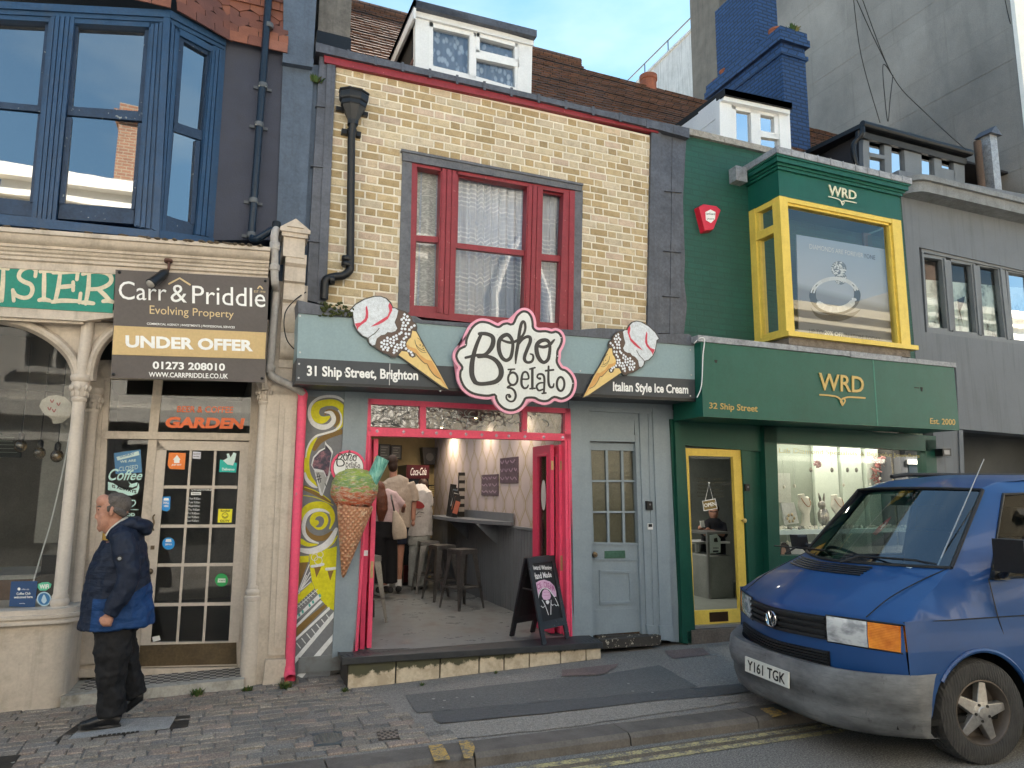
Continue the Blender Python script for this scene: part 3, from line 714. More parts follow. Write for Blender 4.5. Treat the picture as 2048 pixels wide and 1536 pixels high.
# door recess: floor, step, side panels
b=MB();q=[P(121,1394,-.235),P(488,1369,-.185)]
b.prism([(q[0].x,q[0].y,0),(q[1].x,q[1].y,0),(q[1].x+.02,.45,0),(-.98,.45,0)],(0,0,.085));b.build('doorstep',mat('worn_marble',(.40,.385,.35),.55,var=.2,dirt=.75,dirtc=(.10,.085,.06),streak=.3),shop,bevel=.012)
s=NT('checker_tile');ch=s.n('ShaderNodeTexChecker');ch.inputs['Scale'].default_value=19;ch.inputs['Color1'].default_value=(.42,.40,.37,1);ch.inputs['Color2'].default_value=(.03,.03,.032,1)
s.l(s.obj((1,1,.001)),ch.inputs['Vector']);M_check=s.fin(s.mix(.5,ch.outputs['Color'],s.ramp(s.noise(s.obj(),5,6),[(.3,.3),(.7,1.0)]),'MULTIPLY'),.5)
b=MB();b.box(-.93,.34,-.085,.40,.0855,.089);b.build('tiled_floor',M_check,shop)
YD=.26
d=MB()
d.px(YD-.03,[(212,862),(503,867),(501,881),(208,877)],.1)
d.px(YD-.01,[(308,752),(326,752),(315,866),(297,864)],.09)
d.px(YD-.01,[(297,878),(314,879),(276,1338),(255,1338)],.09)
d.px(YD-.02,[(505,752),(530,752),(495,1345),(474,1345)],.1)
d.px(YD-.045,[(513,760),(522,760),(487,1340),(478,1340)],.04)
d.px(YD-.01,[(176,730),(221,752),(198,1190),(150,1190)],.09);d.px(YD-.03,[(196,760),(208,760),(184,1186),(174,1186)],.03)
d.px(YD-.01,[(176,720),(530,720),(528,762),(200,758)],.09)
d.px(YD,[(150,1180),(262,1178),(256,1340),(140,1346)],.06);d.px(YD-.02,[(165,1196),(232,1194),(226,1325),(158,1330)],.03)
d.px(YD-.02,[(140,1340),(480,1334),(480,1346),(136,1356)],.12)
d.build('door_frame',M_cream,shop,bevel=.005)
dr=MB()
dr.px(YD+.0,[(313,880),(505,884),(503,902),(311,900)],.05)
dr.px(YD,[(313,880),(333,899),(301,1287),(277,1334)],.05);dr.px(YD,[(505,884),(474,1330),(457,1284),(480,900)],.05)
dr.px(YD,[(301,1285),(458,1283),(474,1331),(277,1335)],.05)
T0,T1,B1,B0=(333,900),(479,901),(458,1283),(302,1286)
def dq(u,v):
 tx=T0[0]+(T1[0]-T0[0])*u,T0[1]+(T1[1]-T0[1])*u;bx=B0[0]+(B1[0]-B0[0])*u,B0[1]+(B1[1]-B0[1])*u
 return tx[0]+(bx[0]-tx[0])*v,tx[1]+(bx[1]-tx[1])*v
for u in (.335,.672):dr.px(YD+.006,[dq(u-.017,0),dq(u+.017,0),dq(u+.017,1),dq(u-.017,1)],.035)
for v_ in (.192,.395,.597,.803):dr.px(YD+.004,[dq(0,v_-.008),dq(1,v_-.008),dq(1,v_+.008),dq(0,v_+.008)],.035)
door=dr.build('door',M_cream2,shop,bevel=.003)
b=MB();b.poly([P(*p,YD+.03) for p in (T0,T1,B1,B0)]);b.build('pane',G_door,door)
b=MB();b.px(YD-.006,[(279,1291),(473,1285),(473,1328),(277,1333)],.006);b.build('kick_plate',mat('brass_plate',(.13,.095,.055),.4,metal=.6,var=.3,dirt=.5),door)
b=MB();b.tube(crom([P(309,1030,YD-.005),P(306,1035,YD-.04),P(308,1045,YD-.045),P(305,1055,YD-.04),P(307,1060,YD-.005)],4),.008,8);M_tb=mat('tarnished_brass',(.16,.12,.08),.35,metal=.8,var=.3);b.build('handle',M_tb,door,smooth=True);b=MB();b.box(P(301,1096,YD).x,P(309,1096,YD).x,YD-.006,YD,P(305,1099,YD).z,P(305,1091,YD).z);b.build('lock_plate',M_tb,door);b=MB()
b.blob(P(300,1143,YD-.03),(.028,.03,.028),10,6);b.build('knob',M_tb,door,smooth=True)
b=MB();b.poly([P(*p,YD+.02) for p in ((221,757),(309,757),(297,863),(213,861))]);b.poly([P(*p,YD+.02) for p in ((324,760),(508,764),(501,868),(314,864))])
b.poly([P(*p,YD+.02) for p in ((214,879),(297,880),(262,1182),(190,1182))]);b.build('side_light',G_door,shop)
# cream pilaster, bracket and capped pedestal
b=MB();b.px(-.10,[(537,780),(606,785),(572,1372),(490,1378)],.4)
b.px(-.125,[(560,800),(594,802),(570,1310),(536,1312)],.03);b.px(-.14,[(570,815),(586,816),(562,1296),(548,1297)],.02)
b.px(-.15,[(531,1320),(574,1318),(570,1376),(524,1382)],.06)
b.px(-.10,[(548,560),(616,572),(606,790),(538,790)],.4)
b.build('pilaster',M_cream,shop,bevel=.006)
b=MB()
pr=[(-.02,.0),(-.02,.05),(-.05,.06),(-.09,.10),(-.10,.17),(-.07,.215),(-.045,.22),(-.08,.25),(-.12,.31),(-.125,.36),(-.10,.40),(-.14,.415),(-.14,.52),(-.17,.53),(-.17,.62),(-.2,.64),(-.2,.70),(.1,.70),(.1,0)]
zb,zt2=P(566,735,-.12).z,P(560,505,-.28).z;k=(zt2-zb)/.70
xa,xb=P(566,600,-.25).x,P(608,600,-.25).x
b.prism([(xa,-.10+y,zb+z*k) for y,z in pr],(xb-xa,0,0))
b.build('bracket',M_cream,shop,smooth=True,auto=35)
b=MB();zc=P(560,505,-.3).z
x0,x1=P(562,500,-.33).x,P(614,505,-.33).x
b.box(x0+.02,x1-.02,-.31,.05,zc-.03,zc+.16);b.box(x0,x1,-.335,.05,zc+.16,zc+.20);b.box(x0-.02,x1+.02,-.355,.05,zc+.20,zc+.235)
b.prism([(x0-.02,-.355,zc+.235),(x1+.02,-.355,zc+.235),((x0+x1)/2,-.355,zc+.335)],(0,.4,0));b.prism([(x0+.04,-.37,zc+.245),(x1-.04,-.37,zc+.245),((x0+x1)/2,-.37,zc+.30)],(0,.02,0))
b.build('pedestal_cap',M_cream,shop,bevel=.005)
# ---- signs
b=MB();b.px(-.262,[(-120,519),(231,540),(225,626),(-120,606)],.012)
t=tag(b.build('fascia_sign',mat('teal_sign_paint',(.012,.22,.165),.5,var=.12,dirt=.25,dirtc=(.03,.13,.10))),'green fascia sign with big cream hand drawn serif capitals','sign')
b=MB();pl=onplane(-.264,0,430,3.2)
for st in ([(-20,345),(-12,460),(0,550)],[(22,340),(18,440),(12,548)],[(-2,338),(22,336),(52,344)],
           [(225,352),(205,338),(160,342),(128,366),(122,400),(150,425),(195,445),(208,480),(190,520),(150,530),(105,515),(88,492)],[(232,342),(226,392)],[(82,480),(88,548)],
           [(283,350),(282,450),(280,545)],[(258,362),(283,355),(330,360)],[(250,545),(280,540),(318,548)],
           [(385,372),(372,470),(352,556)],[(340,368),(400,366),(470,362),(500,368)],[(498,362),(492,412)],[(372,462),(420,458),(470,452)],[(468,430),(468,482)],[(334,556),(400,548),(505,552)],[(516,502),(508,560)],
           [(570,378),(565,470),(548,568)],[(530,378),(600,362),(680,372),(712,402),(700,440),(640,470),(570,475)],[(525,560),(550,560),(598,566)],[(625,472),(668,510),(705,550)],[(660,552),(690,548),(722,556)]):
 ribbon(b,st,[29-5*abs(2*i/(len(st)-1)-1) for i in range(len(st))],pl,n=5)
b.build('lettering',mat('cream_letter_paint',(.62,.56,.42),.55,var=.15),t)
BOARD=[(231,539),(538,556),(530,765),(222,755)]
b=MB();b.px(-.31,BOARD,.02)
t=tag(b.build('agent_board',mat('brown_board',(.092,.078,.073),.45,var=.08)),'brown estate agent board with a gold under offer band above the cream door','sign')
b=MB();b.px(-.316,[(228,651),(532.5,665),(530,718),(224,709)],.006);g=b.build('offer_band',mat('gold_band',(.56,.40,.19),.5,var=.05),t)
b=MB();Y1=-.3135;Z=(0,430,3.2)
textpx(b,'Carr',Y1,tq(*Z,760,1066,420,440,540,550));textpx(b,'&',Y1,tq(*Z,1092,1196,444,450,556,562));textpx(b,'Priddle',Y1,tq(*Z,1230,1698,452,470,566,592))
textpx(b,'COMMERCIAL AGENCY | INVESTMENTS | PROFESSIONAL SERVICES',Y1,tq(*Z,940,1503,688,712,706,730),bold=.012)
textpx(b,'01273 208010',Y1,tq(*Z,977,1440,936,950,986,998),bold=.03);textpx(b,'WWW.CARRPRIDDLE.CO.UK',Y1,tq(*Z,952,1460,1004,1016,1036,1048),bold=.02)
textpx(b,'UNDER OFFER',-.3185,tq(*Z,803,1620,768,800,848,874),bold=.04)
b.build('white_print',WHITE,t)
b=MB();textpx(b,'Evolving Property',Y1,tq(*Z,958,1496,578,612,650,672));ribbon(b,[(1082,440),(1150,404),(1216,446)],11,onplane(-.3135,*Z),smooth=False)
textpx(b,'EST 1994',Y1,tq(*Z,1626,1698,482,486,496,500));ribbon(b,[(1650,470),(1664,456),(1680,472)],8,onplane(-.3135,*Z))
b.build('gold_print',flat('gold_print',(.62,.47,.25),.5),t)
b=MB()
for p in ((764,366),(1698,422),(727,1020),(1677,1045)):c=P(p[0]/3.2,430+p[1]/3.2,-.312);b=MB();b.blob(c,(.014,.012,.014),10,6);b.build('bolt',M_black,t,smooth=True)
# spotlight on the fascia
t=empty('spotlight','small black spotlight angled down above the estate agent board','outdoor light',P(335,530,-.36))
a,c=P(336,541,-.36),P(301,568,-.46);dd=(c-a).normalized()
b=MB();b.lathe([(.012,0),(.03,.03),(.042,.06),(.042,.2),(.046,.21),(.046,.225)],a,dd,14);b.build('housing',M_black,t,smooth=True)
b=MB();b.lathe([(.040,.222),(.036,.235),(.02,.245)],a,dd,14);b.build('lens',flat('lamp_lens',(.35,.33,.30),.2),t,smooth=True)
b=MB();b.tube([P(338,520,-.33),P(338,534,-.36),a],.012,8);b.lathe([(.035,0),(.035,.02),(.02,.03)],P(337,520,-.33),(0,-.2,-1),12);b.build('bracket',mat('rusty_iron',(.10,.05,.04),.8,var=.4),t,smooth=True)
b=MB();b.tube(crom([P(-60,493,-.29),P(28,496,-.29),P(85,500,-.29),P(160,506,-.29),P(240,511,-.29),P(290,516,-.29),P(318,514,-.30),P(330,518,-.30)],5),.006,6)
tag(b.build('cable',M_cream,smooth=True),'thin painted cable clipped along the cream cornice','cable')
# ---- downpipes
M_pipeblue=mat('blue_black_pipe',(.012,.022,.038),.3,var=.2,bump=.06)
t=empty('rainwater_pipe','dark blue downpipe on the grey wall beside the bay window','downpipe',P(505,480,-.1))
b=MB();b.tube([P(541,-60,-.09),P(525,165,-.09),P(503,470,-.09)],.036,14)
b.tube(crom([P(503,466,-.09),P(505,478,-.12),P(518,476,-.20),P(545,460,-.26),P(552,460,-.28)],4),.034,12);b.build('pipe',M_pipeblue,t,smooth=True)
b=MB()
for px_,py_ in ((526,172),(518,250),(507,402),(503,470),(538,52)):
 b=MB();c=P(px_,py_,-.09);b.lathe([(.042,-.025),(.044,-.02),(.044,.02),(.042,.025)],c,(0,0,1),14);b.box(c.x-.085,c.x+.085,-.04,-.02,c.z-.014,c.z+.014);b.build('pipe_clip',mat('clip_grey',(.10,.11,.12),.6,chips=.15,chipc=(.6,.58,.5)),t,smooth=True)
M_pipecream=mat('cream_pipe',(.40,.375,.35),.5,var=.15,dirt=.4,streak=.35,dirtc=(.12,.10,.085))
t=empty('swan_neck_pipe','cream painted downpipe that swings across to the pink pipe','downpipe',P(540,745,-.2))
b=MB();b.tube(crom([P(553,458,-.30),P(549,470,-.33),P(549,500,-.33),P(549,545,-.33),P(550,565,-.31),P(552,578,-.20),P(552,590,-.18),P(548,640,-.18),P(540,735,-.18),P(540,746,-.18),P(548,755,-.18),P(575,768,-.18),P(597,780,-.17),P(606,787,-.15)],6),.036,14);b.build('pipe',M_pipecream,t,smooth=True)
b=MB();b.lathe([(.044,0),(.046,.01),(.046,.07),(.043,.075)],P(549,500,-.33),(0,0,1),14);b.lathe([(.044,0),(.046,.01),(.046,.05),(.043,.055)],P(549,541,-.33),(0,0,1),14);b.lathe([(.044,0),(.046,.01),(.046,.05),(.043,.055)],P(540,742,-.18),(0,0,1),14)
b.build('collar',M_pipecream,t,smooth=True)
b=MB();b.lathe([(.034,0),(.04,.005),(.04,.10),(.036,.11)],P(552,466,-.29),(0,0,1),14);b.build('elbow_joint',M_black,t,smooth=True)
M_pink=mat('pink_gloss',(.78,.085,.17),.42,var=.10,scale=4,bump=.12,dirt=.22,dirtc=(.35,.06,.09),chips=.01,chipc=(.35,.2,.2))
t=empty('pink_downpipe','bright pink downpipe beside the painted swirl panel','downpipe',G(580,1365,0))
b=MB();xp=P(592,1080,-.13).x
b.tube([(xp-.005,-.13,P(606,789,-.13).z),(xp,-.13,.12)],.043,16);b.tube(crom([P(602,784,-.15),P(606,788,-.135),(xp-.005,-.13,P(606,800,-.13).z)],4),.045,14)
b.tube([(xp,-.13,.15),(xp,-.14,.09),(xp,-.21,.055)],[.045,.05,.05],16,caps=False)
b.tube([(xp,-.21,.055),(xp,-.15,.08)],[.043,.038],16,caps=False);b.build('pipe',M_pink,t,smooth=True)
b=MB();b.box(xp-.07,xp+.07,-.20,-.05,.0,.03);b.box(xp-.07,xp-.05,-.24,-.05,.0,.06);b.box(xp+.05,xp+.07,-.24,-.05,.0,.06);b.build('outlet_tray',mat('dirty_stone',(.14,.12,.10),.9,var=.3,dirt=.6),t)
b=MB();b.px(-.03,[(606,790),(614,790),(586,1366),(566,1366)],.05);tag(b.build('gap_strip',mat('gap_shade_black',(.012,.012,.012),.8)),'black strip painting the shaded gap between cream pilaster and pink downpipe','shade strip')  # flat black strip stands in for the shade of the open gap
b=MB();b.tube(crom([P(262,1255,.12),P(270,1290,.16),P(276,1330,.18),P(279,1350,.2)],5),.007,6);tag(b.build('trailing_flex',M_black,smooth=True),'thin black flex trailing down beside the cream door to the checked tiles','cable')
b=MB();b.tube(crom([P(612,584,-.2),P(590,600,-.28),P(572,622,-.31),P(568,650,-.31),P(574,680,-.3),P(588,698,-.24)],5),.006,6);tag(b.build('looped_wire',M_black,smooth=True),'loose black wire looped in front of the cream scroll bracket','cable')
# ---- things on the glass
def sticker(name,label,y,quad,mt,cat='sticker',thick=.001,group=None,rnd=None):
 b=MB()
 if rnd:b.px(y,[(rnd[0]+rnd[2]*math.cos(k*math.pi/12),rnd[1]+rnd[2]*(rnd[3] if len(rnd)>3 else 1)*math.sin(k*math.pi/12)) for k in range(24)],thick)
 else:b.px(y,quad,thick)
 return tag(b.build(name,mt),label,cat,group)
YS=-.086
t=sticker('window_sticker','dark blue square notice saying coffee club welcomed here',YS,[(22,1163),(75,1162),(70,1215),(18,1213)],flat('notice_blue',(.012,.055,.16),.4))
b=MB();textpx(b,'Coffee Club',YS-.002,[(33,1190),(61,1189),(61,1184),(33,1185)],bold=.02);textpx(b,'welcomed here.',YS-.002,[(28,1197),(66,1196),(66,1191),(28,1192)],bold=.02)
disk(b,(38,1178),3,onplane(YS-.002));textpx(b,'coffee club',YS-.002,[(43,1180),(58,1180),(58,1177),(43,1177)]);scrawl(b,39,51,1207,2,.6,onplane(YS-.002));b.build('print',WHITE,t)
t=sticker('window_sticker','pale green wifi cloud sticker above the round blue one',YS,[(76,1168),(84,1165),(96,1164),(103,1168),(101,1175),(92,1181),(80,1181),(75,1175)],flat('mint_green',(.10,.52,.32),.4))
b=MB();textpx(b,'WiFi',YS-.002,[(79,1178),(98,1177),(98,1168),(79,1169)],bold=.04);b.build('print',WHITE,t)
t=sticker('window_sticker','round pale blue sticker with a water drop ring',YS,None,flat('pale_blue_paper',(.45,.60,.70),.4),rnd=(88,1198,14.5))
b=MB();disk(b,(88,1198),12,onplane(YS-.0015),mi=0);b.build('ring',flat('mid_blue',(.03,.16,.36),.4),t)
b=MB();fill(b,[(88,1189),(92,1196),(93,1202),(88,1207),(83,1202),(84,1196)],onplane(YS-.003),smooth=True);b.build('drop',flat('pale_blue_paper',(.45,.60,.70),.4),t)
t=sticker('paper_disc','torn round cream paper with red flowers stuck inside the window',-.06,[(78,812),(84,800),(97,792),(113,790),(130,794),(142,806),(144,820),(138,835),(124,846),(106,848),(104,838),(88,828)],mat('cream_paper',(.48,.44,.38),.8,var=.12),'poster')
b=MB();pl=onplane(-.062)
for cxy in ((104,803),(117,809),(99,818),(108,822)):ribbon(b,[(cxy[0]-3,cxy[1]-3),(cxy[0],cxy[1]+2),(cxy[0]+3,cxy[1]-3)],2.4,pl,n=3)
b.build('flowers',flat('dull_red',(.30,.05,.05),.7),t)
t=empty('hanging_cable','white cable hanging inside the shop window','cable',P(66,1165,.02));b=MB();b.tube(crom([P(144,840,.02),P(128,930,.02),P(103,1040,.02),P(82,1110,.02),P(66,1166,.02)],5),.006,6);b.build('flex',M_pvcw,t,smooth=True)
for i,(x,y,yy) in enumerate(((41,892,.9),(79,906,1.2),(114,912,.7))):
 t=empty('pendant_lamp',('unlit bulb lamp nearest the chalkboard in the corner shop','unlit bulb lamp in the middle of the corner shop window','round unlit globe bulb hanging beside the cream column')[i],'lamp',P(x,y,yy))
 c=P(x,y,yy);b=MB();b.tube([c+Vector((0,0,.1)),c+Vector((0,0,1.0))],.005,6);b.lathe([(.02,.05),(.028,.06),(.028,.11),(.012,.13)],c,n=12);b.build('socket',M_black,t,smooth=True)
 b=MB();b.blob(c,(.055,.055,.06),12,8);b.build('bulb',glass('amber_bulb',(.75,.6,.4),base=.12),t,smooth=True)
t=empty('shop_counter','brown wooden counter with a pale worktop behind the shop window','counter',P(30,1210,.7))
b=MB();q=P(62,1150,.6);b.box(-3.6,q.x,.6,1.3,.1,q.z-.03);b.build('carcass',mat('brown_wood',(.10,.05,.03),.6,var=.3),t);b=MB();b.box(-3.65,q.x+.04,.56,1.35,q.z-.03,q.z+.01);b.build('worktop',mat('pale_worktop',(.3,.31,.3),.4),t)
b=MB();q0,q1=P(90,880,1.59),P(140,1085,1.59);b.box(q0.x,q1.x,1.56,1.6,q1.z,q0.z);tag(b.build('inner_door',mat('pale_door',(.30,.29,.27),.7)),'pale inner door seen through the cream shop window','door')
b=MB();q0,q1=P(-30,865,1.5),P(41,915,1.5);b.box(q0.x,q1.x,1.5,1.53,q1.z,q0.z);t=tag(b.build('chalkboard_menu',mat('chalkboard',(.015,.017,.015),.8)),'black chalkboard menu hanging inside the cream shop','menu board')
b=MB()
for i in range(5):ribbon(b,[(-20+random.uniform(0,6),874+i*7.5),(12,874.5+i*7.5),(30+random.uniform(-6,6),875+i*7.5)],.8,onplane(1.497),n=3)
b.build('chalk_lines',flat('chalk_green',(.25,.30,.24),.8),t)
b=MB()
for i in range(9):q0=P(88+i*6,1110,.5);b.box(q0.x-.012,q0.x+.012,.5,.53,.5,q0.z)
b.box(P(86,1100,.5).x,P(140,1100,.5).x,.5,.53,.5,.55);tag(b.build('radiator',M_black),'black column radiator low behind the cream shop window','radiator')
# door and side light stickers
YG=YD+.012
t=sticker('door_sticker','orange square food delivery sticker at the top of the cream door',YG,[(338,905),(372,906),(369,939),(340,938),(335,930)],flat('orange',(.80,.20,.02),.4))
b=MB();fill(b,[(346,919),(354,910),(361,919),(359,920),(359,926),(348,926),(348,920)],onplane(YG-.002));textpx(b,'JUST EAT',YG-.002,[(343,932),(363,932),(363,928),(343,928)],bold=.03,shear=.15);b.build('print',WHITE,t)
t=sticker('door_sticker','small white notice stuck at the top middle of the cream door',YG,[(386,903),(402,904),(401,918),(385,917)],flat('lilac_paper',(.60,.60,.68),.5))
b=MB();scrawl(b,387,400,908,2.6,.8,onplane(YG-.002));scrawl(b,387,400,913,2.6,.8,onplane(YG-.002));b.build('print',BLACKP,t)
t=sticker('door_sticker','teal delivery sticker with a white figure on the cream door',YG,[(440,919),(474,926),(472,945),(438,944)],flat('teal',(.0,.45,.38),.4))
b=MB();fill(b,[(446,921),(455,916),(453,908),(458,907),(461,915),(467,905),(473,907),(470,921),(466,931),(455,929)],onplane(YG-.002));textpx(b,'Deliveroo',YG-.002,[(444,941),(469,941.5),(469,936),(444,935.5)],bold=.03);b.build('print',flat('pale_teal',(.62,.80,.76),.5),t)
MB_blue=flat('sky_blue',(.015,.27,.68),.4)
t=sticker('door_sticker','blue rectangular shop local sticker on the cream door',YG,[(323,993),(341,993),(340,1018),(334,1023),(322,1020)],MB_blue)
b=MB();textpx(b,'SMALL',YG-.002,[(326,1008),(338,1008),(338,1003),(326,1003)],bold=.02);textpx(b,'HERE',YG-.002,[(328,1014),(337,1014),(337,1010),(328,1010)],bold=.02);fill(b,[(327,1001),(328,996),(337,996),(338,1001)],onplane(YG-.002));b.build('print',WHITE,t)
t=sticker('door_sticker','round blue shop local sticker lower on the cream door',YG,None,MB_blue,rnd=(337,1087,12.5,.98))
b=MB();fill(b,[(331,1084),(332,1078),(342,1078),(343,1084)],onplane(YG-.002));textpx(b,'SMALL',YG-.002,[(330,1091),(344,1090),(344,1086),(330,1087)],bold=.02);b.build('print',WHITE,t)
t=sticker('door_sticker','yellow smile CCTV sticker on the cream door',YG,[(437,1018),(465,1018),(463,1045),(435,1045)],flat('yellow_sticker',(.88,.80,.02),.4))
b=MB();textpx(b,'Smile!',YG-.002,[(441,1023.5),(460,1023.5),(460,1019.5),(441,1019.5)],bold=.02);textpx(b,'CCTV',YG-.002,[(440,1044),(459,1044),(459,1039.5),(440,1039.5)],bold=.03)
pl=onplane(YG-.002);ribbon(b,[(450+6*math.cos(k*.628),1031+5.5*math.sin(k*.628)) for k in range(10)],1,pl,closed=True,n=3);ribbon(b,[(446,1032),(450,1035),(454,1032)],.9,pl);disk(b,(448,1029),.8,pl,n=8);disk(b,(452,1029),.8,pl,n=8);b.build('print',BLACKP,t)
t=sticker('door_sticker','round green hygiene rating sticker on the cream door',YG,None,flat('leaf_green',(.03,.38,.10),.4),rnd=(443,1160,13,1.02))
b=MB();b.px(YG-.002,[(436,1157),(451,1157),(451,1165),(435,1165)],.001);b.build('label_panel',flat('pale_green',(.6,.75,.6),.5),t);b=MB();scrawl(b,438,449,1161,2.4,.7,onplane(YG-.003));b.build('print',BLACKP,t)
t=sticker('opening_hours','opening hours lettered in white on the cream door glass',YG,[(382,984),(402,984),(402,990),(382,990)],WHITE,'notice')
b=MB()
scrawl(b,383,424,980,4.5,1.0,onplane(YG-.001))
for i,r_ in enumerate(('Mon 9.00am','Tues 9.00am','Wed 8.00am','Thu 9.00am','Fri 9.00am','Sat 9.00am','Sun 9.00am')):textpx(b,r_,YG-.001,[(378-i*.6,999+i*7.4),(401-i*.6,999.5+i*7.4),(401-i*.6,995+i*7.4),(378-i*.6,994.5+i*7.4)],shear=.1)
b.build('times',WHITE,t)
b=MB();textpx(b,'Opening Hours',YG-.003,[(384,989),(400,989),(400,985.5),(384,985.5)]);b.build('heading',BLACKP,t)
t=sticker('receipt','crumpled white paper slip at the foot of the cream door',YG,[(304,1274),(319,1271),(321,1280),(306,1284)],flat('white_paper',(.7,.7,.68),.6),'paper slip')
t=sticker('window_poster','blue chalk style sorry we are closed poster in the side light',YG+.004,[(228,906),(281,899),(284,945),(231,948)],flat('chalk_blue',(.07,.22,.42),.5),'poster')
b=MB();pl=onplane(YG+.002);fill(b,[(233,914),(277,902),(279,910),(235,921)],pl);b.build('scroll',flat('pale_mint',(.55,.70,.66),.5),t)
b=MB();textpx(b,'SORRY',YG+.0005,[(240,916),(270,909),(269,904.5),(239,911.5)],bold=.02);b.build('word',flat('chalk_blue',(.07,.22,.42),.5),t)
b=MB();textpx(b,'WE ARE',YG+.002,[(240,926),(272,923),(272,918),(240,921)],bold=.02);textpx(b,'CLOSED',YG+.002,[(238,943),(276,938),(276,929),(238,934)]);b.build('print',flat('pale_mint',(.55,.70,.66),.5),t)
M_mint=flat('mint_lettering',(.55,.80,.74),.5)
Z=(200,860,4.1515)
b=MB();textpx(b,'Coffee',YG-.002,tq(*Z,66,345,318,338,420,416,16),bold=.012,shear=.25)
t=tag(b.build('window_lettering',M_mint),'mint lettering about coffee drawn on the side light behind the man','window lettering')
b=MB();pl=onplane(YG-.002,*Z);fill(b,[(66,430),(110,442),(190,492),(250,500),(305,480),(322,440),(328,480),(312,525),(262,545),(195,540),(130,505),(66,500)],pl);fill(b,[(232,425),(262,448),(312,434),(306,462),(270,478),(238,472),(250,452)],pl);b.build('banner',M_mint,t)
b=MB();textpx(b,'IS ALWAYS',YG-.004,tq(*Z,100,302,452,500,478,528),bold=.03);b.build('banner_words',BLACKP,t)
b=MB();pl=onplane(YG-.002,*Z);ribbon(b,[(180,550),(230,560),(250,575)],8,pl);fill(b,[(130,580),(250,580),(245,615),(225,640),(150,640),(135,615)],pl,smooth=True);ribbon(b,[(240,590),(285,585),(292,612),(262,636),(235,632)],9,pl);ribbon(b,[(120,660),(320,662)],5,pl);textpx(b,'A GOOD',YG-.002,tq(*Z,100,290,690,690,716,716),bold=.03);textpx(b,'IDEA',YG-.002,tq(*Z,110,270,740,740,775,775),bold=.03);b.build('cup',M_mint,t)
t=sticker('window_sticker','round ochre sticker on the side light behind the man',YG,None,flat('ochre',(.45,.28,.05),.5),rnd=(208,1075,10))
# transom lettering
M_or=flat('orange_red_vinyl',(.75,.13,.015),.4)
b=MB();Z=(0,430,3.2);textpx(b,'GARDEN',YG-.002,tq(*Z,1056,1562,1290,1300,1362,1370,6),bold=.05,shear=.1);textpx(b,'BEER & COFFEE',YG-.002,tq(*Z,1132,1490,1222,1226,1262,1268,4),bold=.02)
tag(b.build('transom_lettering',M_or),'orange beer and coffee garden lettering on the glass over the cream door','window lettering')
# ====== gelato shop, number 31
M_lead=mat('lead_sheet',(.098,.106,.128),.5,metal=.25,var=.35,scale=4,fine=30,bump=.35,dirt=.3,dirtc=(.05,.05,.052),streak=.45);_MC['lead_sheet'].node_tree.nodes
M_redpaint=mat('red_gloss',(.25,.033,.045),.4,var=.16,scale=5,bump=.15,dirt=.2,dirtc=(.16,.03,.035),chips=.02,chipc=(.45,.16,.15))
M_grey=mat('blue_grey_paint',(.245,.295,.335),.5,var=.06,scale=2,bump=.12,dirt=.22,dirtc=(.13,.155,.18),streak=.15)
M_pink_shaded=mat('pink_gloss_shaded',(.62,.05,.12),.45,var=.1,bump=.1)  # darker copy of the pink gloss, with the recess shade in its colour
M_white=mat('white_paint',(.70,.71,.71),.4,var=.05,bump=.06,dirt=.12,dirtc=(.4,.4,.38))
G_net=glass('old_window_glass',(.94,.96,.98),base=.05,rough=.015,wavy=.06,wscale=1.8)
FZ=.19;XW=3.64
boho=empty('gelato_shop','pale yellow brick building with a red sash window over a pink framed open shopfront','shop building',(2.7,.3,0))
# brick front, every brick laid
s=NT('stock_brick');at=s.n('ShaderNodeAttribute',attribute_name='tone');v=s.obj();n1=s.noise(v,14,5,.65);n2=s.noise(v,80,3,.7)
c_=s.mix(.55,at.outputs['Color'],s.ramp(n1,[(.3,.62),(.5,1.0),(.72,1.2)]),'MULTIPLY');c_=s.mix(.4,c_,s.ramp(n2,[(.35,.6),(.6,1.1)]),'MULTIPLY')
c_=s.mix(s.ramp(s.noise(s.obj((3,3,1.1)),2.6,7,.7),[(.60,0.0),(.76,.55)]),c_,(.62,.58,.50))
s.bump(n2,.35,.004);s.bump(n1,.3,.008);M_brick=s.fin(c_,.85)
M_mortar=mat('lime_pointing',(.70,.65,.54),.9,var=.12,fine=90,bump=.4)
bx0,bx1=.895,4.79;zA,zB=3.40,P(980,198,0).z
hx0,hx1=P(803,450,0).x,P(1162,500,0).x;hz1=P(980,334,0).z;hz0=3.4
b=MB()
b.box(bx0,bx1,.006,.11,hz1,zB);b.box(bx0,hx0,.006,.11,zA,hz1);b.box(hx1,bx1,.006,.11,zA,hz1)
b.build('pointing',M_mortar,boho)
b=MB();b.c=[]
base=[(.50,.40,.245),(.52,.42,.27),(.48,.37,.215),(.54,.45,.305),(.43,.32,.175),(.53,.42,.29),(.40,.295,.155),(.52,.40,.30),(.56,.47,.34)]
z=zA;row=0
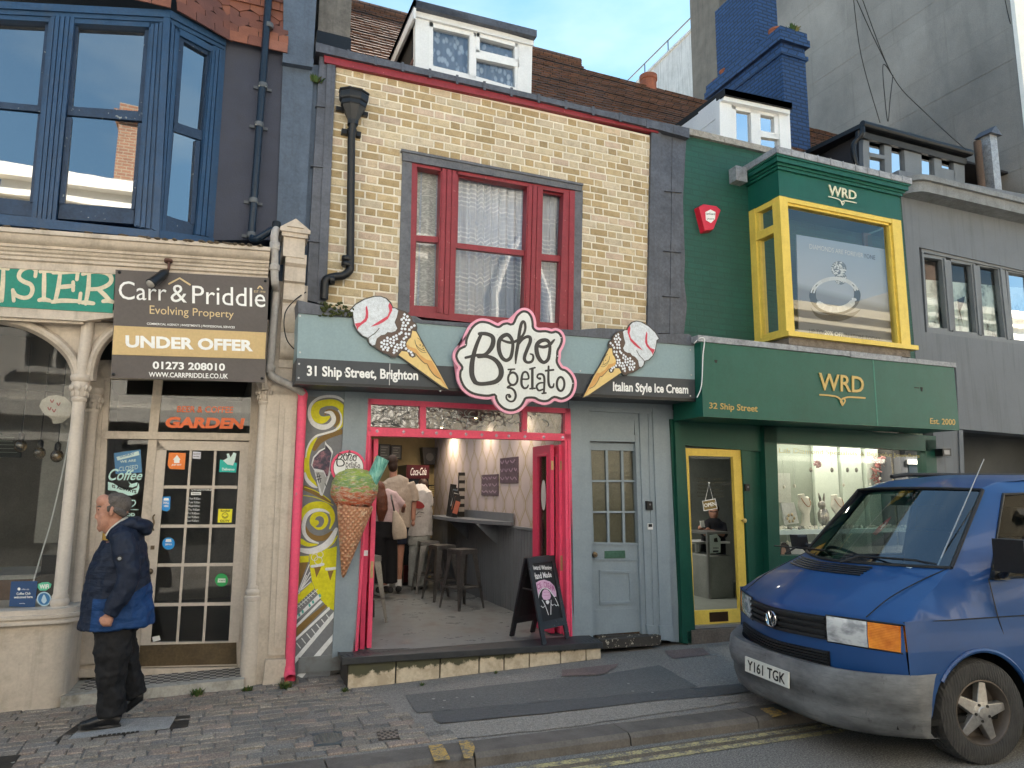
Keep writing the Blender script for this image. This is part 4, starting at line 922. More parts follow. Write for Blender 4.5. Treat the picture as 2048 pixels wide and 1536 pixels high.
while z+.074<zB+.012:
 x=bx0-.06-(.183 if row % 2 else 0);k=0;zz=z
 while x<bx1:
  L=.228+random.uniform(-.004,.004) if k==0 else .109+random.uniform(-.004,.004);k=1-k
  x0,x1=max(x,bx0),min(x+L,bx1);x+=L+.0135
  if x1-x0<.03:continue
  parts=[(x0,x1)]
  if zz<hz1 and x1>hx0 and x0<hx1:parts=[(x0,min(x1,hx0))] if x0<hx0-.03 else ([(max(x0,hx1),x1)] if x1>hx1+.03 else [])
  for u0,u1 in parts:
   if u1-u0<.02:continue
   tn=random.choice(base);q=random.uniform(.88,1.12)
   if L<.12 and random.random()<.5:tn=random.choice([(.42,.31,.16),(.38,.28,.15),(.45,.34,.19)])
   h=.0745+random.uniform(-.002,.002);e=.004;y0=random.uniform(-.0015,.0015);j=random.uniform(-.0015,.0015)
   J=lambda:random.uniform(-.0022,.0022)
   F=[(u0+e+J(),y0+J()*.6,zz+e+j+J()),(u1-e+J(),y0+J()*.6,zz+e-j+J()),(u1-e+J(),y0+J()*.6,zz+h-e-j+J()),(u0+e+J(),y0+J()*.6,zz+h-e+j+J())];Bk=[(u0,.012,zz+j),(u1,.012,zz-j),(u1,.012,zz+h-j),(u0,.012,zz+h+j)]
   b.add(F+Bk,[[0,1,2,3]]+[[i,4+i,4+(i+1) % 4,(i+1) % 4] for i in range(4)])
   b.c+=[tuple(t*q for t in tn)]*5
 z+=.0885;row+=1
b.build('brickwork',M_brick,boho,clean=True)
# lead and red capping
b=MB();b.px(-.05,[(648,104),(1318,257),(1317,266),(649,124)],.08);b.build('red_band',M_redpaint,boho,bevel=.003)
b=MB();b.px(-.09,[(632,84),(700,102),(900,149),(1080,191),(1200,219),(1379,256),(1379,276),(1318,259),(1100,206),(900,160),(649,106),(632,102)],.5)
for i in range(14):
 u=i/13.5;x=640+u*735;y=86+u*170;b.px(-.096,[(x,y),(x+5,y+1),(x+5,y+19),(x,y+18)],.01)
b.px(-.02,[(640,104),(660,108),(640,606),(612,600)],.3);b.px(-.035,[(655,108),(672,114),(652,610),(634,606)],.3)
b.px(-.035,[(1303,262),(1322,264),(1316,668),(1295,664)],.3);b.px(-.012,[(1318,262),(1373,272),(1366,400),(1370,520),(1368,560),(1374,610),(1368,668),(1314,666)],.3);b.px(-.02,[(1345,268),(1352,269),(1347,668),(1340,668)],.3)
for x,y in ((645,210),(636,330),(628,480),(1345,380),(1343,500),(1341,590)):b.px(-.038,[(x-14,y),(x+20,y+3),(x+20,y+5),(x-14,y+2)],.05)
b.build('lead_flashing',M_lead,boho,bevel=.004)
# window
M_leadw=mat('lead_surround',(.12,.125,.14),.6,metal=.2,var=.3,scale=6,bump=.4,dirt=.4,dirtc=(.2,.2,.21))
win=empty('sash_window',None,None,(2.6,0,2.3));win.parent=boho;win.location=Vector((2.6,0,2.3))-WL[boho.name];WL[win.name]=Vector((2.6,0,2.3))
b=MB();b.px(-.03,[(805,299),(1166,368),(1164,382),(805,320)],.14);b.px(-.012,[(805,318),(824,322),(819,625),(796,622)],.12);b.px(-.012,[(1150,380),(1166,381),(1160,668),(1146,668)],.12)
b.px(-.045,[(803,297),(1167,367),(1167,371),(803,302)],.05);b.build('lead_surround',M_leadw,win,bevel=.004)
u={'l':([(834.6,334),(881,343),(880,476),(832,471.6)],[(831.5,480.5),(878,485),(875,614.7),(827,611)]),
     'c':([(916.5,352),(1054,376),(1052.5,504),(914,487)],[(911,494),(1049,511.5),(1047,640),(908,627)]),
     'r':([(1085,383),(1126,392),(1123,514),(1082.6,509)],[(1081.7,519),(1119,522.6),(1116,647.5),(1079,644)])}
gl=MB();sa=MB()
for up,lo in u.values():
 gl.poly([P(*p,.085) for p in up]);gl.poly([P(*p,.055) for p in lo])
 A_,B_,C_,D_=up;E_,F_,H_,I_=lo
 sa.px(.03,[(D_[0]-6,D_[1]-2),(C_[0]+6,C_[1]-2),(F_[0]+7,F_[1]+1),(E_[0]-6,E_[1]+1)],.06)
 for (q,dy) in ((up,.055),(lo,.03)):
  a,c,d,e=q
  sa.px(dy,[(a[0]-7,a[1]-7),(a[0]+1,a[1]),(e[0]+1,e[1]),(e[0]-7,e[1]+4)],.05);sa.px(dy,[(c[0]-1,c[1]),(c[0]+7,c[1]-5),(d[0]+7,d[1]+4),(d[0]-1,d[1])],.05)
 sa.px(.05,[(A_[0]-6,A_[1]-7),(B_[0]+6,B_[1]-6),(B_[0]+6,B_[1]+1),(A_[0]-6,A_[1]+1)],.05)
 sa.px(.025,[(I_[0]-7,I_[1]-1),(H_[0]+7,H_[1]-1),(H_[0]+7,H_[1]+11),(I_[0]-7,I_[1]+11)],.06)
gl.build('pane',G_net,win);sa.build('sash',M_redpaint,win,bevel=.003)
f=MB()
f.px(-.005,[(822,320),(834,323),(828,625),(816,620)],.12);f.px(-.005,[(1128,378),(1151,382),(1147,662),(1118,652)],.12);f.px(-.02,[(1140,382),(1150,383),(1146,662),(1136,660)],.02)
f.px(.0,[(822,319),(1151,381),(1150,390),(822,331)],.12);f.px(-.01,[(816,619),(1148,657),(1148,668),(816,631)],.14)
f.px(.0,[(882,335),(916,342),(908,633),(875,625)],.12);reeds(f,lambda mb,pts,d,o:mb.px(-o,pts,d),(884,336),(914,342),(907,632),(877,624),3,.02)
f.px(.0,[(1055,368),(1086,374),(1080,652),(1047,648)],.12);reeds(f,lambda mb,pts,d,o:mb.px(-o,pts,d),(1057,369),(1084,374),(1078,651),(1049,647),3,.02)
f.build('frame',M_redpaint,win,bevel=.003)
# net curtain with a waved pattern
s=NT('lace_net');tcn=s.n('ShaderNodeTexCoord');sp=s.n('ShaderNodeSeparateXYZ');s.l(tcn.outputs['Object'],sp.inputs[0])
wv=s.n('ShaderNodeMath',operation='SINE');s.l(s.math('MULTIPLY',s.math('ADD',sp.outputs[2],s.math('MULTIPLY',s.math('ABSOLUTE',s.math('SINE',s.math('MULTIPLY',sp.outputs[0],28.0))),.035)),120.0),wv.inputs[0])
band=s.noise(s.obj((.5,.5,3.0)),1.6,3);k=s.math('MULTIPLY',s.ramp(wv.outputs[0],[(.45,0.0),(.6,.6)]),s.ramp(band,[(.42,.0),(.62,1.0)]))
thr=s.noise(s.obj((60,60,2)),3,2)
c_=s.mix(k,s.mix(thr,(.28,.32,.40),(.54,.60,.70)),(.84,.86,.88));M_lace=s.fin(c_,.9)
s=NT('lace_cream');c_=s.mix(s.ramp(s.noise(s.obj((9,9,26)),3,5),[(.45,0.0),(.6,1.0)]),(.40,.40,.36),(.68,.67,.61));M_lace2=s.fin(c_,.9)
def curtain(mb,x0,x1,z0,z1,y,amp=.02,fr=70,n=140):
 vs=[]
 for i in range(n+1):
  x=x0+(x1-x0)*i/n;yy=y+amp*math.sin(x*fr+1.3*math.sin(x*7));vs+=[(x,yy,z0),(x,yy,z1)]
 mb.add(vs,[[2*i,2*i+2,2*i+3,2*i+1] for i in range(n)])
b=MB();curtain(b,hx0+.2,hx1-.1,3.5,hz1-.02,.2,.03,62);b.build('net_curtain',M_lace,win,smooth=True,clean=False)
b=MB();curtain(b,hx0+.02,hx0+.42,3.5,hz1-.02,.17,.012,40,60);b.build('lace_curtain',M_lace2,win,smooth=True,clean=False)
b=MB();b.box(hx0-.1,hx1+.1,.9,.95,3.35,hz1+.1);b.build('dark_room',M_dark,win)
# body of the house: party walls, first floor slab, back wall
b=MB();b.box(.69,.80,.12,6.5,0,6.1);b.box(XW+.06,XW+.16,.12,6.5,0,3.3);b.box(4.72,5.1,.12,6.5,0,6.1);b.box(.8,4.72,6.3,6.5,0,6.1);b.box(.8,4.72,.13,6.3,2.98,3.3);b.box(.8,4.72,.25,6.3,5.9,6.0)
b.box(.8,hx0-.02,.12,.25,3.3,6.0);b.box(hx1+.02,4.72,.12,.25,3.3,6.0);b.box(hx0-.02,hx1+.02,.12,.25,hz1+.02,6.0)
b.build('house_wall',M_dark,boho)
b=MB();b.box(XW,XW+.06,.12,5.5,1.25,2.95)
s=NT('ogee_wallpaper');tcn=s.n('ShaderNodeTexCoord');sp=s.n('ShaderNodeSeparateXYZ');s.l(tcn.outputs['Object'],sp.inputs[0])
yy=s.math('DIVIDE',sp.outputs[1],.36);sn=s.math('MULTIPLY',s.math('SINE',s.math('MULTIPLY',sp.outputs[2],2*math.pi/.56)),.25)
def line(sig,wd_,sh=0.0):
 fr=s.math('FRACT',s.math('ADD',s.math('ADD',yy,sh),sn if sig>0 else s.math('MULTIPLY',sn,-1.0)))
 return s.math('LESS_THAN',s.math('ABSOLUTE',s.math('SUBTRACT',fr,.5)),wd_)
k=s.math('MAXIMUM',s.math('MAXIMUM',line(1,.05),line(-1,.05,.5)),s.math('MAXIMUM',line(1,.018,.13),line(-1,.018,.37)))
c_=s.mix(k,(.44,.385,.39),(.33,.28,.20));c_=s.mix(.3,c_,s.ramp(s.noise(s.obj(),2,4),[(.3,.6),(.7,1.1)]),'MULTIPLY');M_paper=s.fin(c_,.6)
b.build('wallpapered_wall',M_paper,boho)
M_panel=mat('dark_grey_boarding',(.13,.145,.165),.45,var=.12,bump=.08)
b=MB();y=.12
while y<5.5:b.box(XW-.018,XW+.06,y+.007,y+.082,FZ,1.235);y+=.089
b.box(XW-.008,XW+.06,.12,5.5,FZ,1.23);b.box(XW-.035,XW+.06,.12,5.5,1.235,1.27);b.build('boarding',M_panel,boho,bevel=.004)
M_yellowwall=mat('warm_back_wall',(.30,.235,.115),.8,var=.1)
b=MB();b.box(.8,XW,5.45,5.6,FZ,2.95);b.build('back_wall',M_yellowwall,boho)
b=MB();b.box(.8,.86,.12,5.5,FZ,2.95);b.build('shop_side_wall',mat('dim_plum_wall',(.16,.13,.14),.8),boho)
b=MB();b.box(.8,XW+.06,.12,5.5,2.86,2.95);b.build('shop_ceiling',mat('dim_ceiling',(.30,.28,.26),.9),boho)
s=NT('painted_shop_floor');v=s.obj();n1=s.noise(v,3.2,8,.68);n2=s.noise(v,22,5,.7)
c_=s.mix(s.ramp(n1,[(.52,0.0),(.68,.7)]),(.19,.205,.21),(.11,.085,.075));c_=s.mix(s.ramp(n2,[(.66,0.0),(.72,.5)]),c_,(.22,.06,.045))
s.bump(n2,.1,.004);M_floor=s.fin(c_,s.ramp(n1,[(.3,.22),(.7,.42)]))
b=MB();b.box(.8,XW+.06,-.02,5.5,.05,FZ);b.build('shop_floor',M_floor,boho)
# step
q0,q1=G(694,1379,.0),Vector((3.82,-.29,0));e0,e1=Vector((q0.x-.06,q0.y-.04,0)),Vector((q1.x+.01,q1.y-.03,0))
zl,zr=P(690,1330,e0.y).z,P(1198,1297,e1.y).z;tl,tr_=P(690,1318,e0.y).z+.012,P(1198,1288,e1.y).z+.012
M_rub=mat('studded_rubber',(.035,.037,.04),.5,var=.25,bump=.2,dirt=.35,dirtc=(.075,.07,.065))
b=MB();b.add([(e0.x,e0.y,zl),(e1.x,e1.y,zr),(e1.x,e1.y,tr_),(e0.x,e0.y,tl),(e0.x+.05,.0,zl),(e1.x,.0,zr),(e1.x,.0,FZ-.004),(e0.x+.05,.0,FZ-.002)],
     [[0,1,2,3],[3,2,6,7],[0,4,5,1],[1,5,6,2],[0,3,7,4],[4,7,6,5]])
b.build('step_tread',M_rub,boho,bevel=.006)
b=MB()
for i in range(54):
 for j in range(9):
  u,v_=(i+.5)/54,.2+.75*j/9
  pf=Vector((e0.x,e0.y,tl)).lerp(Vector((e1.x,e1.y,tr_)),u);pb=Vector((e0.x+.05,0,FZ-.002)).lerp(Vector((e1.x,0,FZ-.004)),u);p=pf.lerp(pb,v_)
  b.add([(p.x-.013,p.y,p.z+.0005),(p.x,p.y-.010,p.z+.0005),(p.x+.013,p.y,p.z+.0005),(p.x,p.y+.010,p.z+.0005),(p.x,p.y,p.z+.005)],[[0,1,4],[1,2,4],[2,3,4],[3,0,4]])
tag(b.build('step_studs',M_rub,boho),None,None,None,'stuff')
b=MB();
s=NT('weathered_tile');v=s.obj();n1=s.noise(v,7,8,.7);n2=s.noise(s.obj((4,4,1)),3,7,.7);sp=s.n('ShaderNodeSeparateXYZ');s.l(v,sp.inputs[0])
hgt=s.math('ADD',s.math('MULTIPLY',sp.outputs[2],4.2),s.math('MULTIPLY',n1,.9))
c_=s.mix(s.ramp(n1,[(.40,0.0),(.58,.75)]),(.62,.53,.40),(.36,.28,.19));c_=s.mix(s.ramp(hgt,[(.92,0.0),(1.06,1.0)]),c_,s.mix(n2,(.05,.045,.035),(.07,.075,.03)))
s.bump(n1,.3,.01);M_wtile=s.fin(c_,.6)
cuts=[0,.165,.325,.475,.575,.68,.815,.93,1.0]
for a,c in zip(cuts,cuts[1:]):
 p,r_=q0.lerp(q1,a+.003),q0.lerp(q1,c-.003);za,zc=zl+(zr-zl)*a,zl+(zr-zl)*c
 b.prism([(p.x,p.y,0),(r_.x,r_.y,0),(r_.x,r_.y,zc-.004),(p.x,p.y,za-.004)],(0,.03,0))
b.build('step_tile',M_wtile,boho)
b=MB();b.add([(q0.x,q0.y+.02,0),(q1.x,q1.y+.02,0),(q1.x,q1.y+.02,zr-.005),(q0.x,q0.y+.02,zl-.005),(q0.x+.02,0,0),(q1.x,0,0),(q1.x,0,zr-.005),(q0.x+.02,0,zl-.005)],[[0,1,2,3],[0,3,7,4],[1,5,6,2]])
b.build('step_core',mat('damp_concrete',(.055,.05,.045),.9,var=.3,bump=.4),boho)
# fascia
M_fasc=mat('pale_blue_fascia',(.235,.325,.35),.45,var=.05,scale=1.5,bump=.05,dirt=.12,dirtc=(.2,.27,.28),streak=.22)
M_fdark=mat('charcoal_fascia',(.048,.054,.062),.45,var=.1,bump=.06,streak=.15,dirtc=(.09,.1,.1))
b=MB();b.px(-.5,[(597,624),(1389,689),(1389.5,759),(594,716)],.5);fas=tag(b.build('fascia_sign',M_fasc),'long pale blue and charcoal gelato fascia with the street address','sign')
b=MB();b.px(-.504,[(594,716),(1389.5,759),(1390.5,800),(591,765)],.5);b.build('charcoal_band',M_fdark,fas)
b=MB();b.px(-.515,[(595,600),(702,623),(790,632),(830,632),(845,640),(1150,660),(1200,656),(1260,659),(1300,668),(1378,668),(1398,684),(1389,691),(597,626)],.52);b.build('lead_capping',M_lead,fas,bevel=.004)
b=MB();b.px(-.51,[(590,762),(1391,797),(1391,803),(590,768)],.05);b.build('drip_edge',M_black,fas)
b=MB();[b.disc(P(x,y,-.5),.009,-.509,8,.004) for x,y in ((600,632),(600,705),(598,728),(597,756),(690,745),(780,750),(880,782),(1160,742),(1180,788),(1282,770),(1380,700),(1382,750),(1380,792),(770,660))];b.px(-.5055,[(779,727),(780.5,727),(779.5,774),(778,774)],.004);b.build('fixing_screw',flat('screw_steel',(.5,.5,.5)),fas)
b=MB();textpx(b,'31 Ship Street, Brighton',-.508,tq(560,560,3.103,167,857,530,560,614,641),bold=.03);textpx(b,'Italian Style Ice Cream',-.508,tq(1150,630,8.192,622,1856,1092,1148,1292,1334),bold=.03)
b.build('lettering',WHITE,fas)
b=MB()
for i in range(60):c=P(random.uniform(640,706),random.uniform(606,632),-.53);b.blob((c.x,c.y,c.z),(random.uniform(.008,.022),.012,random.uniform(.006,.02)),6,4,0,.4)
tag(b.build('moss_clump',M_moss),'dark moss clump hanging over the lead edge of the pale blue fascia','moss')
# hand cut cone signs
def conesign(label,mp_,wd):
 yb=-.535
 pl=lambda a,c,d=0.0:P(*mp_(a,c),yb-d)
 out=[(60,300),(150,205),(280,130),(420,90),(520,88),(610,120),(670,180),(700,250),(760,270),(800,290),(870,310),(930,350),(975,400),(990,460),(1040,490),(1055,540),(1048,600),(1210,900),(1335,1100),(1530,1472),(1420,1425),(1000,1125),(780,955),(740,985),(680,985),(640,950),(560,920),(480,870),(430,835),(370,800),(335,740),(330,705),(250,670),(180,600),(135,520),(115,400),(105,345)]
 b=MB();b.prism([pl(*p) for p in grow(out,4)],(0,.018,0));t=tag(b.build('cone_sign',flat('sign_outline',(.045,.04,.035),.5)),label,'sign','cut out ice cream cone signs on the fascia')
 b=MB();fill(b,[(75,305),(160,215),(290,140),(430,100),(520,98),(600,130),(655,190),(690,265),(740,270),(780,300),(770,340),(755,400),(725,470),(740,510),(765,560),(740,600),(680,620),(620,615),(585,650),(530,660),(490,690),(465,710),(450,760),(440,800),(400,810),(360,770),(345,700),(260,665),(185,590),(145,510),(125,400),(120,335)],pl,.002);b.build('vanilla',mat('mosaic_white',(.60,.64,.68),.35,var=.2,scale=30,fine=120,bump=.15),t)
 b=MB();fill(b,[(320,225),(340,320),(340,400),(310,460),(240,510),(195,550),(185,585),(145,490),(230,475),(290,420),(305,350),(300,260)],pl,.004);fill(b,[(650,185),(690,240),(690,300),(660,360),(630,420),(560,470),(480,510),(375,540),(430,500),(540,430),(620,380),(650,310),(635,230)],pl,.004);b.build('red_ripple',flat('ripple_red',(.55,.03,.07),.4),t)
 b=MB();fill(b,[(780,292),(870,320),(930,360),(972,410),(982,462),(1032,500),(1040,540),(1026,588),(985,600),(960,690),(920,730),(893,780),(898,850),(960,890),(1018,932),(1026,968),(985,986),(948,958),(922,902),(860,880),(800,900),(750,955),(700,972),(650,935),(560,908),(480,860),(450,830),(455,765),(475,704),(532,666),(590,655),(625,620),(690,622),(750,604),(772,560),(736,480),(762,400),(778,340)],pl,.003);b.build('chocolate',flat('chocolate',(.085,.048,.034),.45),t)
 b=MB();fill(b,[(985,596),(1038,605),(1195,895),(1322,1100),(1512,1452),(1420,1408),(1000,1105),(785,950),(830,892),(914,904),(945,968),(990,994),(1036,970),(1022,925),(904,850),(897,780),(930,724),(965,694)],pl,.004);b.build('wafer',flat('wafer_yellow',(.72,.52,.20),.5),t)
 b=MB();fill(b,[(905,790),(950,830),(1040,860),(1100,950),(1200,1020),(1270,1035),(1320,1120),(1500,1440),(1440,1370),(1390,1300),(1290,1220),(1240,1150),(1200,1080),(1160,1070),(1090,1000),(1038,930),(960,876),(908,846)],pl,.006);b.build('wafer_shade',flat('wafer_orange',(.62,.33,.10),.5),t)
 b=MB();ribbon(b,[(1030,930),(1090,1000),(1160,1070),(1200,1080),(1240,1160),(1310,1250),(1395,1300)],9,onplane_f(pl,.008));ribbon(b,[(1022,730),(1040,800),(1100,860),(1170,892)],8,onplane_f(pl,.008));ribbon(b,[(1025,760),(1060,850),(1130,910),(1190,915)],6,onplane_f(pl,.008));ribbon(b,[(1060,700),(1100,730),(1150,810)],7,onplane_f(pl,.008))
 ribbon(b,[(345,700),(380,670),(440,630),(500,560)],12,onplane_f(pl,.004))
 for c in ((1100,805),(1140,820),(1145,855)):disk(b,c,9,pl,.008,n=10)
 b.build('drawn_lines',flat('sign_outline',(.045,.04,.035),.5),t)
 b=MB()
 for i,(x,y) in enumerate(((870,358),(912,388),(860,408),(830,432),(895,436),(938,438),(854,478),(920,484),(844,520),(888,520),(832,568),(880,572),(1014,520),(972,545),(942,580),(824,622),(798,642),(890,640),(936,644),(750,668),(710,688),(620,700),(893,688),(862,712),(758,714),(668,718),(715,735),(575,742),(622,744),(535,768),(664,770),(712,776),(830,760),(868,768),(570,790),(616,796),(765,800),(815,800),(680,815),(864,812),(535,826),(590,838),(735,834),(782,848),(826,842),(634,846),(560,868),(622,880),(720,876),(892,858),(758,888),(930,890),(716,916),(966,910),(985,950))):
  if i % 2:disk(b,(x,y),20,pl,.006,n=10)
  else:
   a=random.uniform(0,1.5);b.poly([pl(x+24*math.cos(a+k*math.pi/2),y+24*math.sin(a+k*math.pi/2),.006) for k in range(4)])
 b.build('mirror_chips',flat('mirror_chip',(.72,.76,.82),.15),t)
def onplane_f(pl,lift):return lambda a,c,d=0.0:pl(a,c,lift+d)
conesign('tall cone sign leaning away from the grey downpipe, beside the shop address',lambda a,c:(690+a/7.314,580+c/7.314),1)
def mp2(a,c):
 dx,dy=a-1525,c-1465;k1=(dx*-1377-dy*-1005)/846480.0*1.0;k2=(-1465*dy+1165*dx)/846480.0
 k1=(dx*(-1377)-dy*(-1005))/(-1465*-1377-(-1165)*(-1005));k2=(-1465*dy-(-1165)*dx)/(-1465*-1377-(-1165)*(-1005))
 return 1150+(125+k1*1260+k2*885)/8.192,630+(1355+k1*-970+k2*-1260)/8.192
conesign('cone sign leaning towards the green jeweller, beside the ice cream words',mp2,1)
# cloud shaped name board
LOGO=[(252,575),(262,500),(298,410),(345,335),(405,285),(470,265),(560,278),(630,312),(687,330),(735,298),(800,284),(860,296),(905,205),(960,148),(1015,130),(1075,152),(1118,212),(1136,290),(1142,352),(1195,386),(1290,384),(1365,402),(1415,390),(1468,412),(1502,462),(1510,525),(1488,592),(1455,655),(1452,725),(1446,792),(1492,868),(1548,888),(1612,948),(1652,1030),(1652,1112),(1622,1198),(1570,1250),(1490,1278),(1400,1256),(1330,1300),(1260,1310),(1190,1292),(1140,1266),(1045,1268),(1026,1296),(980,1368),(900,1418),(820,1425),(740,1396),(672,1332),(640,1262),(633,1226),(560,1240),(460,1234),(340,1204),(252,1140),(202,1060),(180,980),(186,905),(208,866),(160,800),(132,735),(138,680),(172,622),(222,592)]
def boho_words(mb,pl):
 r=lambda p,w_,**k:ribbon(mb,p,w_,pl,n=6,**k)
 r([(470,425),(410,560),(362,720),(342,860),(348,970),(385,1050)],[40,48,58,66,66,60])
 r([(440,432),(520,432),(592,458),(618,505),(606,585),(560,658),(500,702),(400,708),(265,738)],[44,48,52,58,62,54,42,38,34])
 r([(430,725),(540,722),(645,770),(712,868),(714,968),(655,1040),(545,1068),(440,1072),(378,1042),(348,970)],[46,46,56,66,66,60,52,50,56,62])
 r([(800,445),(735,468),(692,535),(692,645),(730,738),(785,772),(838,738),(862,650),(868,560),(848,492)],[50,54,54,54,50,46,46,44,42,46],closed=True)
 r([(705,500),(770,530),(840,545),(905,528),(962,488),(1008,432),(1028,360),(1022,298),(1000,276),(975,312),(952,425),(935,560),(912,700),(904,812)],[26,32,36,36,34,32,32,34,36,40,42,44,40,20])
 r([(935,575),(988,505),(1048,470),(1088,482),(1090,535),(1060,612),(1026,700),(1018,762),(1052,798),(1108,788),(1130,742),(1122,702),(1092,690)],[30,36,40,44,46,46,44,42,36,34,30,26,18])
 r([(1280,512),(1212,532),(1172,592),(1180,690),(1218,768),(1268,798),(1318,760),(1338,672),(1342,592),(1324,532)],[48,54,56,56,52,44,44,42,40,44],closed=True)
 r([(1190,588),(1262,602),(1330,580),(1368,545),(1400,508)],[36,40,42,36,22])
 r([(810,890),(890,885)],22);r([(850,893),(828,925)],20)
 el=lambda cx_,cy_,rx,ry,n=14,tilt=0.0:[(cx_+rx*math.cos(2*math.pi*i/n)+tilt*math.sin(2*math.pi*i/n)*ry,cy_+ry*math.sin(2*math.pi*i/n)) for i in range(n)]
 r(el(868,1008,60,80),29,closed=True)
 r([(850,1088),(798,1120),(852,1130),(892,1170),(905,1232),(880,1288),(832,1298),(788,1262),(790,1218),(826,1210)],[26,24,26,30,30,26,24,24,22,20]);disk(mb,(828,1234),22,pl,.003)
 r([(982,1012),(1066,1008),(1060,945),(1030,920),(996,940),(980,1010),(982,1085),(1012,1128),(1050,1120),(1066,1090)],[20,24,26,26,28,32,32,28,24,18])
 r([(1118,878),(1118,1132)],34);r([(1086,884),(1152,866)],22);r([(1088,1136),(1152,1130)],22)
 r([(1206,1008),(1180,985),(1200,950),(1250,955),(1272,1010),(1266,1192)],[24,24,26,28,30,26]);r([(1264,1058),(1205,1066),(1172,1108),(1200,1158),(1258,1142)],[20,24,28,26,20]);r([(1244,1196),(1292,1190)],22);disk(mb,(1214,1006),18,pl,.003)
 r([(1326,850),(1324,1040),(1345,1112),(1382,1112),(1394,1072)],[26,32,30,26,18]);r([(1288,906),(1388,894)],26)
 r(el(1480,1075,48,88),30,closed=True)
t=None
pl=lambda a,c,d=0.0:P(890+a/6.4,600+c/6.4,-.575-d)
b=MB();b.prism([pl(*p) for p in grow(crom(LOGO,3,True),32)],(0,.03,0));t=tag(b.build('name_board',flat('sugar_pink',(.82,.36,.48),.45)),'white cloud shaped gelato name board with black and pink outlines','sign')
b=MB();fill(b,crom(LOGO,3,True),pl,.003);b.build('black_outline',flat('soft_black',(.03,.027,.026),.5),t)
b=MB();fill(b,grow(crom(LOGO,3,True),-31),pl,.006);b.build('white_face',mat('sign_white',(.70,.715,.69),.4,var=.05,scale=2,bump=.03,streak=.1,dirtc=(.45,.46,.44)),t)
b=MB();boho_words(b,onplane_f(pl,.008));b.build('lettering',flat('soft_black',(.03,.027,.026),.5),t)
b=MB()
for p in ((322,368),(262,570),(176,826),(205,1078),(1484,480),(1444,718),(1636,1066),(670,446),(1146,502),(684,1080)):disk(b,p,8,pl,.010,n=8)
b.build('screw',flat('screw_steel',(.5,.5,.5),.3,metal=.8),t)
# hopper and black downpipe
t=empty('black_downpipe','black rainwater hopper and downpipe on the pale brick front','downpipe',P(700,545,-.1))
c=P(707,215,-.12)
def hopper(mb,rows,cx_,cy_,z0):
 vs=[];n=8
 for r,z in rows:vs+=[(cx_+r*math.cos(math.pi/8+k*math.pi/4),cy_+.72*r*math.sin(math.pi/8+k*math.pi/4),z0+z) for k in range(n)]
 mb.add(vs,[[i*n+k,i*n+(k+1) % n,(i+1)*n+(k+1) % n,(i+1)*n+k] for i in range(len(rows)-1) for k in range(n)]+[list(range(n)),[(len(rows)-1)*n+k for k in range(n)]])
b=MB();hopper(b,[(.055,-.17),(.06,-.12),(.125,.02),(.135,.03),(.135,.07),(.15,.085),(.155,.10),(.16,.15),(.15,.16),(.165,.175),(.165,.185),(.10,.19)],c.x,c.y,c.z-.02);b.box(c.x-.165,c.x+.165,-.05,-.0,c.z-.02,c.z+.02);b.build('hopper',M_black,t)
b=MB();pe=P(698,530,-.085)
b.tube([(c.x,-.12,c.z-.16),(c.x-.002,-.085,c.z-.35),(pe.x+.012,-.085,pe.z)],.04,16);b.tube(crom([(pe.x+.012,-.085,pe.z),(pe.x+.005,-.085,pe.z-.06),(pe.x-.06,-.085,pe.z-.12),(P(668,560,-.085).x,-.085,pe.z-.14),(P(652,566,-.085).x,-.085,pe.z-.18),(P(649,580,-.085).x,-.085,pe.z-.25),(P(648,602,-.085).x,-.085,pe.z-.38)],5),.041,16);b.build('pipe',M_black,t,smooth=True)
b=MB()
for z_,w_ in ((c.z-.19,.048),(c.z-.27,.048),(pe.z+.04,.049),(pe.z-.02,.049)):b.lathe([(w_,0),(w_+.003,.005),(w_+.003,.04),(w_,.045)],(pe.x+.012 if z_<3.5 else c.x,-.087,z_),n=16)
b.box(c.x-.10,c.x+.10,-.06,-.0,c.z-.27,c.z-.22)
b.lathe([(.048,0),(.051,.004),(.051,.04),(.048,.045)],P(668,560,-.085),(-1,0,-.15),16);b.build('collar',M_black,t,smooth=True)
b=MB();b.px(-.02,[(682,175),(728,186),(728,192),(682,190)],.03);b.build('outlet',M_redpaint,t)
# ground floor joinery
b=MB();b.px(-.03,[(690,776),(738,780),(710,1302),(664,1316)],.14);b.px(-.03,[(1138,790),(1178,790),(1186,1276),(1144,1280)],.14)
b.px(-.01,[(600,766),(1345,800),(1345,830),(738,800),(610,792)],.14)
b.build('pilaster',M_grey,boho,bevel=.004)
b=MB();b.px(-.01,[(664,1314),(694,1308),(694,1340),(660,1352)],.12);b.build('pilaster_foot',mat('damp_plinth',(.06,.058,.055),.9,var=.35,bump=.4,dirt=.5),boho)
z3=lambda x,y:(560+x/3.103,560+y/3.103)
f=MB();Q=lambda pts:[z3(*p) for p in pts]
f.px(-.03,Q([(543,735),(1803,798),(1803,828),(543,767)]),.10);f.px(-.03,Q([(543,912),(1805,955),(1807,998),(543,968)]),.10)
f.px(-.03,Q([(543,735),(566,737),(562,968),(540,968)]),.1);f.px(-.03,Q([(1770,798),(1803,798),(1807,998),(1768,996)]),.1)
f.px(-.02,Q([(870,778),(906,780),(906,930),(870,926)]),.08);f.px(-.02,Q([(1503,812),(1535,812),(1533,950),(1503,948)]),.08)
f.px(-.03,[(733,868),(742,872),(716,1302),(706,1303)],.1);f.px(-.045,[(738,868),(741,868),(714,1302),(711,1302)],.02)
f.px(-.03,[(1130,876),(1142,880),(1149,1279),(1134,1279)],.1);f.px(-.045,[(1136,878),(1139,878),(1145,1279),(1142,1279)],.02)
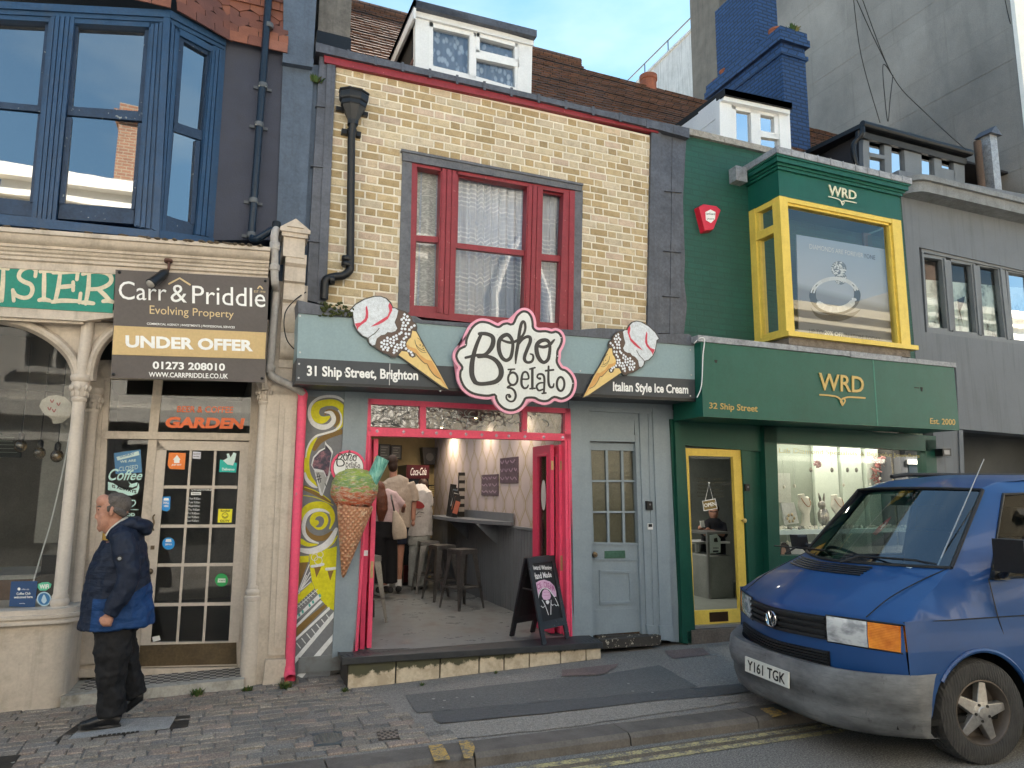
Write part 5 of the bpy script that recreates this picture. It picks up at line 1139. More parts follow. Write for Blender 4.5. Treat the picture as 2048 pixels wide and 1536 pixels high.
f.px(-.04,Q([(543,955),(1806,990),(1806,998),(543,966)]),.02)
f.build('shopfront_frame',M_pink,boho,bevel=.004)
b=MB();G_tex=glass('pebbled_glass',(.42,.45,.44),base=.16,rough=.10,wavy=.5,wscale=15)
for q in ([(565,765),(872,780),(872,920),(560,910)],[(904,782),(1506,812),(1506,944),(904,922)],[(1532,820),(1772,828),(1768,955),(1532,946)]):b.poly([P(*z3(*p),.02) for p in q])
b.build('transom_pane',G_tex,boho)
b=MB()
for i in range(42):
 x=random.uniform(575,1755);yb=770+(x-565)*.052;y=random.uniform(yb+20,yb+120);c=P(*z3(x,y),.012);r=random.uniform(.03,.075);a0=random.uniform(0,6)
 b.tube([(c.x+r*math.cos(a0+k*.5),.012,c.z+r*math.sin(a0+k*.5)*.8) for k in range(random.randint(4,9))],.0035,5)
tag(b.build('glass_swirl',mat('clear_resin',(.40,.42,.42),.15,var=.2),boho),None,None,None,'stuff')
b=MB();M_dia=flat('diamond_stud',(.62,.45,.52),.2,metal=.3)
for x,y in ((603,938),(768,942),(886,948),(972,950),(1060,954),(1155,957),(1253,960),(1343,965),(1420,968),(1520,972),(1637,975),(1755,978)):
 q=[z3(x,y-13),z3(x+11,y),z3(x,y+13),z3(x-11,y)];b.add([P(*p,-.0305) for p in q]+[P(*z3(x,y),-.036)],[[0,1,4],[1,2,4],[2,3,4],[3,0,4]])
b.build('diamond_studs',M_dia,boho)
# folded door leaves
def leaf(x0,x1,y0,y1,ztop,mats,parent,slot=True,hinge=True):
 b=MB();z0=FZ+.015
 b.box(x0,x1,y0,y0+.085,z0,ztop);b.box(x0,x1,y1-.085,y1,z0,ztop);b.box(x0,x1,y0+.085,y1-.085,ztop-.11,ztop);b.box(x0,x1,y0+.085,y1-.085,z0,z0+.62)
 b.box(x0-.008,x1+.004,y0+.07,y0+.092,z0+.62,ztop-.1);b.box(x0-.008,x1+.004,y1-.092,y1-.07,z0+.62,ztop-.1);b.box(x0-.008,x1+.004,y0+.09,y1-.09,z0+.60,z0+.63);b.box(x0-.008,x1+.004,y0+.09,y1-.09,ztop-.125,ztop-.10)
 d=b.build('door',mats,parent,bevel=.003)
 b=MB();b.box((x0+x1)/2-.003,(x0+x1)/2+.003,y0+.085,y1-.085,z0+.62,ztop-.11);b.build('pane',G_door,d)
 if hinge:
  b=MB();b.box(x0+.008,x1-.008,y0-.003,y0,z0+.66,z0+.82);b.box(x0+.008,x1-.008,y0-.003,y0,z0+1.75,z0+1.85);b.build('hinge',mat('brass',(.45,.33,.17),.4,metal=.7),d)
 return d
xl=P(1101,1000,.10).x;yf=SX(1069,1000,xl).y;zt=SX(1100,889,xl).z
d=leaf(xl,xl+.045,.10,yf,zt,M_pink_shaded,boho)
b=MB();b.box(xl-.012,xl,.22,yf-.2,FZ+.48,FZ+.55);b.build('letter_slot',M_black,d)
b=MB();b.box(xl-.004,xl+.0,.20,yf-.14,FZ+.70,FZ+.77);b.build('warning_sticker',flat('green_yellow',(.35,.55,.08),.5),d)
b=MB();c=SX(1087,990,xl-.005)
b.prism([(xl-.006,c.y+.06*math.cos(k*math.pi/8),c.z+.17*(1 if abs(math.sin(k*math.pi/8))>.5 else .9)*math.sin(k*math.pi/8)) for k in range(16)],(.003,0,0));b.build('plaque',flat('pale_plaque',(.5,.48,.48),.5),d)
xr=P(1122,1000,.06).x;leaf(xr-.02,xr+.025,.06,.62,zt,M_pink,boho);xr=P(1111,1000,.08).x;leaf(xr-.018,xr+.012,.16,.66,zt,M_pink_shaded,boho,hinge=False)
xa=P(725,1200,.06).x;zt2=P(745,877,.06).z
leaf(xa-.01,xa+.035,.06,.66,zt2,M_pink_shaded,boho,hinge=False);xb=P(738,1200,.09).x;d=leaf(xb-.005,xb+.04,.09,.66,zt2,M_pink,boho)
b=MB();c=P(731,1105,.05);b.box(c.x-.03,c.x+.02,.03,.06,c.z-.03,c.z+.02);b.build('door_catch',M_white,d)
# the flat's grey door beside
b=MB();b.px(.02,[(1178,800),(1270,806),(1268,872),(1178,870)],.08);b.px(.0,[(1176,868),(1270,870),(1270,884),(1176,882)],.08);b.px(-.02,[(1176,796),(1338,808),(1338,826),(1176,812)],.1)
b.px(.0,[(1278,812),(1302,815),(1312,1268),(1294,1264)],.12);b.px(-.03,[(1305,815),(1332,818),(1345,1276),(1322,1278)],.16);b.px(-.01,[(1296,815),(1312,815),(1326,1270),(1308,1270)],.12);b.px(.02,[(1268,806),(1282,808),(1298,1270),(1284,1268)],.1);b.px(-.0,[(1330,818),(1347,820),(1358,1284),(1342,1284)],.14)
b.px(-.045,[(1320,1252),(1346,1252),(1348,1282),(1322,1280)],.16);b.px(-.02,[(1294,1250),(1314,1252),(1316,1272),(1296,1268)],.14);b.px(.03,[(1174,878),(1181,880),(1190,1270),(1183,1272)],.08)
b.build('door_case',M_grey,boho,bevel=.005)
gd=MB();YG2=.06
gd.px(YG2,[(1176,884),(1279,888),(1279,902),(1177,900)],.045);gd.px(YG2,[(1176,898),(1182,899),(1188,1090),(1180,1090)],.045);gd.px(YG2,[(1270,900),(1279,902),(1284,1090),(1274,1088)],.045);gd.px(YG2,[(1180,1086),(1284,1088),(1292,1262),(1186,1270)],.045)
gd.px(YG2-.012,[(1180,1117),(1281,1119),(1281,1122),(1180,1120)],.02)
for q in ([(1199,1140),(1262,1142),(1262,1147),(1199,1145)],[(1199,1140),(1203,1140),(1204,1208),(1200,1209)],[(1258,1142),(1262,1142),(1266,1206),(1261,1206)],[(1200,1204),(1265,1202),(1265,1207),(1200,1210)]):gd.px(YG2-.014,q,.03)
for u_ in (1211,1242):gd.px(YG2+.008,[(u_,900),(u_+4.5,900),(u_+9,1086),(u_+4.5,1086)],.03)
for v_ in (960,1022):gd.px(YG2+.006,[(1180,v_),(1274,v_),(1275,v_+4),(1181,v_+4)],.03)
gd.px(YG2-.015,[(1178,1084),(1280,1086),(1280,1091),(1178,1089)],.03);gd.px(YG2-.004,[(1190,1220),(1285,1216),(1285,1219),(1190,1223)],.02)
gd=gd.build('door',M_grey,boho,bevel=.003)
b=MB();b.poly([P(*p,YG2+.025) for p in ((1180,899),(1272,901),(1277,1088),(1183,1088))]);b.build('pane',glass('reeded_glass',(.7,.7,.62),base=.05,rough=.16,wavy=.25,wscale=26),gd)
b=MB();c=P(1187,1109,YG2-.03);b.lathe([(.03,0),(.03,.006),(.012,.012),(.012,.035),(.028,.045),(.033,.06),(.028,.075),(.01,.08)],(c.x,YG2-.002,c.z),(0,-1,0),16);b.build('knob',mat('tarnished_brass',(.16,.12,.08),.35,metal=.8,var=.3),gd,smooth=True)
b=MB();b.px(YG2-.012,[(1210,1102),(1250,1101),(1251,1116),(1210,1117)],.014);b.px(YG2-.018,[(1214,1105),(1246,1104),(1246,1113),(1214,1114)],.008);b.build('letter_plate',mat('verdigris_plate',(.05,.12,.085),.6,var=.3),gd,bevel=.002)
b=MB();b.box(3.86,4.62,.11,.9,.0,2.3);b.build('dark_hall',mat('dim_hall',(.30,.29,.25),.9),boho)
b=MB();b.px(-.01,[(1195,1272),(1340,1268),(1342,1276),(1196,1283)],.2);b.px(-.12,[(1199,1281),(1322,1271),(1322,1290),(1201,1298)],.2);b.build('threshold',mat('flaking_step',(.05,.045,.04),.85,var=.3,dirt=.0,chips=.55,chipc=(.42,.38,.3)),boho)
b=MB();b.box(P(1193,1000,.1).x,P(1294,1000,.1).x,.07,.14,.10,.168);b.build('weather_bar',mat('rotten_wood',(.08,.05,.03),.9,var=.4,bump=.4),boho)
t=empty('door_bell','black doorbell camera beside the grey panelled door','doorbell',P(1299,1012,-.01));b=MB();b.px(-.03,[(1293,1002),(1305,1003),(1306,1020),(1294,1020)],.03);b.build('housing',M_black,t,bevel=.004);b=MB();b.disc(P(1300,1009,-.03),.012,-.034,14,.006);b.build('lens',flat('lens_grey',(.2,.2,.22),.2),t)
t=empty('door_entry','small white and black bell push below the doorbell camera','doorbell',P(1300,1052,-.01));b=MB();b.px(-.012,[(1296,1047),(1306,1047),(1306,1059),(1296,1059)],.012);b.build('plate',M_white,t,bevel=.002);b=MB();b.px(-.018,[(1297.5,1048),(1304.5,1048),(1304.5,1054),(1297.5,1054)],.008);b.build('button',M_black,t)
# painted panel
s=MB();s.px(-.005,[(610,790),(692,794),(664,1352),(588,1362)],.12);mur=tag(s.build('mural_panel',mat('mural_grey',(.19,.20,.215),.6,var=.1,bump=.1,dirt=.3,dirtc=(.1,.1,.1))),'narrow grey panel painted with lime swirls and white stripes by the pink pipe','mural')
ml,mw,mo=MB(),MB(),MB();Z1=(570,770,3.745);pl=onplane(-.007,*Z1);pm=onplane(-.009,*Z1);pw=onplane(-.011,*Z1)
CL=lambda pts:pts
# upper swirl
ribbon(ml,[(330,240),(290,260),(250,255),(225,215),(240,160),(300,135),(370,135),(420,165),(440,215),(430,280),(395,325)],[20,50,60,62,60,50,50,50,46,40,26],pl)
ribbon(mo,[(300,225),(315,195),(350,195),(390,220),(395,275),(370,310)],[8,20,26,30,26,10],pm)
ribbon(mw,[(300,205),(345,210),(365,260),(330,305),(270,315),(210,285),(182,220),(195,150),(250,100),(330,84),(400,95),(452,130)],[10,30,34,36,40,34,26,22,20,20,20,14],pw)
ribbon(mw,[(400,190),(420,230),(418,290),(380,335),(310,360),(240,380),(195,420),(165,480),(155,540)],[8,12,14,16,16,16,14,12,8],pw)
ribbon(ml,[(235,395),(200,450),(172,520),(162,600),(175,680),(215,740),(235,755)],[14,26,34,40,44,38,14],pl);ribbon(mo,[(420,350),(330,380),(260,420),(220,480)],[40,40,44,30],pl);ribbon(mw,[(148,660),(165,710),(205,750),(240,768)],[14,26,26,10],pw)
ribbon(mo,[(150,770),(210,800),(280,840),(340,880)],[40,34,26,12],pl);ribbon(ml,[(148,765),(220,790),(290,830),(340,870)],7,pm);ribbon(ml,[(140,828),(220,840),(300,870),(360,900)],6,pm)
# lower swirl
ribbon(ml,[(235,1030),(215,1040),(205,1010),(225,975),(265,965),(300,985),(308,1025),(285,1065),(245,1075),(205,1050)],[40,40,40,36,34,34,30,24,18,8],pl)
ribbon(ml,[(130,990),(160,930),(225,900),(300,905),(345,950),(358,1010),(335,1075)],[50,54,54,50,44,30,10],pl)
ribbon(mw,[(330,960),(290,940),(220,940),(165,975),(140,1040),(145,1110),(185,1160),(250,1185)],[8,20,28,30,30,28,24,10],pw);ribbon(mo,[(155,1060),(175,1110),(225,1145),(290,1145),(350,1100)],[10,30,40,40,16],pm)
ribbon(mw,[(118,1235),(190,1245),(270,1220),(335,1170),(385,1080)],[30,44,46,46,26],pw);ribbon(ml,[(120,1170),(170,1195),(240,1195)],[40,30,12],pl);ribbon(ml,[(300,1230),(360,1180),(392,1130)],[18,16,8],pm)
# lime lower block and cones, stripes   (second enlargement)
Z2=(570,1050,4.653);pl2,pm2,pw2=onplane(-.007,*Z2),onplane(-.009,*Z2),onplane(-.011,*Z2)
fill(ml,[(225,250),(350,240),(490,195),(482,560),(462,798),(400,770),(340,700),(290,620),(250,520),(232,400)],pl2);fill(ml,[(132,290),(222,285),(222,345),(130,350)],pl2);fill(ml,[(118,650),(250,530),(275,590),(118,735)],pl2,.0005)
fill(mo,[(130,350),(215,345),(122,590)],pl2);fill(mo,[(270,390),(338,388),(292,490)],pm2,.001);fill(mo,[(396,428),(452,424),(420,520)],pm2,.001);fill(mo,[(108,985),(390,740),(372,730),(105,950),(103,1040)],pm2) if False else fill(mo,[(105,950),(368,735),(394,752),(103,1042)],pm2)
for a in (((125,620),(225,370)),((150,600),(232,440)),((170,570),(240,480)),((150,605),(238,530)),((128,640),(200,470))):ribbon(mw,list(a),9,pw2)
for pts,w_ in (([(250,385),(300,378),(355,365)],26),([(385,410),(425,408),(466,402)],26)):ribbon(mw,pts,w_,pw2)
for c,r in (((275,300),30),((325,275),30),((310,330),36)):ribbon(mw,[(c[0]+r*math.cos(k*.7),c[1]+r*math.sin(k*.7)) for k in range(9)],5,pw2,closed=True,n=3)
for pts in ([(108,845),(310,645),(335,675),(110,880)],[(108,925),(330,700),(352,715),(108,955)],[(103,1050),(410,760),(420,785),(100,1080)],[(96,1230),(455,805),(462,850),(94,1290)],[(112,1400),(448,1012),(450,1070),(160,1425)]):fill(mw,pts,pw2)
for k in range(7):
 a,c=110+k*46,1100-k*44;ribbon(mw,[(a,c),(a+34,c+44)],9,pw2)
for k in range(8):a,c=128+k*22,760-k*20;ribbon(mw,[(a-14,c-16),(a+16,c+10)],5,pw2);ribbon(mw,[(a-14,c+8),(a+20,c-20)],5,pw2)
mt=MB()
for k in (0,1,3,4,6):a,c=120+k*32,865-k*30;fill(mt,[(a,c-34),(a+16,c-48),(a+26,c-22),(a+10,c-8)],pw2,.001)
# dark scoop with a white outline
fill(mw,[(300,420),(312,440),(345,470),(360,500),(345,560),(335,640),(345,655),(280,832),(262,822),(220,640),(195,600),(210,540),(255,490),(298,470)],pw,.0015)
ml.build('lime_paint',mat('lime_paint',(.64,.60,.012),.55,var=.15,scale=12,bump=.05),mur);mw.build('white_paint',mat('mural_white',(.70,.72,.73),.6,var=.1,scale=14),mur);mo.build('ochre_paint',mat('mural_ochre',(.22,.135,.04),.6,var=.15),mur);mt.build('turquoise_paint',flat('mural_turquoise',(.07,.38,.33),.6),mur)
b=MB();fill(b,[(302,445),(335,485),(350,510),(340,565),(330,630),(322,680),(312,690),(300,660),(290,640),(250,630),(215,625),(205,600),(220,545),(262,500),(300,478)],pw,.003)
s=NT('galaxy_paint');n1=s.noise(s.obj(),9,6,.65);M_gal=s.fin(s.ramp(n1,[(.35,(.015,.012,.02)),(.5,(.05,.04,.07)),(.6,(.30,.13,.16)),(.7,(.2,.22,.3))]),.5);b.build('dark_scoop',M_gal,mur)
b=MB();fill(b,[(225,648),(290,655),(305,690),(320,690),(278,815)],pw,.003);b.build('grey_cone',flat('mural_pale_grey',(.42,.43,.42),.6),mur)
b=MB()
for a in (((240,660),(255,735)),((252,658),(268,730)),((232,690),(268,680)),((236,712),(272,700)),((300,735),(308,760))):ribbon(b,list(a),5,onplane(-.015,*Z1))
b.build('black_marks',BLACKP,mur)
# giant ice cream cone with round sign and flake
t=empty('giant_ice_cream','giant model ice cream cone with green and orange scoop hung on the pilaster','model ice cream',P(686,1155,-.14))
s=NT('waffle_cone');v=s.obj();wv1=s.n('ShaderNodeTexWave');wv1.inputs['Scale'].default_value=9;wv1.inputs['Distortion'].default_value=2.5;wv1.inputs['Detail'].default_value=2;s.l(s.obj((1,1,1),(0,.7,0)),wv1.inputs['Vector'])
wv2=s.n('ShaderNodeTexWave');wv2.inputs['Scale'].default_value=9;wv2.inputs['Distortion'].default_value=2.5;s.l(s.obj((1,1,1),(0,-.7,0)),wv2.inputs['Vector'])
k=s.math('MULTIPLY',wv1.outputs['Fac'],wv2.outputs['Fac']);n1=s.noise(v,16,5,.7)
c_=s.mix(k,(.40,.17,.085),(.68,.39,.23));c_=s.mix(s.ramp(n1,[(.55,0.0),(.66,.8)]),c_,(.72,.52,.34));s.bump(k,.7,.02);M_waf=s.fin(c_,.5)
tip,top=P(686,1155,-.12),P(710,1012,-.20);ax=(top-tip);L=ax.length
b=MB();b.lathe([(.006,0),(.02,L*.04),(.17,L*.99),(.165,L*1.02)],tip,ax,26);b.build('wafer_cone',M_waf,t,smooth=True)
s=NT('painted_scoop');v=s.obj();sp=s.n('ShaderNodeSeparateXYZ');s.l(v,sp.inputs[0]);n1=s.noise(s.obj((1.2,2,5)),5,7,.75);n2=s.noise(s.obj((3,3,12)),7,4,.7)
sc_z=P(709,978,-.2).z-WL[t.name].z
hh=s.math('ADD',s.math('MULTIPLY',s.math('SUBTRACT',sp.outputs[2],sc_z),3.2),s.math('MULTIPLY',s.math('SUBTRACT',n1,.5),2.2))
c_=s.ramp(s.math('ADD',hh,.5),[(.05,(.50,.09,.03)),(.30,(.62,.19,.07)),(.42,(.62,.32,.24)),(.5,(.36,.44,.06)),(.72,(.20,.36,.14)),(.9,(.40,.52,.08))])
c_=s.mix(s.ramp(n2,[(.5,0.0),(.62,.75)]),c_,(.78,.66,.52));c_=s.mix(s.ramp(s.noise(s.obj((4,4,9)),4,4),[(.58,0.0),(.68,.7)]),c_,(.06,.27,.24));s.bump(n2,.9,.03);s.bump(n1,.6,.03);M_scoop=s.fin(c_,.4)
c=P(709,978,-.2);b=MB()
vs=[];n,k_=40,22
for i in range(k_+1):
 tt=math.pi*i/k_
 for j in range(n):
  f_=2*math.pi*j/n;q=1+.02*math.sin(5*f_+6*tt)+.015*math.sin(11*f_-4*tt+1)
  r=(.222*q*math.sin(tt)**.8)
  if tt>2.2:r*=1+.05*math.sin(7*f_)
  zz=.19*q*math.cos(tt)
  if zz<-.14:zz=-.14-.04*abs(math.sin(3.5*f_))*(math.sin(tt))
  vs.append((c.x+r*math.cos(f_),c.y+r*.8*math.sin(f_),c.z+zz))
b.add(vs,[[i*n+j,i*n+(j+1) % n,(i+1)*n+(j+1) % n,(i+1)*n+j] for i in range(k_) for j in range(n)]);b.build('scoop',M_scoop,t,smooth=True,auto=180)
s=NT('flake_paint');n1=s.noise(s.obj((14,14,3),(0,R(24),0)),3,6,.7);s.bump(n1,.8,.02);M_flake=s.fin(s.ramp(n1,[(.3,(.02,.16,.13)),(.5,(.16,.44,.36)),(.7,(.42,.68,.58))]),.5)
b=MB();a0,a1=P(739,972,-.24),P(766,916,-.28);vs=[]
b.tube([a0,a0.lerp(a1,.5),a1],[(.060,.060),(.064,.064),(.064,.064)],18);b.build('flake',M_flake,t,smooth=True,auto=40)
c=P(697,935,-.17);rr=.165
b=MB();b.disc(c,rr,-.17,36,.03);rs=b.build('round_sign',M_pink,t)
b=MB();b.disc(c,rr*.87,-.1725,36,.003);b.build('black_ring',flat('soft_black',(.03,.027,.026),.5),rs)
b=MB();b.disc(c,rr*.84,-.175,36,.003);b.build('white_disc',flat('white_face',(.74,.73,.72),.4),rs)
b=MB();boho_words(b,lambda a,cc,d=0.0:P(570+(375+(a-250)*.145)/3.745,770+(490+(cc-260)*.145)/3.745,-.177-d));b.build('lettering',BLACKP,rs)
# ---- inside the shop
def onwall(y0,y1,z0,z1):return lambda u,v,d=0.0:Vector((XW-.012-d,y1+(y0-y1)*u,z1+(z0-z1)*v))
M_poster=mat('dark_photo_print',(.10,.075,.10),.3,var=.6,scale=14,bump=.0)
for q,lab in (((963,1105,949,991),'lower dark glossy lettered print on the patterned shop wall'),((1000,1036,915,966),'higher dark glossy lettered print on the patterned shop wall')):
 x0,x1,y0,y1=q if q[0]==1000 else (963,996,949,991)
 A_,B_=SX(x0,(y0+y1)/2,XW-.01),SX(x1,(y0+y1)/2,XW-.01);zt_,zb_=SX((x0+x1)/2,y0,XW-.01).z,SX((x0+x1)/2,y1,XW-.01).z
 b=MB();b.box(XW-.012,XW,B_.y,A_.y,zb_,zt_);t=tag(b.build('wall_print',M_poster),lab,'poster','dark prints on the wallpaper')
 b=MB();w_=onwall(B_.y,A_.y,zb_,zt_)
 for i in range(3):scrawl(b,.06,.94,.18+i*.32,.20,.05,lambda u,v,d=0:w_(u,v,.002+d))
 b.build('lettering',flat('print_violet',(.30,.22,.30),.3),t)
t=empty('wall_shelf','dark grey bar shelf with triangular brackets along the shop wall','bar shelf',(XW,2.8,1.25))
b=MB();pts=[(XW-.02,1.62)]
for k in range(25):
 u_=k/24;pts.append((XW-.06-.34*min(1,math.sin(math.pi*min(u_*1.7,1-1e-3)/2)**.6 if u_<.58 else 1),1.62+u_*2.85))
pts+=[(XW-.02,4.47)];b.prism([(x,y,1.275) for x,y in pts],(0,0,.045));b.build('shelf_top',M_panel,t)
b=MB();b.box(XW-.035,XW-.019,1.62,4.45,1.32,1.43);b.build('upstand',M_panel,t)
for y in (2.2,3.45):
 b=MB();b.prism([(XW-.02,y,1.274),(XW-.34,y,1.274),(XW-.02,y,.98)],(0,.03,0));b.build('bracket',M_panel,t)
t=empty('leaflet_rack','cluttered leaflet rack standing on the dark bar shelf','leaflet rack',SX(910,1030,XW-.2)+Vector((0,0,0)))
b=MB();o=WL[t.name];o.z=1.32;t.location=o
for i in range(5):b.bar((o.x-.1+i*.02,o.y-.25+.12*i,o.z+.0),(o.x-.04+.02*i,o.y-.25+.12*i,o.z+.30+.05*i),.10,.02,0,(0,1,0))
b.build('rack',mat('wire_black',(.03,.03,.03),.4),t)
for i in range(7):
 b=MB();a=random.uniform(-.2,.2);y=o.y-.32+.11*i;b.bar((o.x-.11+.02*i,y,o.z+.06+.05*(i % 3)),(o.x-.05+.02*i,y+.02,o.z+.24+.06*(i % 4)),.075,.012,0,(0,1,0));b.build('leaflet',flat('leaflet_paper',random.choice([(.5,.5,.48),(.35,.1,.06),(.12,.16,.2),(.45,.38,.2)])) if i<1 else flat('leaflet_tone_'+'abcdefg'[i],random.choice([(.45,.45,.44),(.35,.12,.06),(.12,.16,.2),(.40,.36,.25)])),t)
t=empty('tall_leaflet_stand','tall narrow black leaflet stand behind the leaflet rack','leaflet stand',SX(922,1030,XW-.12));o=WL[t.name];o.z=1.32;t.location=o
b=MB();b.box(o.x-.05,o.x+.05,o.y-.02,o.y+.02,1.32,2.0);b.build('stand',M_dark,t);b=MB()
for i in range(5):b.box(o.x-.045,o.x+.045,o.y-.03,o.y-.021,1.4+i*.12,1.47+i*.12)
b.build('leaflets',flat('leaflet_print',(.30,.27,.24),.5),t)
# drinks fridge
fx0,fx1,fy=P(811,1000,4.6).x,P(857,1000,4.6).x,4.6
t=empty('drinks_fridge','tall black and red cola fridge at the back of the gelato shop','fridge',((fx0+fx1)/2,fy+.3,FZ));ztf,zh=P(830,930,fy).z,P(830,957,fy).z
b=MB();b.box(fx0,fx1,fy+.02,fy+.6,FZ,ztf);b.build('cabinet',M_black,t,bevel=.01);b=MB();b.box(fx0,fx1,fy-.01,fy+.02,zh,ztf);hd=b.build('header',flat('cola_red_dark',(.05,.005,.008),.3),t)
b=MB();text(b,'Coca-Cola',[(fx0+.07,fy-.013,zh+.05),(fx1-.05,fy-.013,zh+.06),(fx1-.05,fy-.013,ztf-.04),(fx0+.07,fy-.013,ztf-.05)],shear=.35,bold=.0);b.build('lettering',WHITE,hd)
b=MB();b.box(fx0+.02,fx1-.02,fy-.01,fy+.02,FZ+.35,zh-.02);b.build('glass_door',mat('fridge_glass',(.02,.025,.03),.08,var=.2,bump=0),t);b=MB();b.box(fx0,fx1,fy-.012,fy+.02,FZ+.05,FZ+.32);b.build('base_panel',flat('cola_red_dark',(.10,.008,.012),.3),t)
b=MB();b.box(fx1-.07,fx1-.055,fy-.04,fy-.012,1.2,1.9);b.build('handle',flat('fridge_handle',(.3,.35,.4),.3),t)
for x0,x1,y0,y1,yy,lab,mt_ in ((758,780,888,920,5.3,'framed menu high on the dark back wall, one of a pair',None),(782,803,890,919,5.3,'second framed menu high on the dark back wall beside it',None),(856,875,970,996,5.42,'small framed certificate on the warm back wall near the fridge',None),(884,896,947,972,5.42,'smaller framed certificate higher on the warm back wall',None)):
 a,c=P(x0,y0,yy),P(x1,y1,yy);b=MB();b.box(a.x,c.x,yy,yy+.03,c.z,a.z);t=tag(b.build('framed_menu' if y0<900 else 'framed_certificate',M_black),lab,'picture','frames on the back wall')
 b=MB();b.box(a.x+.02,c.x-.02,yy-.003,yy,c.z+.02,a.z-.02);b.build('sheet',flat('menu_sheet',(.10,.10,.085),.5) if y0<900 else flat('certificate',(.38,.30,.14),.5),t)
 b=MB();W_=c.x-a.x;H_=a.z-c.z
 for i in range(5):b.box(a.x+.04,a.x+.04+(W_-.08)*random.uniform(.5,1),yy-.006,yy-.003,c.z+.03+H_*i*.17,c.z+.04+H_*i*.17)
 b.build('printed_lines',flat('menu_ink',(.35,.34,.30),.5) if y0<900 else flat('certificate_ink',(.07,.055,.02),.5),t)
t=empty('speaker','small dark speaker bracketed high on the back wall','speaker',P(860,920,5.3));c=P(858,912,5.25);b=MB();b.prism([(c.x-.14,5.2,c.z+.15),(c.x+.14,5.2,c.z+.15),(c.x+.10,5.2,c.z-.15),(c.x-.10,5.2,c.z-.15)],(0,.2,0));b.build('cabinet',M_black,t);b=MB();b.disc((c.x,0,c.z-.02),.07,5.19,14,.01);b.build('cone',flat('speaker_cone',(.05,.05,.05),.7),t)
# stool: pressed steel, made once and copied
M_steel=mat('gunmetal',(.20,.195,.19),.32,metal=.85,var=.25,scale=5,bump=.05)
def make_stool(label):
 t=empty('bar_stool',label,'stool',(0,0,0),'steel bar stools in the gelato shop')
 b=MB();H=.76;s1,s0=.135,.215
 b.prism([(sx*s1*1.08,sy*s1*1.08,H-.02) for sx,sy in ((-1,-1),(1,-1),(1,1),(-1,1))],(0,0,.02));b.prism([(sx*s1*1.10,sy*s1*1.10,H-.06) for sx,sy in ((-1,-1),(1,-1),(1,1),(-1,1))],(0,0,.042));b.build('seat',M_steel,t,bevel=.012)
 for sx,sy in ((-1,-1),(1,-1),(1,1),(-1,1)):
  b=MB();a=Vector((sx*s1,sy*s1,H-.03));c=Vector((sx*s0,sy*s0,0.0));n=5
  prev=None
  def sect(p,w_):return [p+Vector((-sx*w_,0,0)),p+Vector((0,0,0)),p+Vector((0,-sy*w_,0)),p+Vector((-sx*.006,-sy*w_,0)),p+Vector((-sx*.006,-sy*.006,0)),p+Vector((-sx*w_,-sy*.006,0))]
  s_a,s_c=sect(a,.085),sect(c,.028);b.add(s_a+s_c,[[i,(i+1) % 6,6+(i+1) % 6,6+i] for i in range(6)]+[[0,1,2,3,4,5],[6,7,8,9,10,11]]);b.build('leg',M_steel,t)
 b=MB()
 q=[Vector((sx*(s1+(s0-s1)*.62),sy*(s1+(s0-s1)*.62),H*.36)) for sx,sy in ((-1,-1),(1,-1),(1,1),(-1,1))]
 for i in range(4):b.bar(q[i],q[(i+1) % 4],.012,.022)
 b.bar(q[0],q[2],.01,.016);b.bar(q[1],q[3],.01,.016);b.build('foot_brace',M_steel,t)
 freeze(t);return t
st=make_stool('steel stool standing foremost in the row under the bar shelf')
for i,(x,y,a,lab) in enumerate(((3.10,2.15,20,None),(3.06,2.95,8,'steel stool second in the row under the bar shelf'),(3.08,3.75,-6,'steel stool third in the row, behind two others'),(3.18,4.55,5,'steel stool at the far end of the row by the fridge'),(1.70,1.60,10,'lone steel stool behind the folded pink door with the catch'))):
 o=st if i==0 else copy_tree(st)
 o.location=(x,y,FZ);o.rotation_euler=(0,0,R(a))
 if lab:o['label']=lab
# spots that wash the wall, and a string of fairy lights
M_lamp=flat('lit_lamp',(1.0,.72,.35),.3,emit=14)
for i,(y,lab) in enumerate(((4.3,'lit ceiling spot at the back of the gelato shop'),(2.6,'lit ceiling spot over the wall prints'),(1.2,'lit ceiling spot just inside the gelato shop'))):
 t=empty('ceiling_spot',lab,'ceiling light',(XW-.22,y,2.86),'ceiling spots over the patterned wall');b=MB();b.lathe([(.03,.0),(.035,-.09),(.03,-.1)],(XW-.22,y,2.86),(0,0,1),14);b.build('housing',M_steel,t,smooth=True);b=MB();b.lathe([(.022,-.101),(.02,-.104)],(XW-.22,y,2.86),(0,0,1),12);b.build('bulb',M_lamp,t)
 l=bpy.data.lights.new('spot_light','SPOT');l.energy=9 if i==0 else 4.5;l.spot_size=R(150);l.spot_blend=1.0;l.color=(1,.80,.58);l.shadow_soft_size=.03
 lo=bpy.data.objects.new('spot_light',l);COL.objects.link(lo);lo.location=(XW-.22,y,2.74);lo.rotation_euler=Vector((.16,.05,-1)).to_track_quat('-Z','Y').to_euler()
l=bpy.data.lights.new('shop_fill','AREA');l.energy=5.5;l.shape='RECTANGLE';l.size=2;l.size_y=3.5;l.color=(1,.93,.87);lo=bpy.data.objects.new('shop_fill',l);COL.objects.link(lo);lo.location=(2.2,2.6,2.82)  # soft fill added below the ceiling, no fitting of its own
t=empty('fairy_lights','string of tiny fairy lights hanging down the shop corner','fairy lights',P(908,960,4.4));b=MB();q=[P(910+1.5*math.sin(k),878+k*11,4.4) for k in range(10)];b.tube(q,.003,5);b.build('wire',M_dark,t);b=MB()
for p in q:b.blob(p,.012,6,4)
b.build('bulbs',flat('fairy_glow',(1,.85,.6),.3,emit=4),t)
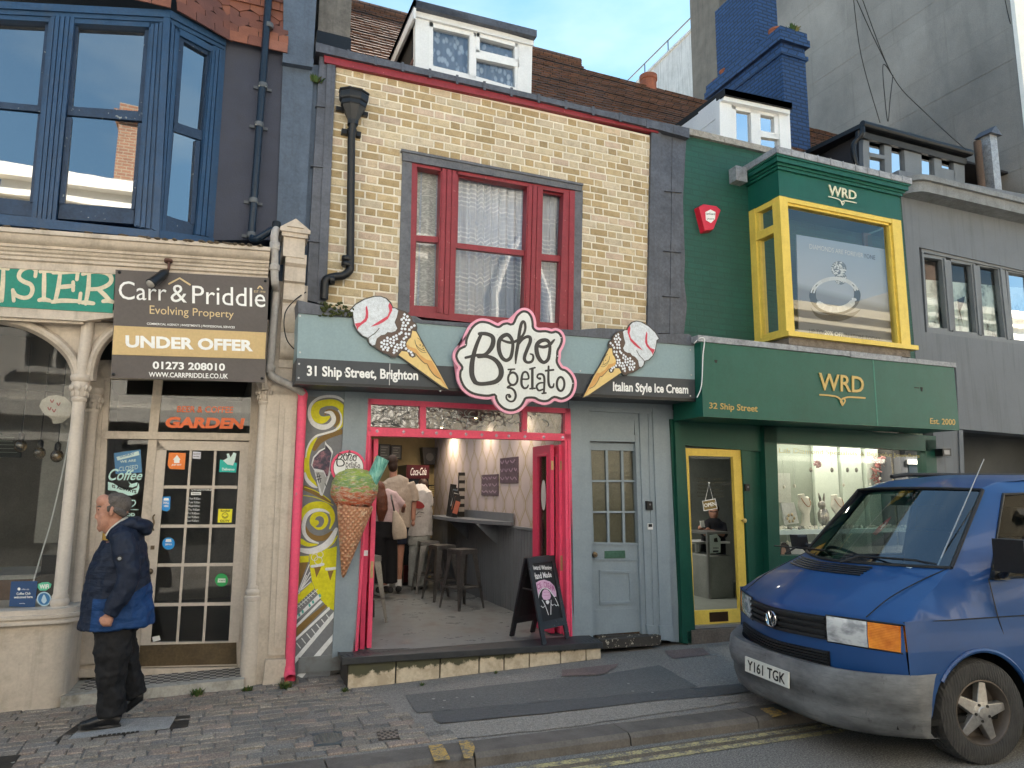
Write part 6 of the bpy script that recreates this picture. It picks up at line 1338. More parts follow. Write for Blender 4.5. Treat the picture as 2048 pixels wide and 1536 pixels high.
# A-board
F0,F1=G(1083,1291,.195),G(1137,1277,.195);B0_,B1_=G(1021,1273,.195),G(1070,1264,.195)
t=empty('pavement_board','black folding chalk A-board with pink and white ice cream drawing','A-board',((F0+B1_)/2))
T0,T1=P(1053,1117,(F0.y+B0_.y)/2),P(1109,1112,(F1.y+B1_.y)/2);T1=T0+(F1-F0)*.99
M_bd=mat('black_stained_wood',(.018,.02,.024),.5,var=.3,bump=.15,chips=.02,chipc=(.2,.2,.2));M_chalk=mat('chalk_surface',(.014,.014,.016),.7,var=.25,bump=.05)
def aface(a0,a1,t0,t1,nm,dy):
 b=MB();W_=(a1-a0);k_=.045/W_.length;nrm=(a1-a0).cross(t0-a0).normalized()*.022
 if nrm.y>0 and dy<0 or nrm.y<0 and dy>0:nrm=-nrm
 L2=lambda u,v:a0.lerp(a1,u).lerp(t0.lerp(t1,u),v)
 for u0,u1,v0,v1 in ((0,k_*1.3,0,1),(1-k_*1.3,1,0,1),(k_*1.3,1-k_*1.3,.93,1),(k_*1.3,1-k_*1.3,.16,.25)):b.prism([L2(u0,v0),L2(u1,v0),L2(u1,v1),L2(u0,v1)],nrm)
 fr_=b.build(nm,M_bd,t,bevel=.003)
 b=MB();b.prism([L2(k_*1.3,.25)-nrm*-.3,L2(1-k_*1.3,.25)-nrm*-.3,L2(1-k_*1.3,.93)-nrm*-.3,L2(k_*1.3,.93)-nrm*-.3],-nrm*.3);b.build('chalk_panel',M_chalk,fr_)
 return L2,nrm,fr_
L2,nrm,fr_=aface(F0,F1,T0,T1,'front_frame',-1);aface(B0_,B1_,T0+Vector((0,.03,0)),T1+Vector((0,.03,0)),'back_frame',1)
b=MB();b.bar(F0.lerp(T0,.62)+Vector((.03,0,0)),B0_.lerp(T0,.62)+Vector((.03,0,0)),.012,.012);b.bar(F1.lerp(T1,.62)-Vector((.03,0,0)),B1_.lerp(T1,.62)-Vector((.03,0,0)),.012,.012);b.build('stay',M_steel,t)
z6=lambda x,y:(1010+x/7.68,1100+y/7.68)
PN=(F1-F0).cross(T0-F0).normalized();PN=PN if PN.y<0 else-PN
def bp(u,v,d=0.0):
 r=ray(*z6(u,v));o0=F0+PN*(.022*.3+.0015+d);return EYE+r*((o0-EYE).dot(PN)/r.dot(PN))
cw,cp=MB(),MB()
text(cw,'Award Winning',[bp(418,330),bp(722,322),bp(710,240),bp(410,228)],bold=.02);text(cw,'Hand Made',[bp(440,455),bp(722,415),bp(700,335),bp(425,350)],bold=.02)
ribbon(cw,[(512,760),(520,690),(560,610),(610,585),(670,605),(730,680),(760,720)],12,lambda u,v,d=0:bp(u,v,.001+d));ribbon(cw,[(570,770),(620,860),(668,995)],9,bp);ribbon(cw,[(708,770),(706,860),(704,990)],9,bp)
fill(cw,[(625,785),(650,770),(680,780),(680,810),(660,835),(635,820)],bp);scrawl(cw,515,612,875,42,9,bp);scrawl(cw,718,815,845,42,9,bp)
for a in ([(505,750),(505,830),(520,910)],[(770,740),(800,800),(825,860)]):ribbon(cw,a,8,bp)
fill(cp,[(450,520),(520,475),(600,455),(690,485),(755,550),(785,640),(790,715),(750,720),(720,650),(670,595),(610,575),(555,595),(520,660),(500,740),(485,745),(465,640)],bp);fill(cp,[(575,640),(600,605),(650,605),(690,650),(706,710),(690,755),(640,770),(590,760),(568,710)],bp,.0005)
cw.build('chalk_writing',flat('chalk_white',(.75,.75,.75),.8),fr_);cp.build('pink_chalk',flat('chalk_pink',(.66,.42,.58),.8),fr_)
b=MB();text(b,'ICE',[bp(490,630,.002),bp(570,570,.002),bp(545,495,.002),bp(470,540,.002)],bold=.02);text(b,'CREAM',[bp(600,570,.002),bp(770,640,.002),bp(740,530,.002),bp(590,480,.002)],bold=.02)
ribbon(b,[(585,660),(640,645),(690,660)],5,lambda u,v,d=0:bp(u,v,.002+d));ribbon(b,[(580,690),(630,700),(690,690)],5,lambda u,v,d=0:bp(u,v,.002+d));b.build('magenta_chalk',flat('chalk_magenta',(.42,.13,.28),.8),fr_)
# roof, dormer, chimney block behind the parapet
s=NT('clay_roof');v=s.obj();sp=s.n('ShaderNodeSeparateXYZ');s.l(v,sp.inputs[0]);cb=s.n('ShaderNodeCombineXYZ');s.l(sp.outputs[0],cb.inputs[0]);s.l(s.math('MULTIPLY',sp.outputs[2],1.0),cb.inputs[1])
bt=s.n('ShaderNodeTexBrick');s.l(cb.outputs[0],bt.inputs['Vector'])
for k,vv in (('Scale',1),('Brick Width',.165),('Row Height',.072),('Mortar Size',.006),('Bias',-.2)):bt.inputs[k].default_value=vv
for k,vv in (('Color1',(.16,.075,.045)),('Color2',(.085,.05,.036)),('Mortar',(.012,.01,.008))):bt.inputs[k].default_value=(*vv,1)
n1=s.noise(v,3,8,.7);c_=s.mix(.6,bt.outputs['Color'],s.ramp(n1,[(.3,.45),(.7,1.35)]),'MULTIPLY');c_=s.mix(s.ramp(s.noise(v,9,7,.7),[(.58,0.0),(.7,.6)]),c_,(.045,.05,.02));s.bump(n1,.3,.02);M_roof=s.fin(c_,.9)
def tiled_roof(parent,a,b_,c,d,rows,name='roof'):
 a,b_,c,d=(Vector(p) for p in (a,b_,c,d));mb=MB();n=40
 for i in range(rows):
  u0,u1=i/rows,(i+1)/rows
  for k in range(n):
   w0,w1=k/n,(k+1)/n;j=random.uniform(-.006,.006);up=(b_-a).cross(d-a).normalized();up=up if up.z>0 else-up
   p=[a.lerp(b_,w0).lerp(d.lerp(c,w0),u0),a.lerp(b_,w1).lerp(d.lerp(c,w1),u0),a.lerp(b_,w1).lerp(d.lerp(c,w1),u1+.1/rows),a.lerp(b_,w0).lerp(d.lerp(c,w0),u1+.1/rows)]
   q=[p[0]+up*(.028+j),p[1]+up*(.028+j),p[2]+up*.002,p[3]+up*.002];mb.add(p[:2]+q,[[2,3,4,5],[0,1,3,2]])
 return mb.build(name,M_roof,parent,clean=False)
YR=3.4;ra,rb=P(700,0,YR),P(1440,212,YR);zr_=(ra.z+rb.z)/2+.03
ez=6.0
rf=tiled_roof(boho,(.8,.5,ez),(5.4,.5,ez),(5.6,YR,zr_),(.8,YR,zr_),34)
b=MB();b.prism([(.8,YR,zr_),(.8,YR+3.2,ez),(5.6,YR+3.2,ez),(5.6,YR,zr_)],(0,0,-.05));b.prism([(.8,.4,5.9),(5.4,.4,5.9),(5.4,.4,6.12),(.8,.4,6.12)],(0,.15,0));b.prism([(.8,.5,ez-.03),(5.4,.5,ez-.03),(5.5,YR,zr_-.04),(.8,YR,zr_-.04)],(0,.02,-.08));b.build('roof_back',M_slateroof if 'M_slateroof' in globals() else M_dark,boho)
b=MB();b.tube([(.8,YR,zr_+.0),(5.6,YR,zr_+.0)],.085,10);b.build('ridge_tiles',M_roof,boho)
dm=empty('dormer',None,None,(2.6,.6,6.2));dm.parent=boho;dm.location=Vector((2.6,.6,6.2))-WL[boho.name];WL[dm.name]=Vector((2.6,.6,6.2));YD2=.55
z2=lambda x,y:(560+x/2.258,y/2.258);QQ=lambda pts:[z2(*p) for p in pts]
f=MB()
f.px(YD2-.03,QQ([(612,30),(1146,185),(1146,205),(612,72)]),.1);f.px(YD2,QQ([(612,68),(675,84),(672,330),(610,330)]),.1);f.px(YD2,QQ([(1078,186),(1140,200),(1134,470),(1066,470)]),.1)
f.build('dormer_frame',M_white,dm,bevel=.004)
f=MB()
f.px(YD2+.01,QQ([(672,84),(1082,188),(1082,212),(672,118)]),.07);f.px(YD2+.01,QQ([(672,84),(692,90),(690,340),(672,340)]),.07);f.px(YD2+.01,QQ([(1060,184),(1082,190),(1080,440),(1062,440)]),.07)
f.px(YD2+.01,QQ([(857,132),(888,140),(886,360),(854,350)]),.07);f.px(YD2+.0,QQ([(886,222),(1080,270),(1080,304),(886,262)]),.07);f.px(YD2,QQ([(886,142),(902,146),(902,236),(886,234)]),.07);f.px(YD2,QQ([(1060,190),(1078,196),(1078,280),(1060,276)]),.07);f.px(YD2,QQ([(888,142),(1076,192),(1076,214),(888,164)]),.07)
f.px(YD2+.01,QQ([(690,296),(860,336),(1064,396),(1064,450),(690,350)]),.07)
f.build('casement',M_pvcw,dm,bevel=.003)
b=MB();b.poly([P(*z2(*p),YD2+.05) for p in ((686,110),(1066,200),(1066,420),(686,330))]);b.build('pane',glass('dormer_glass',(.7,.75,.8),base=.08),dm)
s=NT('lace_floral');vo=s.n('ShaderNodeTexVoronoi');vo.inputs['Scale'].default_value=16;s.l(s.obj((1,.2,.6)),vo.inputs['Vector']);M_lace3=s.fin(s.mix(s.ramp(vo.outputs['Distance'],[(.3,1.0),(.5,0.0)]),(.26,.28,.32),(.66,.68,.71)),.9)
xa_,xb_=P(*z2(680,200),YD2+.12).x,P(*z2(1070,300),YD2+.12).x;b=MB();curtain(b,xa_,xb_,6.0,P(*z2(870,160),YD2+.12).z,YD2+.14,.012,55,90);b.build('net_curtain',M_lace3,dm,smooth=True,clean=False)
xm,zt3=P(*z2(612,60),YD2).x,P(*z2(612,50),YD2).z;xe=P(*z2(1140,200),YD2).x
b=MB();k0=0;b.c=[]
for r_ in range(7):
 for i in range(14):
  y0=YD2+.08+i*.16+(.08 if r_ % 2 else 0);z0=6.15+r_*.11
  if z0-6.15<(y0-.4)*.5-.3:continue
  k0=len(b.f);b.prism([(xm+.005,y0,z0),(xm+.005,y0+.15,z0),(xm+.03,y0+.15,z0+.125),(xm+.03,y0,z0+.125)],(.015,0,0));b.c+=[random.choice([(.20,.075,.04),(.25,.10,.05),(.15,.055,.035)])]*(len(b.f)-k0)
b.build('tiled_cheek',M_tile,dm)
b=MB();b.box(xm+.04,xe-.01,YD2+.3,YD2+2.4,5.9,zt3-.02);b.box(xm+.05,xe-.02,YD2+.1,YD2+2.4,zt3-.05,zt3);b.build('dormer_body',M_dark,dm)
b=MB();b.px(YD2-.10,QQ([(604,-4),(1160,136),(1160,166),(604,28)]),.12);qa,qb=P(*z2(604,-4),YD2-.1),P(*z2(1160,136),YD2-.1);b.prism([qa,qb,qb+Vector((0,2.4,.10)),qa+Vector((0,2.4,.10))],(0,0,-.09));b.prism([qa+Vector((0,0,-.1)),qa,qa+Vector((0,2.4,.1)),qa+Vector((0,2.4,0))],(.03,0,0));b.build('lead_roof',M_lead,dm)
b=MB();b.prism([qa+Vector((.005,.01,-.24)),qa+Vector((.005,.01,-.1)),qa+Vector((.005,2.2,0)),qa+Vector((.005,2.2,-.14))],(.03,0,0));b.build('barge_board',M_white,dm)
b=MB();p0,p1=P(635,80,.6),P(700,80,.6);b.box(p0.x,p1.x,.6,1.6,5.9,9.2);st_=b.build('chimney',mat('cement_stack',(.17,.155,.135),.9,var=.25,bump=.4,dirt=.4,streak=.4),boho);b=MB();b.box(p0.x-.012,p1.x+.012,.588,1.6,P(660,82,.588).z-.1,P(660,66,.588).z);b.build('flashing',M_black,st_)
weed(P(632,165,-.03),60,.09,'green weed growing from the joint beside the lead edged brick','wall_weed')
# ====== green jeweller, number 32
GRN=(.0075,.088,.062)
M_gbrick=brickmat('green_painted_brick',GRN,sc(GRN,.9),sc(GRN,.82),bump=.35,rough=.6,var=.3)
M_green=mat('green_gloss',GRN,.42,var=.12,scale=2,bump=.1,dirt=.3,dirtc=(.02,.11,.085),streak=.25)
M_gdark=mat('green_door_paint',(.007,.066,.045),.45,var=.12,bump=.1)
M_yell=mat('yellow_gloss',(.74,.54,.10),.42,var=.06,scale=3,bump=.06,dirt=.35,dirtc=(.42,.27,.04),streak=.2)
M_gold=flat('gold_letter',(.42,.30,.10),.4,metal=.3)
M_creaml=flat('cream_letter',(.70,.66,.48),.5)
M_stone=mat('weathered_coping',(.33,.31,.28),.9,var=.3,scale=6,bump=.5,dirt=.6,dirtc=(.1,.09,.08))
M_sage=mat('sage_wall',(.26,.29,.24),.8,var=.06,bump=.05)
M_pale=mat('pale_panel',(.55,.60,.52),.7,var=.05,bump=.05)
G_jew=glass('jeweller_glass',(.93,.95,.94),base=-.005,rough=.008,fres=1.28)
G_bay2=glass('display_glass',(.94,.96,.97),base=.085,rough=.006)
jew=empty('jeweller_shop','dark green painted jeweller building with a yellow framed bay window','shop building',(7.2,.3,0))
X0,X1=5.0,9.2
b=MB();b.px(0,[(1340,258),(1800,354),(1832,735),(1340,690)],.3);b.build('brick_wall',M_gbrick,jew)
b=MB();x=5.16
while x<9.1:
 L=random.uniform(.4,.75);j=random.uniform(-.01,.01);b.box(x,min(x+L-.006,9.15),-.05+j,.34,6.26,6.345+j*.6);x+=L
b.build('coping',M_stone,jew,bevel=.008)
b=MB();b.box(5.1,5.2,.3,6,0,6.2);b.box(9.1,9.2,.3,6,0,6.2);b.box(5.1,9.2,5.9,6,0,6.2);b.box(5.2,9.1,.12,5.9,3.0,3.2);b.box(5.2,9.1,.3,5.9,6.0,6.1);b.build('house_wall',M_dark,jew)
# bay
BX0,BX1,BY=6.285,8.40,-.56
bay2=empty('display_bay',None,None,(7.3,BY,3.6));bay2.parent=jew;bay2.location=Vector((7.3,BY,3.6))-WL[jew.name];WL[bay2.name]=Vector((7.3,BY,3.6))
b=MB();b.box(BX0,BX1,BY,.0,5.39,5.74)
for o,z0,z1 in ((.03,5.73,5.77),(.05,5.77,5.80),(.085,5.80,5.86),(.105,5.86,5.885)):b.box(BX0-o,BX1+o,BY-o,.0,z0,z1)
b.build('green_frieze',M_green,bay2,bevel=.006)
b=MB();b.box(BX0-.12,BX1+.12,BY-.12,.0,5.885,5.97);b.box(BX0-.30,BX0-.12,-.14,.0,5.72,5.92)
for i in range(11):x=BX0-.1+i*.215;b.box(x,x+.012,BY-.128,-.01,5.884,5.977)
b.build('lead_roof',mat('pale_lead',(.30,.31,.33),.6,metal=.2,var=.35,scale=7,bump=.4,dirt=.5,dirtc=(.09,.09,.09)),bay2,bevel=.005)
f=MB();z0,z1=3.62,5.39
f.box(BX0-.01,BX1+.09,BY-.04,0,3.595,3.655)
f.box(BX0,BX0+.13,BY,BY+.13,3.655,z1);f.box(BX1-.17,BX1,BY,BY+.13,3.655,z1);f.box(BX1-.20,BX1-.17,BY+.03,BY+.12,3.655,z1)
f.box(BX0+.13,BX1-.17,BY+.005,BY+.12,z1-.06,z1);f.box(BX0+.13,BX1-.17,BY+.03,BY+.12,z1-.09,z1-.06);f.box(BX0+.13,BX1-.17,BY+.02,BY+.12,3.655,3.662)
f.box(BX0,BX0+.1,-.11,.0,3.655,z1);f.box(BX0+.02,BX0+.1,-.15,-.11,3.655,z1)
f.box(BX0+.01,BX0+.1,BY+.13,-.11,z1-.07,z1);f.box(BX0+.01,BX0+.1,BY+.13,-.11,4.95,5.06);f.box(BX0-.005,BX0+.1,BY+.13,-.11,4.945,4.965);f.box(BX0+.015,BX0+.09,BY+.13,-.11,3.655,3.70)
f.build('yellow_frame',M_yell,bay2,bevel=.005)
b=MB();b.poly([(BX0+.13,BY+.07,3.66),(BX1-.17,BY+.07,3.66),(BX1-.17,BY+.07,z1-.07),(BX0+.13,BY+.07,z1-.07)]);b.poly([(BX0+.06,BY+.12,3.69),(BX0+.06,-.12,3.69),(BX0+.06,-.12,z1-.05),(BX0+.06,BY+.12,z1-.05)]);b.poly([(BX1-.06,BY+.12,3.69),(BX1-.06,-.02,3.69),(BX1-.06,-.02,z1-.05),(BX1-.06,BY+.12,z1-.05)])
b.build('pane',G_bay2,bay2)
b=MB();b.box(BX1-.1,BX1+.06,-.03,0,3.6,5.39);b.build('brown_jamb',flat('brown_jamb_paint',(.10,.065,.03),.6),bay2)
b=MB();b.box(BX0+.1,BX1-.05,BY+.1,.3,3.5,3.6);b.box(BX0-.25,BX1+.15,.31,2.4,3.25,3.35);b.box(BX0-.3,BX0-.2,.31,2.5,3.3,5.6);b.box(BX0-.3,BX1+.2,2.4,2.5,3.3,5.6);b.box(BX0-.2,BX1+.2,.31,2.5,5.45,5.55);b.box(BX0+.02,BX1-.02,BY+.14,.31,5.40,5.45);b.build('bay_room',mat('dim_sage_room',(.30,.31,.27),.85),jew)
b=MB()
for x,y in ((6.5,.1),(6.62,.9),(7.4,.5),(6.5,1.5)):b.lathe([(.045,0),(.045,-.012)],(x,y,5.449),n=12)
tag(b.build('downlight',flat('downlight_glow',(1,.95,.85),.3,emit=5)),'small lit downlights in the ceiling behind the yellow bay window','ceiling light',None,'stuff')
b=MB();b.box(BX0+.05,BX1-.0,BY+.02,.0,3.50,3.595);b.box(BX0+.2,BX1+.02,BY+.05,0,3.42,3.50);b.build('stone_sill',mat('worn_brown_stone',(.20,.17,.14),.9,var=.35,scale=8,bump=.6,dirt=.5),bay2,bevel=.01)
Z=(1480,380,4.519)
pq=[(1593,469),(1784,501),(1797,688),(1598,668)]
s=NT('poster_print_reflection');sp=s.n('ShaderNodeSeparateXYZ');s.l(s.obj(),sp.inputs[0]);M_pp=s.fin(s.ramp(s.math('ADD',s.math('DIVIDE',sp.outputs[2],1.35),s.math('MULTIPLY',sp.outputs[0],.06)),[(.05,(.20,.215,.245)),(.38,(.28,.295,.33)),(.45,(.50,.55,.64)),(.95,(.36,.46,.60))]),.35)  # blue upper part paints the sky's reflection into the printed grey
b=MB();b.px(-.42,pq,.012);t=tag(b.build('ring_poster',M_pp),'large grey diamond ring poster inside the yellow bay window','poster')
def pz(d):return onplane(-.4215-d,*Z)
pl=pz(0);b=MB()
fill(b,[(640,1060),(700,1115),(860,1130),(1010,1110),(1090,1080),(1010,1150),(860,1190),(700,1150)],pl,smooth=True);b.build('printed_shadow',flat('poster_shadow',(.055,.06,.068),.35),t)
def arc(cx_,cy_,rx,ry,a0,a1,n=16):return [(cx_+rx*math.cos(R(a0+(a1-a0)*i/n)),cy_+ry*math.sin(R(a0+(a1-a0)*i/n))) for i in range(n+1)]
b=MB();ribbon(b,arc(858,950,202,150,-35,215,22),[26,40,52]+[60]*17+[52,40,26],pz(.001));b.build('printed_band',flat('print_dark_silver',(.035,.037,.042),.3),t)
b=MB();ribbon(b,arc(860,955,178,125,20,150,14),[24]+[54]*13+[24],pz(.002));ribbon(b,arc(858,950,205,150,205,335,16),34,pz(.002));b.build('printed_silver',flat('print_silver',(.78,.79,.80),.3),t)
b=MB()
for k in range(34):
 a=R(190+k*4.6);
 for rr in (192,216):disk(b,(858+rr*math.cos(a),950+rr*.74*math.sin(a)),8.5,pz(.003),n=7)
for k in range(7):a=R(15+k*22);ribbon(b,[(860+165*math.cos(a),955+112*math.sin(a)),(860+190*math.cos(a),955+138*math.sin(a))],12 if k % 2 else 22,pz(.003))
for i in range(60):a,r=random.uniform(0,6.28),66*math.sqrt(random.random());x,y=893+r*math.cos(a),712+r*math.sin(a)*.95;q=random.uniform(7,16);fill(b,[(x-q,y),(x+q*.3,y-q*.8),(x+q,y+q*.4)],pz(.004+i*.00005))
for i in range(46):a,r=random.uniform(0,6.28),54*math.sqrt(random.random());x,y=910+r*math.cos(a),800+r*math.sin(a)*.9;q=random.uniform(6,13);fill(b,[(x-q,y),(x+q*.2,y-q*.8),(x+q,y+q*.5)],pz(.004+i*.00005))
b.build('printed_diamonds',flat('print_white_silver',(.88,.90,.92),.3),t)
b=MB();disk(b,(893,712),70,pz(.001));disk(b,(910,800),56,pz(.001));b.build('printed_gem',flat('print_gem_grey',(.17,.21,.26),.3),t)
b=MB();textpx(b,'DIAMONDS ARE FOREVER',-.4235,tq(*Z,628,1113,486,572,530,612));textpx(b,'20% OFF',-.4235,tq(*Z,764,934,1268,1290,1308,1328),bold=.04);b.build('white_print',WHITE,t)
b=MB();textpx(b,'YONE',-.4235,tq(*Z,1118,1222,574,592,612,632));textpx(b,'UP TO',-.4235,tq(*Z,625,748,1254,1266,1294,1306));textpx(b,'IN STORE TODAY',-.4235,tq(*Z,948,1270,1294,1330,1330,1368));b.build('dark_print',flat('print_navy',(.03,.035,.06),.35),t)
t=empty('pot_plant','leafy green plant behind the end of the yellow bay glass','plant',(BX1-.25,-.25,3.6));b=MB()
for i in range(26):p=Vector((BX1-.28,-.22,3.72+i*.028));a=random.uniform(0,6.28);d=Vector((math.cos(a)*.13,math.sin(a)*.10,random.uniform(-.06,.08)));sd=Vector((-d.y,d.x,.02)).normalized()*.028;b.poly([p,p+d*.5+sd,p+d,p+d*.5-sd])
b.build('leaf',mat('houseplant_leaf',(.035,.09,.04),.5,var=.3),t,clean=False);b=MB();b.lathe([(.06,0),(.08,.12),(.075,.12)],(BX1-.28,-.22,3.6),n=14);b.build('pot',M_white,t)
# signs
def wrd(mb,y,q,fl,th):
 textpx(mb,'WRD',y,q,bold=.012,thick=th)
 k=[(fl[0][0]+(fl[1][0]-fl[0][0])*u,fl[0][1]+(fl[1][1]-fl[0][1])*u) for u in (0,.2,.38,.48,.52,.62,.8,1)];W_=fl[1][0]-fl[0][0]
 pl=onplane(y);ribbon(mb,[k[0],k[1],(k[2][0],k[2][1]+W_*.02),(k[3][0],k[3][1]+W_*.10),(k[3][0]+W_*.02,k[3][1]+W_*.20)],W_*.035,pl);ribbon(mb,[(k[3][0]+W_*.02,k[3][1]+W_*.20),(k[4][0]+W_*.04,k[4][1]+W_*.10),(k[4][0],k[4][1]+W_*.05),(k[3][0]-W_*.02,k[3][1]+W_*.10),(k[3][0]+W_*.02,k[3][1]+W_*.20)],W_*.03,pl);ribbon(mb,[(k[4][0]-W_*.02,k[4][1]+W_*.05),(k[5][0],k[5][1]+W_*.01),k[6],k[7]],W_*.035,pl)
Z5=(1280,0,2.667)
b=MB();wrd(b,BY-.018,tq(*Z5,1008,1155,984,1020,1040,1066),[(1657,393),(1713,406)],.014);tag(b.build('raised_letters',M_creaml),'cream raised letters on the green frieze over the yellow bay','sign lettering')
FY=-.62;FX0,FX1=4.965,9.11
b=MB();b.box(FX0,FX1,FY,-.06,2.55,3.40);t=tag(b.build('jeweller_fascia',M_green,bevel=.004),'deep green jeweller fascia box with gold letters below the bay','sign')
b=MB();x=FX0-.05
while x<FX1:L=random.uniform(.5,1.0);b.box(x,min(x+L,FX1+.02),FY-.02,-.0,3.395+random.uniform(0,.01),3.46+random.uniform(0,.012));x+=L-.01
b.build('lead_capping',mat('pale_lead',(.3,.31,.33)),t,bevel=.006)
b=MB();xj=P(1751,790,FY).x;b.box(xj-.012,xj+.012,FY-.002,FY+.01,2.55,3.40);b.build('panel_joint',mat('pale_green_seam',(.06,.20,.15),.6),t)
b=MB();wrd(b,FY-.014,tq(1280,540,2.667,955,1195,548,570,640,656),[(1640,789.5),(1730,796)],.012)
textpx(b,'32 Ship Street',FY-.006,tq(1280,540,2.667,370,628,706,722,748,768),bold=.01,thick=.004);textpx(b,'Est. 2000',FY-.006,tq(1280,540,2.667,1548,1682,789,796,820,828),bold=.01,thick=.004);b.build('gold_lettering',M_gold,t)
b=MB();b.tube(crom([P(1388,687,-.6),P(1400,676,-.64),P(1409,680,-.64),P(1406,710,-.64),P(1403,770,-.63),P(1394,795,-.60)],5),.006,6);tag(b.build('loose_cable',M_white,smooth=True),'loose pale cable looped over the corner of the green fascia','cable')
b=MB();b.px(FY-.003,[(1829,774),(1839,775),(1839,777),(1829,776)],.004);b.px(FY-.003,[(1841,774),(1846,775),(1845,783),(1842,782)],.004);b.px(FY-.003,[(1429,720),(1435,720),(1434,726),(1430,725)],.004);b.build('scuff',M_dark,t)
t=empty('alarm_box','red and white burglar alarm box on the green brick wall','alarm box',P(1420,462,-.05));q=[P(*p,-.09) for p in ((1398,414),(1408,408),(1433,412),(1442,420),(1427,459),(1410,461))]
c0=sum(q,Vector())/6;b=MB();o=[c0+(p-c0)*1.06+Vector((0,.09,0)) for p in q];b.add(q+o,[[0,1,2,3,4,5]]+[[i,6+i,6+(i+1) % 6,(i+1) % 6] for i in range(6)]);b.build('case',flat('alarm_red',(.58,.012,.035),.3),t,bevel=.008)
b=MB();b.px(-.094,[(1411,424),(1421,419),(1431,424),(1430,438),(1422,446),(1412,440)],.003);b.build('shield',WHITE,t);b=MB();textpx(b,'LanGuard',-.0955,[(1412,429),(1430,430),(1430,426),(1412,425)],bold=.02);scrawl(b,1414,1429,438,2.6,.9,onplane(-.0955));b.build('print',BLACKP,t)
# ground floor
f=MB()
f.px(-.02,[(1340,838),(1368,840),(1392,1290),(1362,1286)],.14);f.px(-.06,[(1349,838),(1362,838),(1384,1288),(1366,1286)],.1);f.px(.02,[(1362,838),(1548,850),(1546,905),(1364,890)],.1)
f.px(.03,[(1482,885),(1500,886),(1518,1290),(1506,1290)],.1);f.px(.06,[(1498,850),(1542,852),(1552,1290),(1516,1290)],.1)
f.px(-.04,[(1528,850),(1553,852),(1566,1300),(1544,1300)],.16);f.px(-.04,[(1528,848),(1872,872),(1872,903),(1530,884)],.14);f.px(-.04,[(1851,880),(1872,880),(1880,1150),(1860,1150)],.14);f.px(-.03,[(1545,1112),(1870,1108),(1870,1300),(1545,1300)],.2)
f.build('shopfront',M_gdark,jew,bevel=.005)
d=MB();YJ=.05
for q in ([(1367,896),(1482,900),(1483,914),(1368,911)],[(1367,896),(1377,911),(1389,1223),(1380,1251)],[(1466,914),(1482,900),(1496,1244),(1480,1220)],[(1389,1222),(1480,1218),(1497,1243),(1380,1251)]):d.px(YJ,q,.05)
d=d.build('door',M_yell,jew,bevel=.004)
b=MB();b.poly([P(*p,YJ+.03) for p in ((1375,909),(1470,912),(1484,1222),(1387,1226))]);b.build('pane',glass('door_glass_clear',(.92,.94,.93),base=-.01,rough=.01,fres=1.3),d)
b=MB();b.px(YJ-.006,[(1419,1225),(1456,1223),(1457,1242),(1420,1244)],.008);b.build('letter_plate',mat('bronze_plate',(.05,.025,.012),.45,metal=.5),d)
b=MB();c=P(1484,1041,YJ);b.lathe([(.012,0),(.012,.03),(.026,.04),(.028,.055),(.012,.065)],c,(0,-1,0),14);b.build('knob',M_gold,d,smooth=True)
b=MB();b.px(.0,[(1380,1252),(1500,1246),(1500,1252),(1381,1258)],.1);b.build('door_sill',flat('aluminium',(.4,.4,.4),.35,metal=.7),jew)
b=MB();b.px(-.06,[(1374,1262),(1540,1252),(1542,1284),(1376,1290)],.3);b.build('doorstep',mat('brown_stone_step',(.12,.10,.085),.85,var=.4,bump=.4),jew)
b=MB();b.px(.02,[(1353,946),(1360,946),(1361,967),(1354,967)],.03);tag(b.build('door_sensor',M_black,bevel=.004),'slim black device on the green door frame by the grey pilaster','door device')
t=empty('camera_bell','black camera doorbell between the yellow door and the shop window','doorbell',P(1495,974,.0));b=MB();b.px(.0,[(1491,968),(1499,968),(1500,982),(1492,982)],.04);b.build('housing',M_black,t,bevel=.004);b=MB();b.disc(P(1496,974,0),.012,-.004,12,.005);b.build('lens',flat('lens_grey',(.2,.2,.22)),t)
b=MB();b.poly([P(*p,.03) for p in ((1549,882),(1853,899),(1866,1115),(1557,1115))]);b.build('shop_window',G_jew,jew)
# display space and shop interior
dx0,dx1=6.55,9.32
b=MB();b.box(dx0+.1,dx1,.78,.83,0,2.6);b.box(dx1-.02,dx1+.05,.12,.83,0,2.6);b.build('display_back',M_sage,jew)
b=MB();b.box(7.9,8.35,.73,.775,.8,2.6);b.box(8.4,8.8,.71,.775,.8,2.6);b.box(8.85,9.28,.67,.775,.8,2.6);b.build('back_panel',M_pale,jew,bevel=.01)
b=MB();b.box(dx0,dx1,.10,.55,1.19,1.245);b.box(dx0,dx1,.10,.60,.5,.55);b.build('display_shelf',mat('pale_glass_shelf',(.62,.70,.66),.25,var=.04,bump=0),jew)
b=MB();b.box(5.2,9.1,.15,5,.0,.15);b.box(5.2,5.3,.13,5,0,3.0);b.box(5.2,9.1,3.6,3.7,0,3);b.build('shop_room',mat('dim_green_room',(.20,.215,.195),.85),jew)
l=bpy.data.lights.new('display_fill','AREA');l.energy=1.2;l.shape='RECTANGLE';l.size=2.4;l.size_y=.06;l.color=(1,.95,.80);lo=bpy.data.objects.new('display_fill',l);COL.objects.link(lo);lo.location=(7.95,.5,2.44)  # unseen fill added to brighten the window display
for nm_,e_,p_ in (('room_light',7,(5.9,2.2,2.95)),('bay_light',10,(7.3,.9,5.40))):l=bpy.data.lights.new(nm_,'AREA');l.energy=e_;l.size=.5;l.color=(1,.95,.86);lo=bpy.data.objects.new(nm_,l);COL.objects.link(lo);lo.location=p_
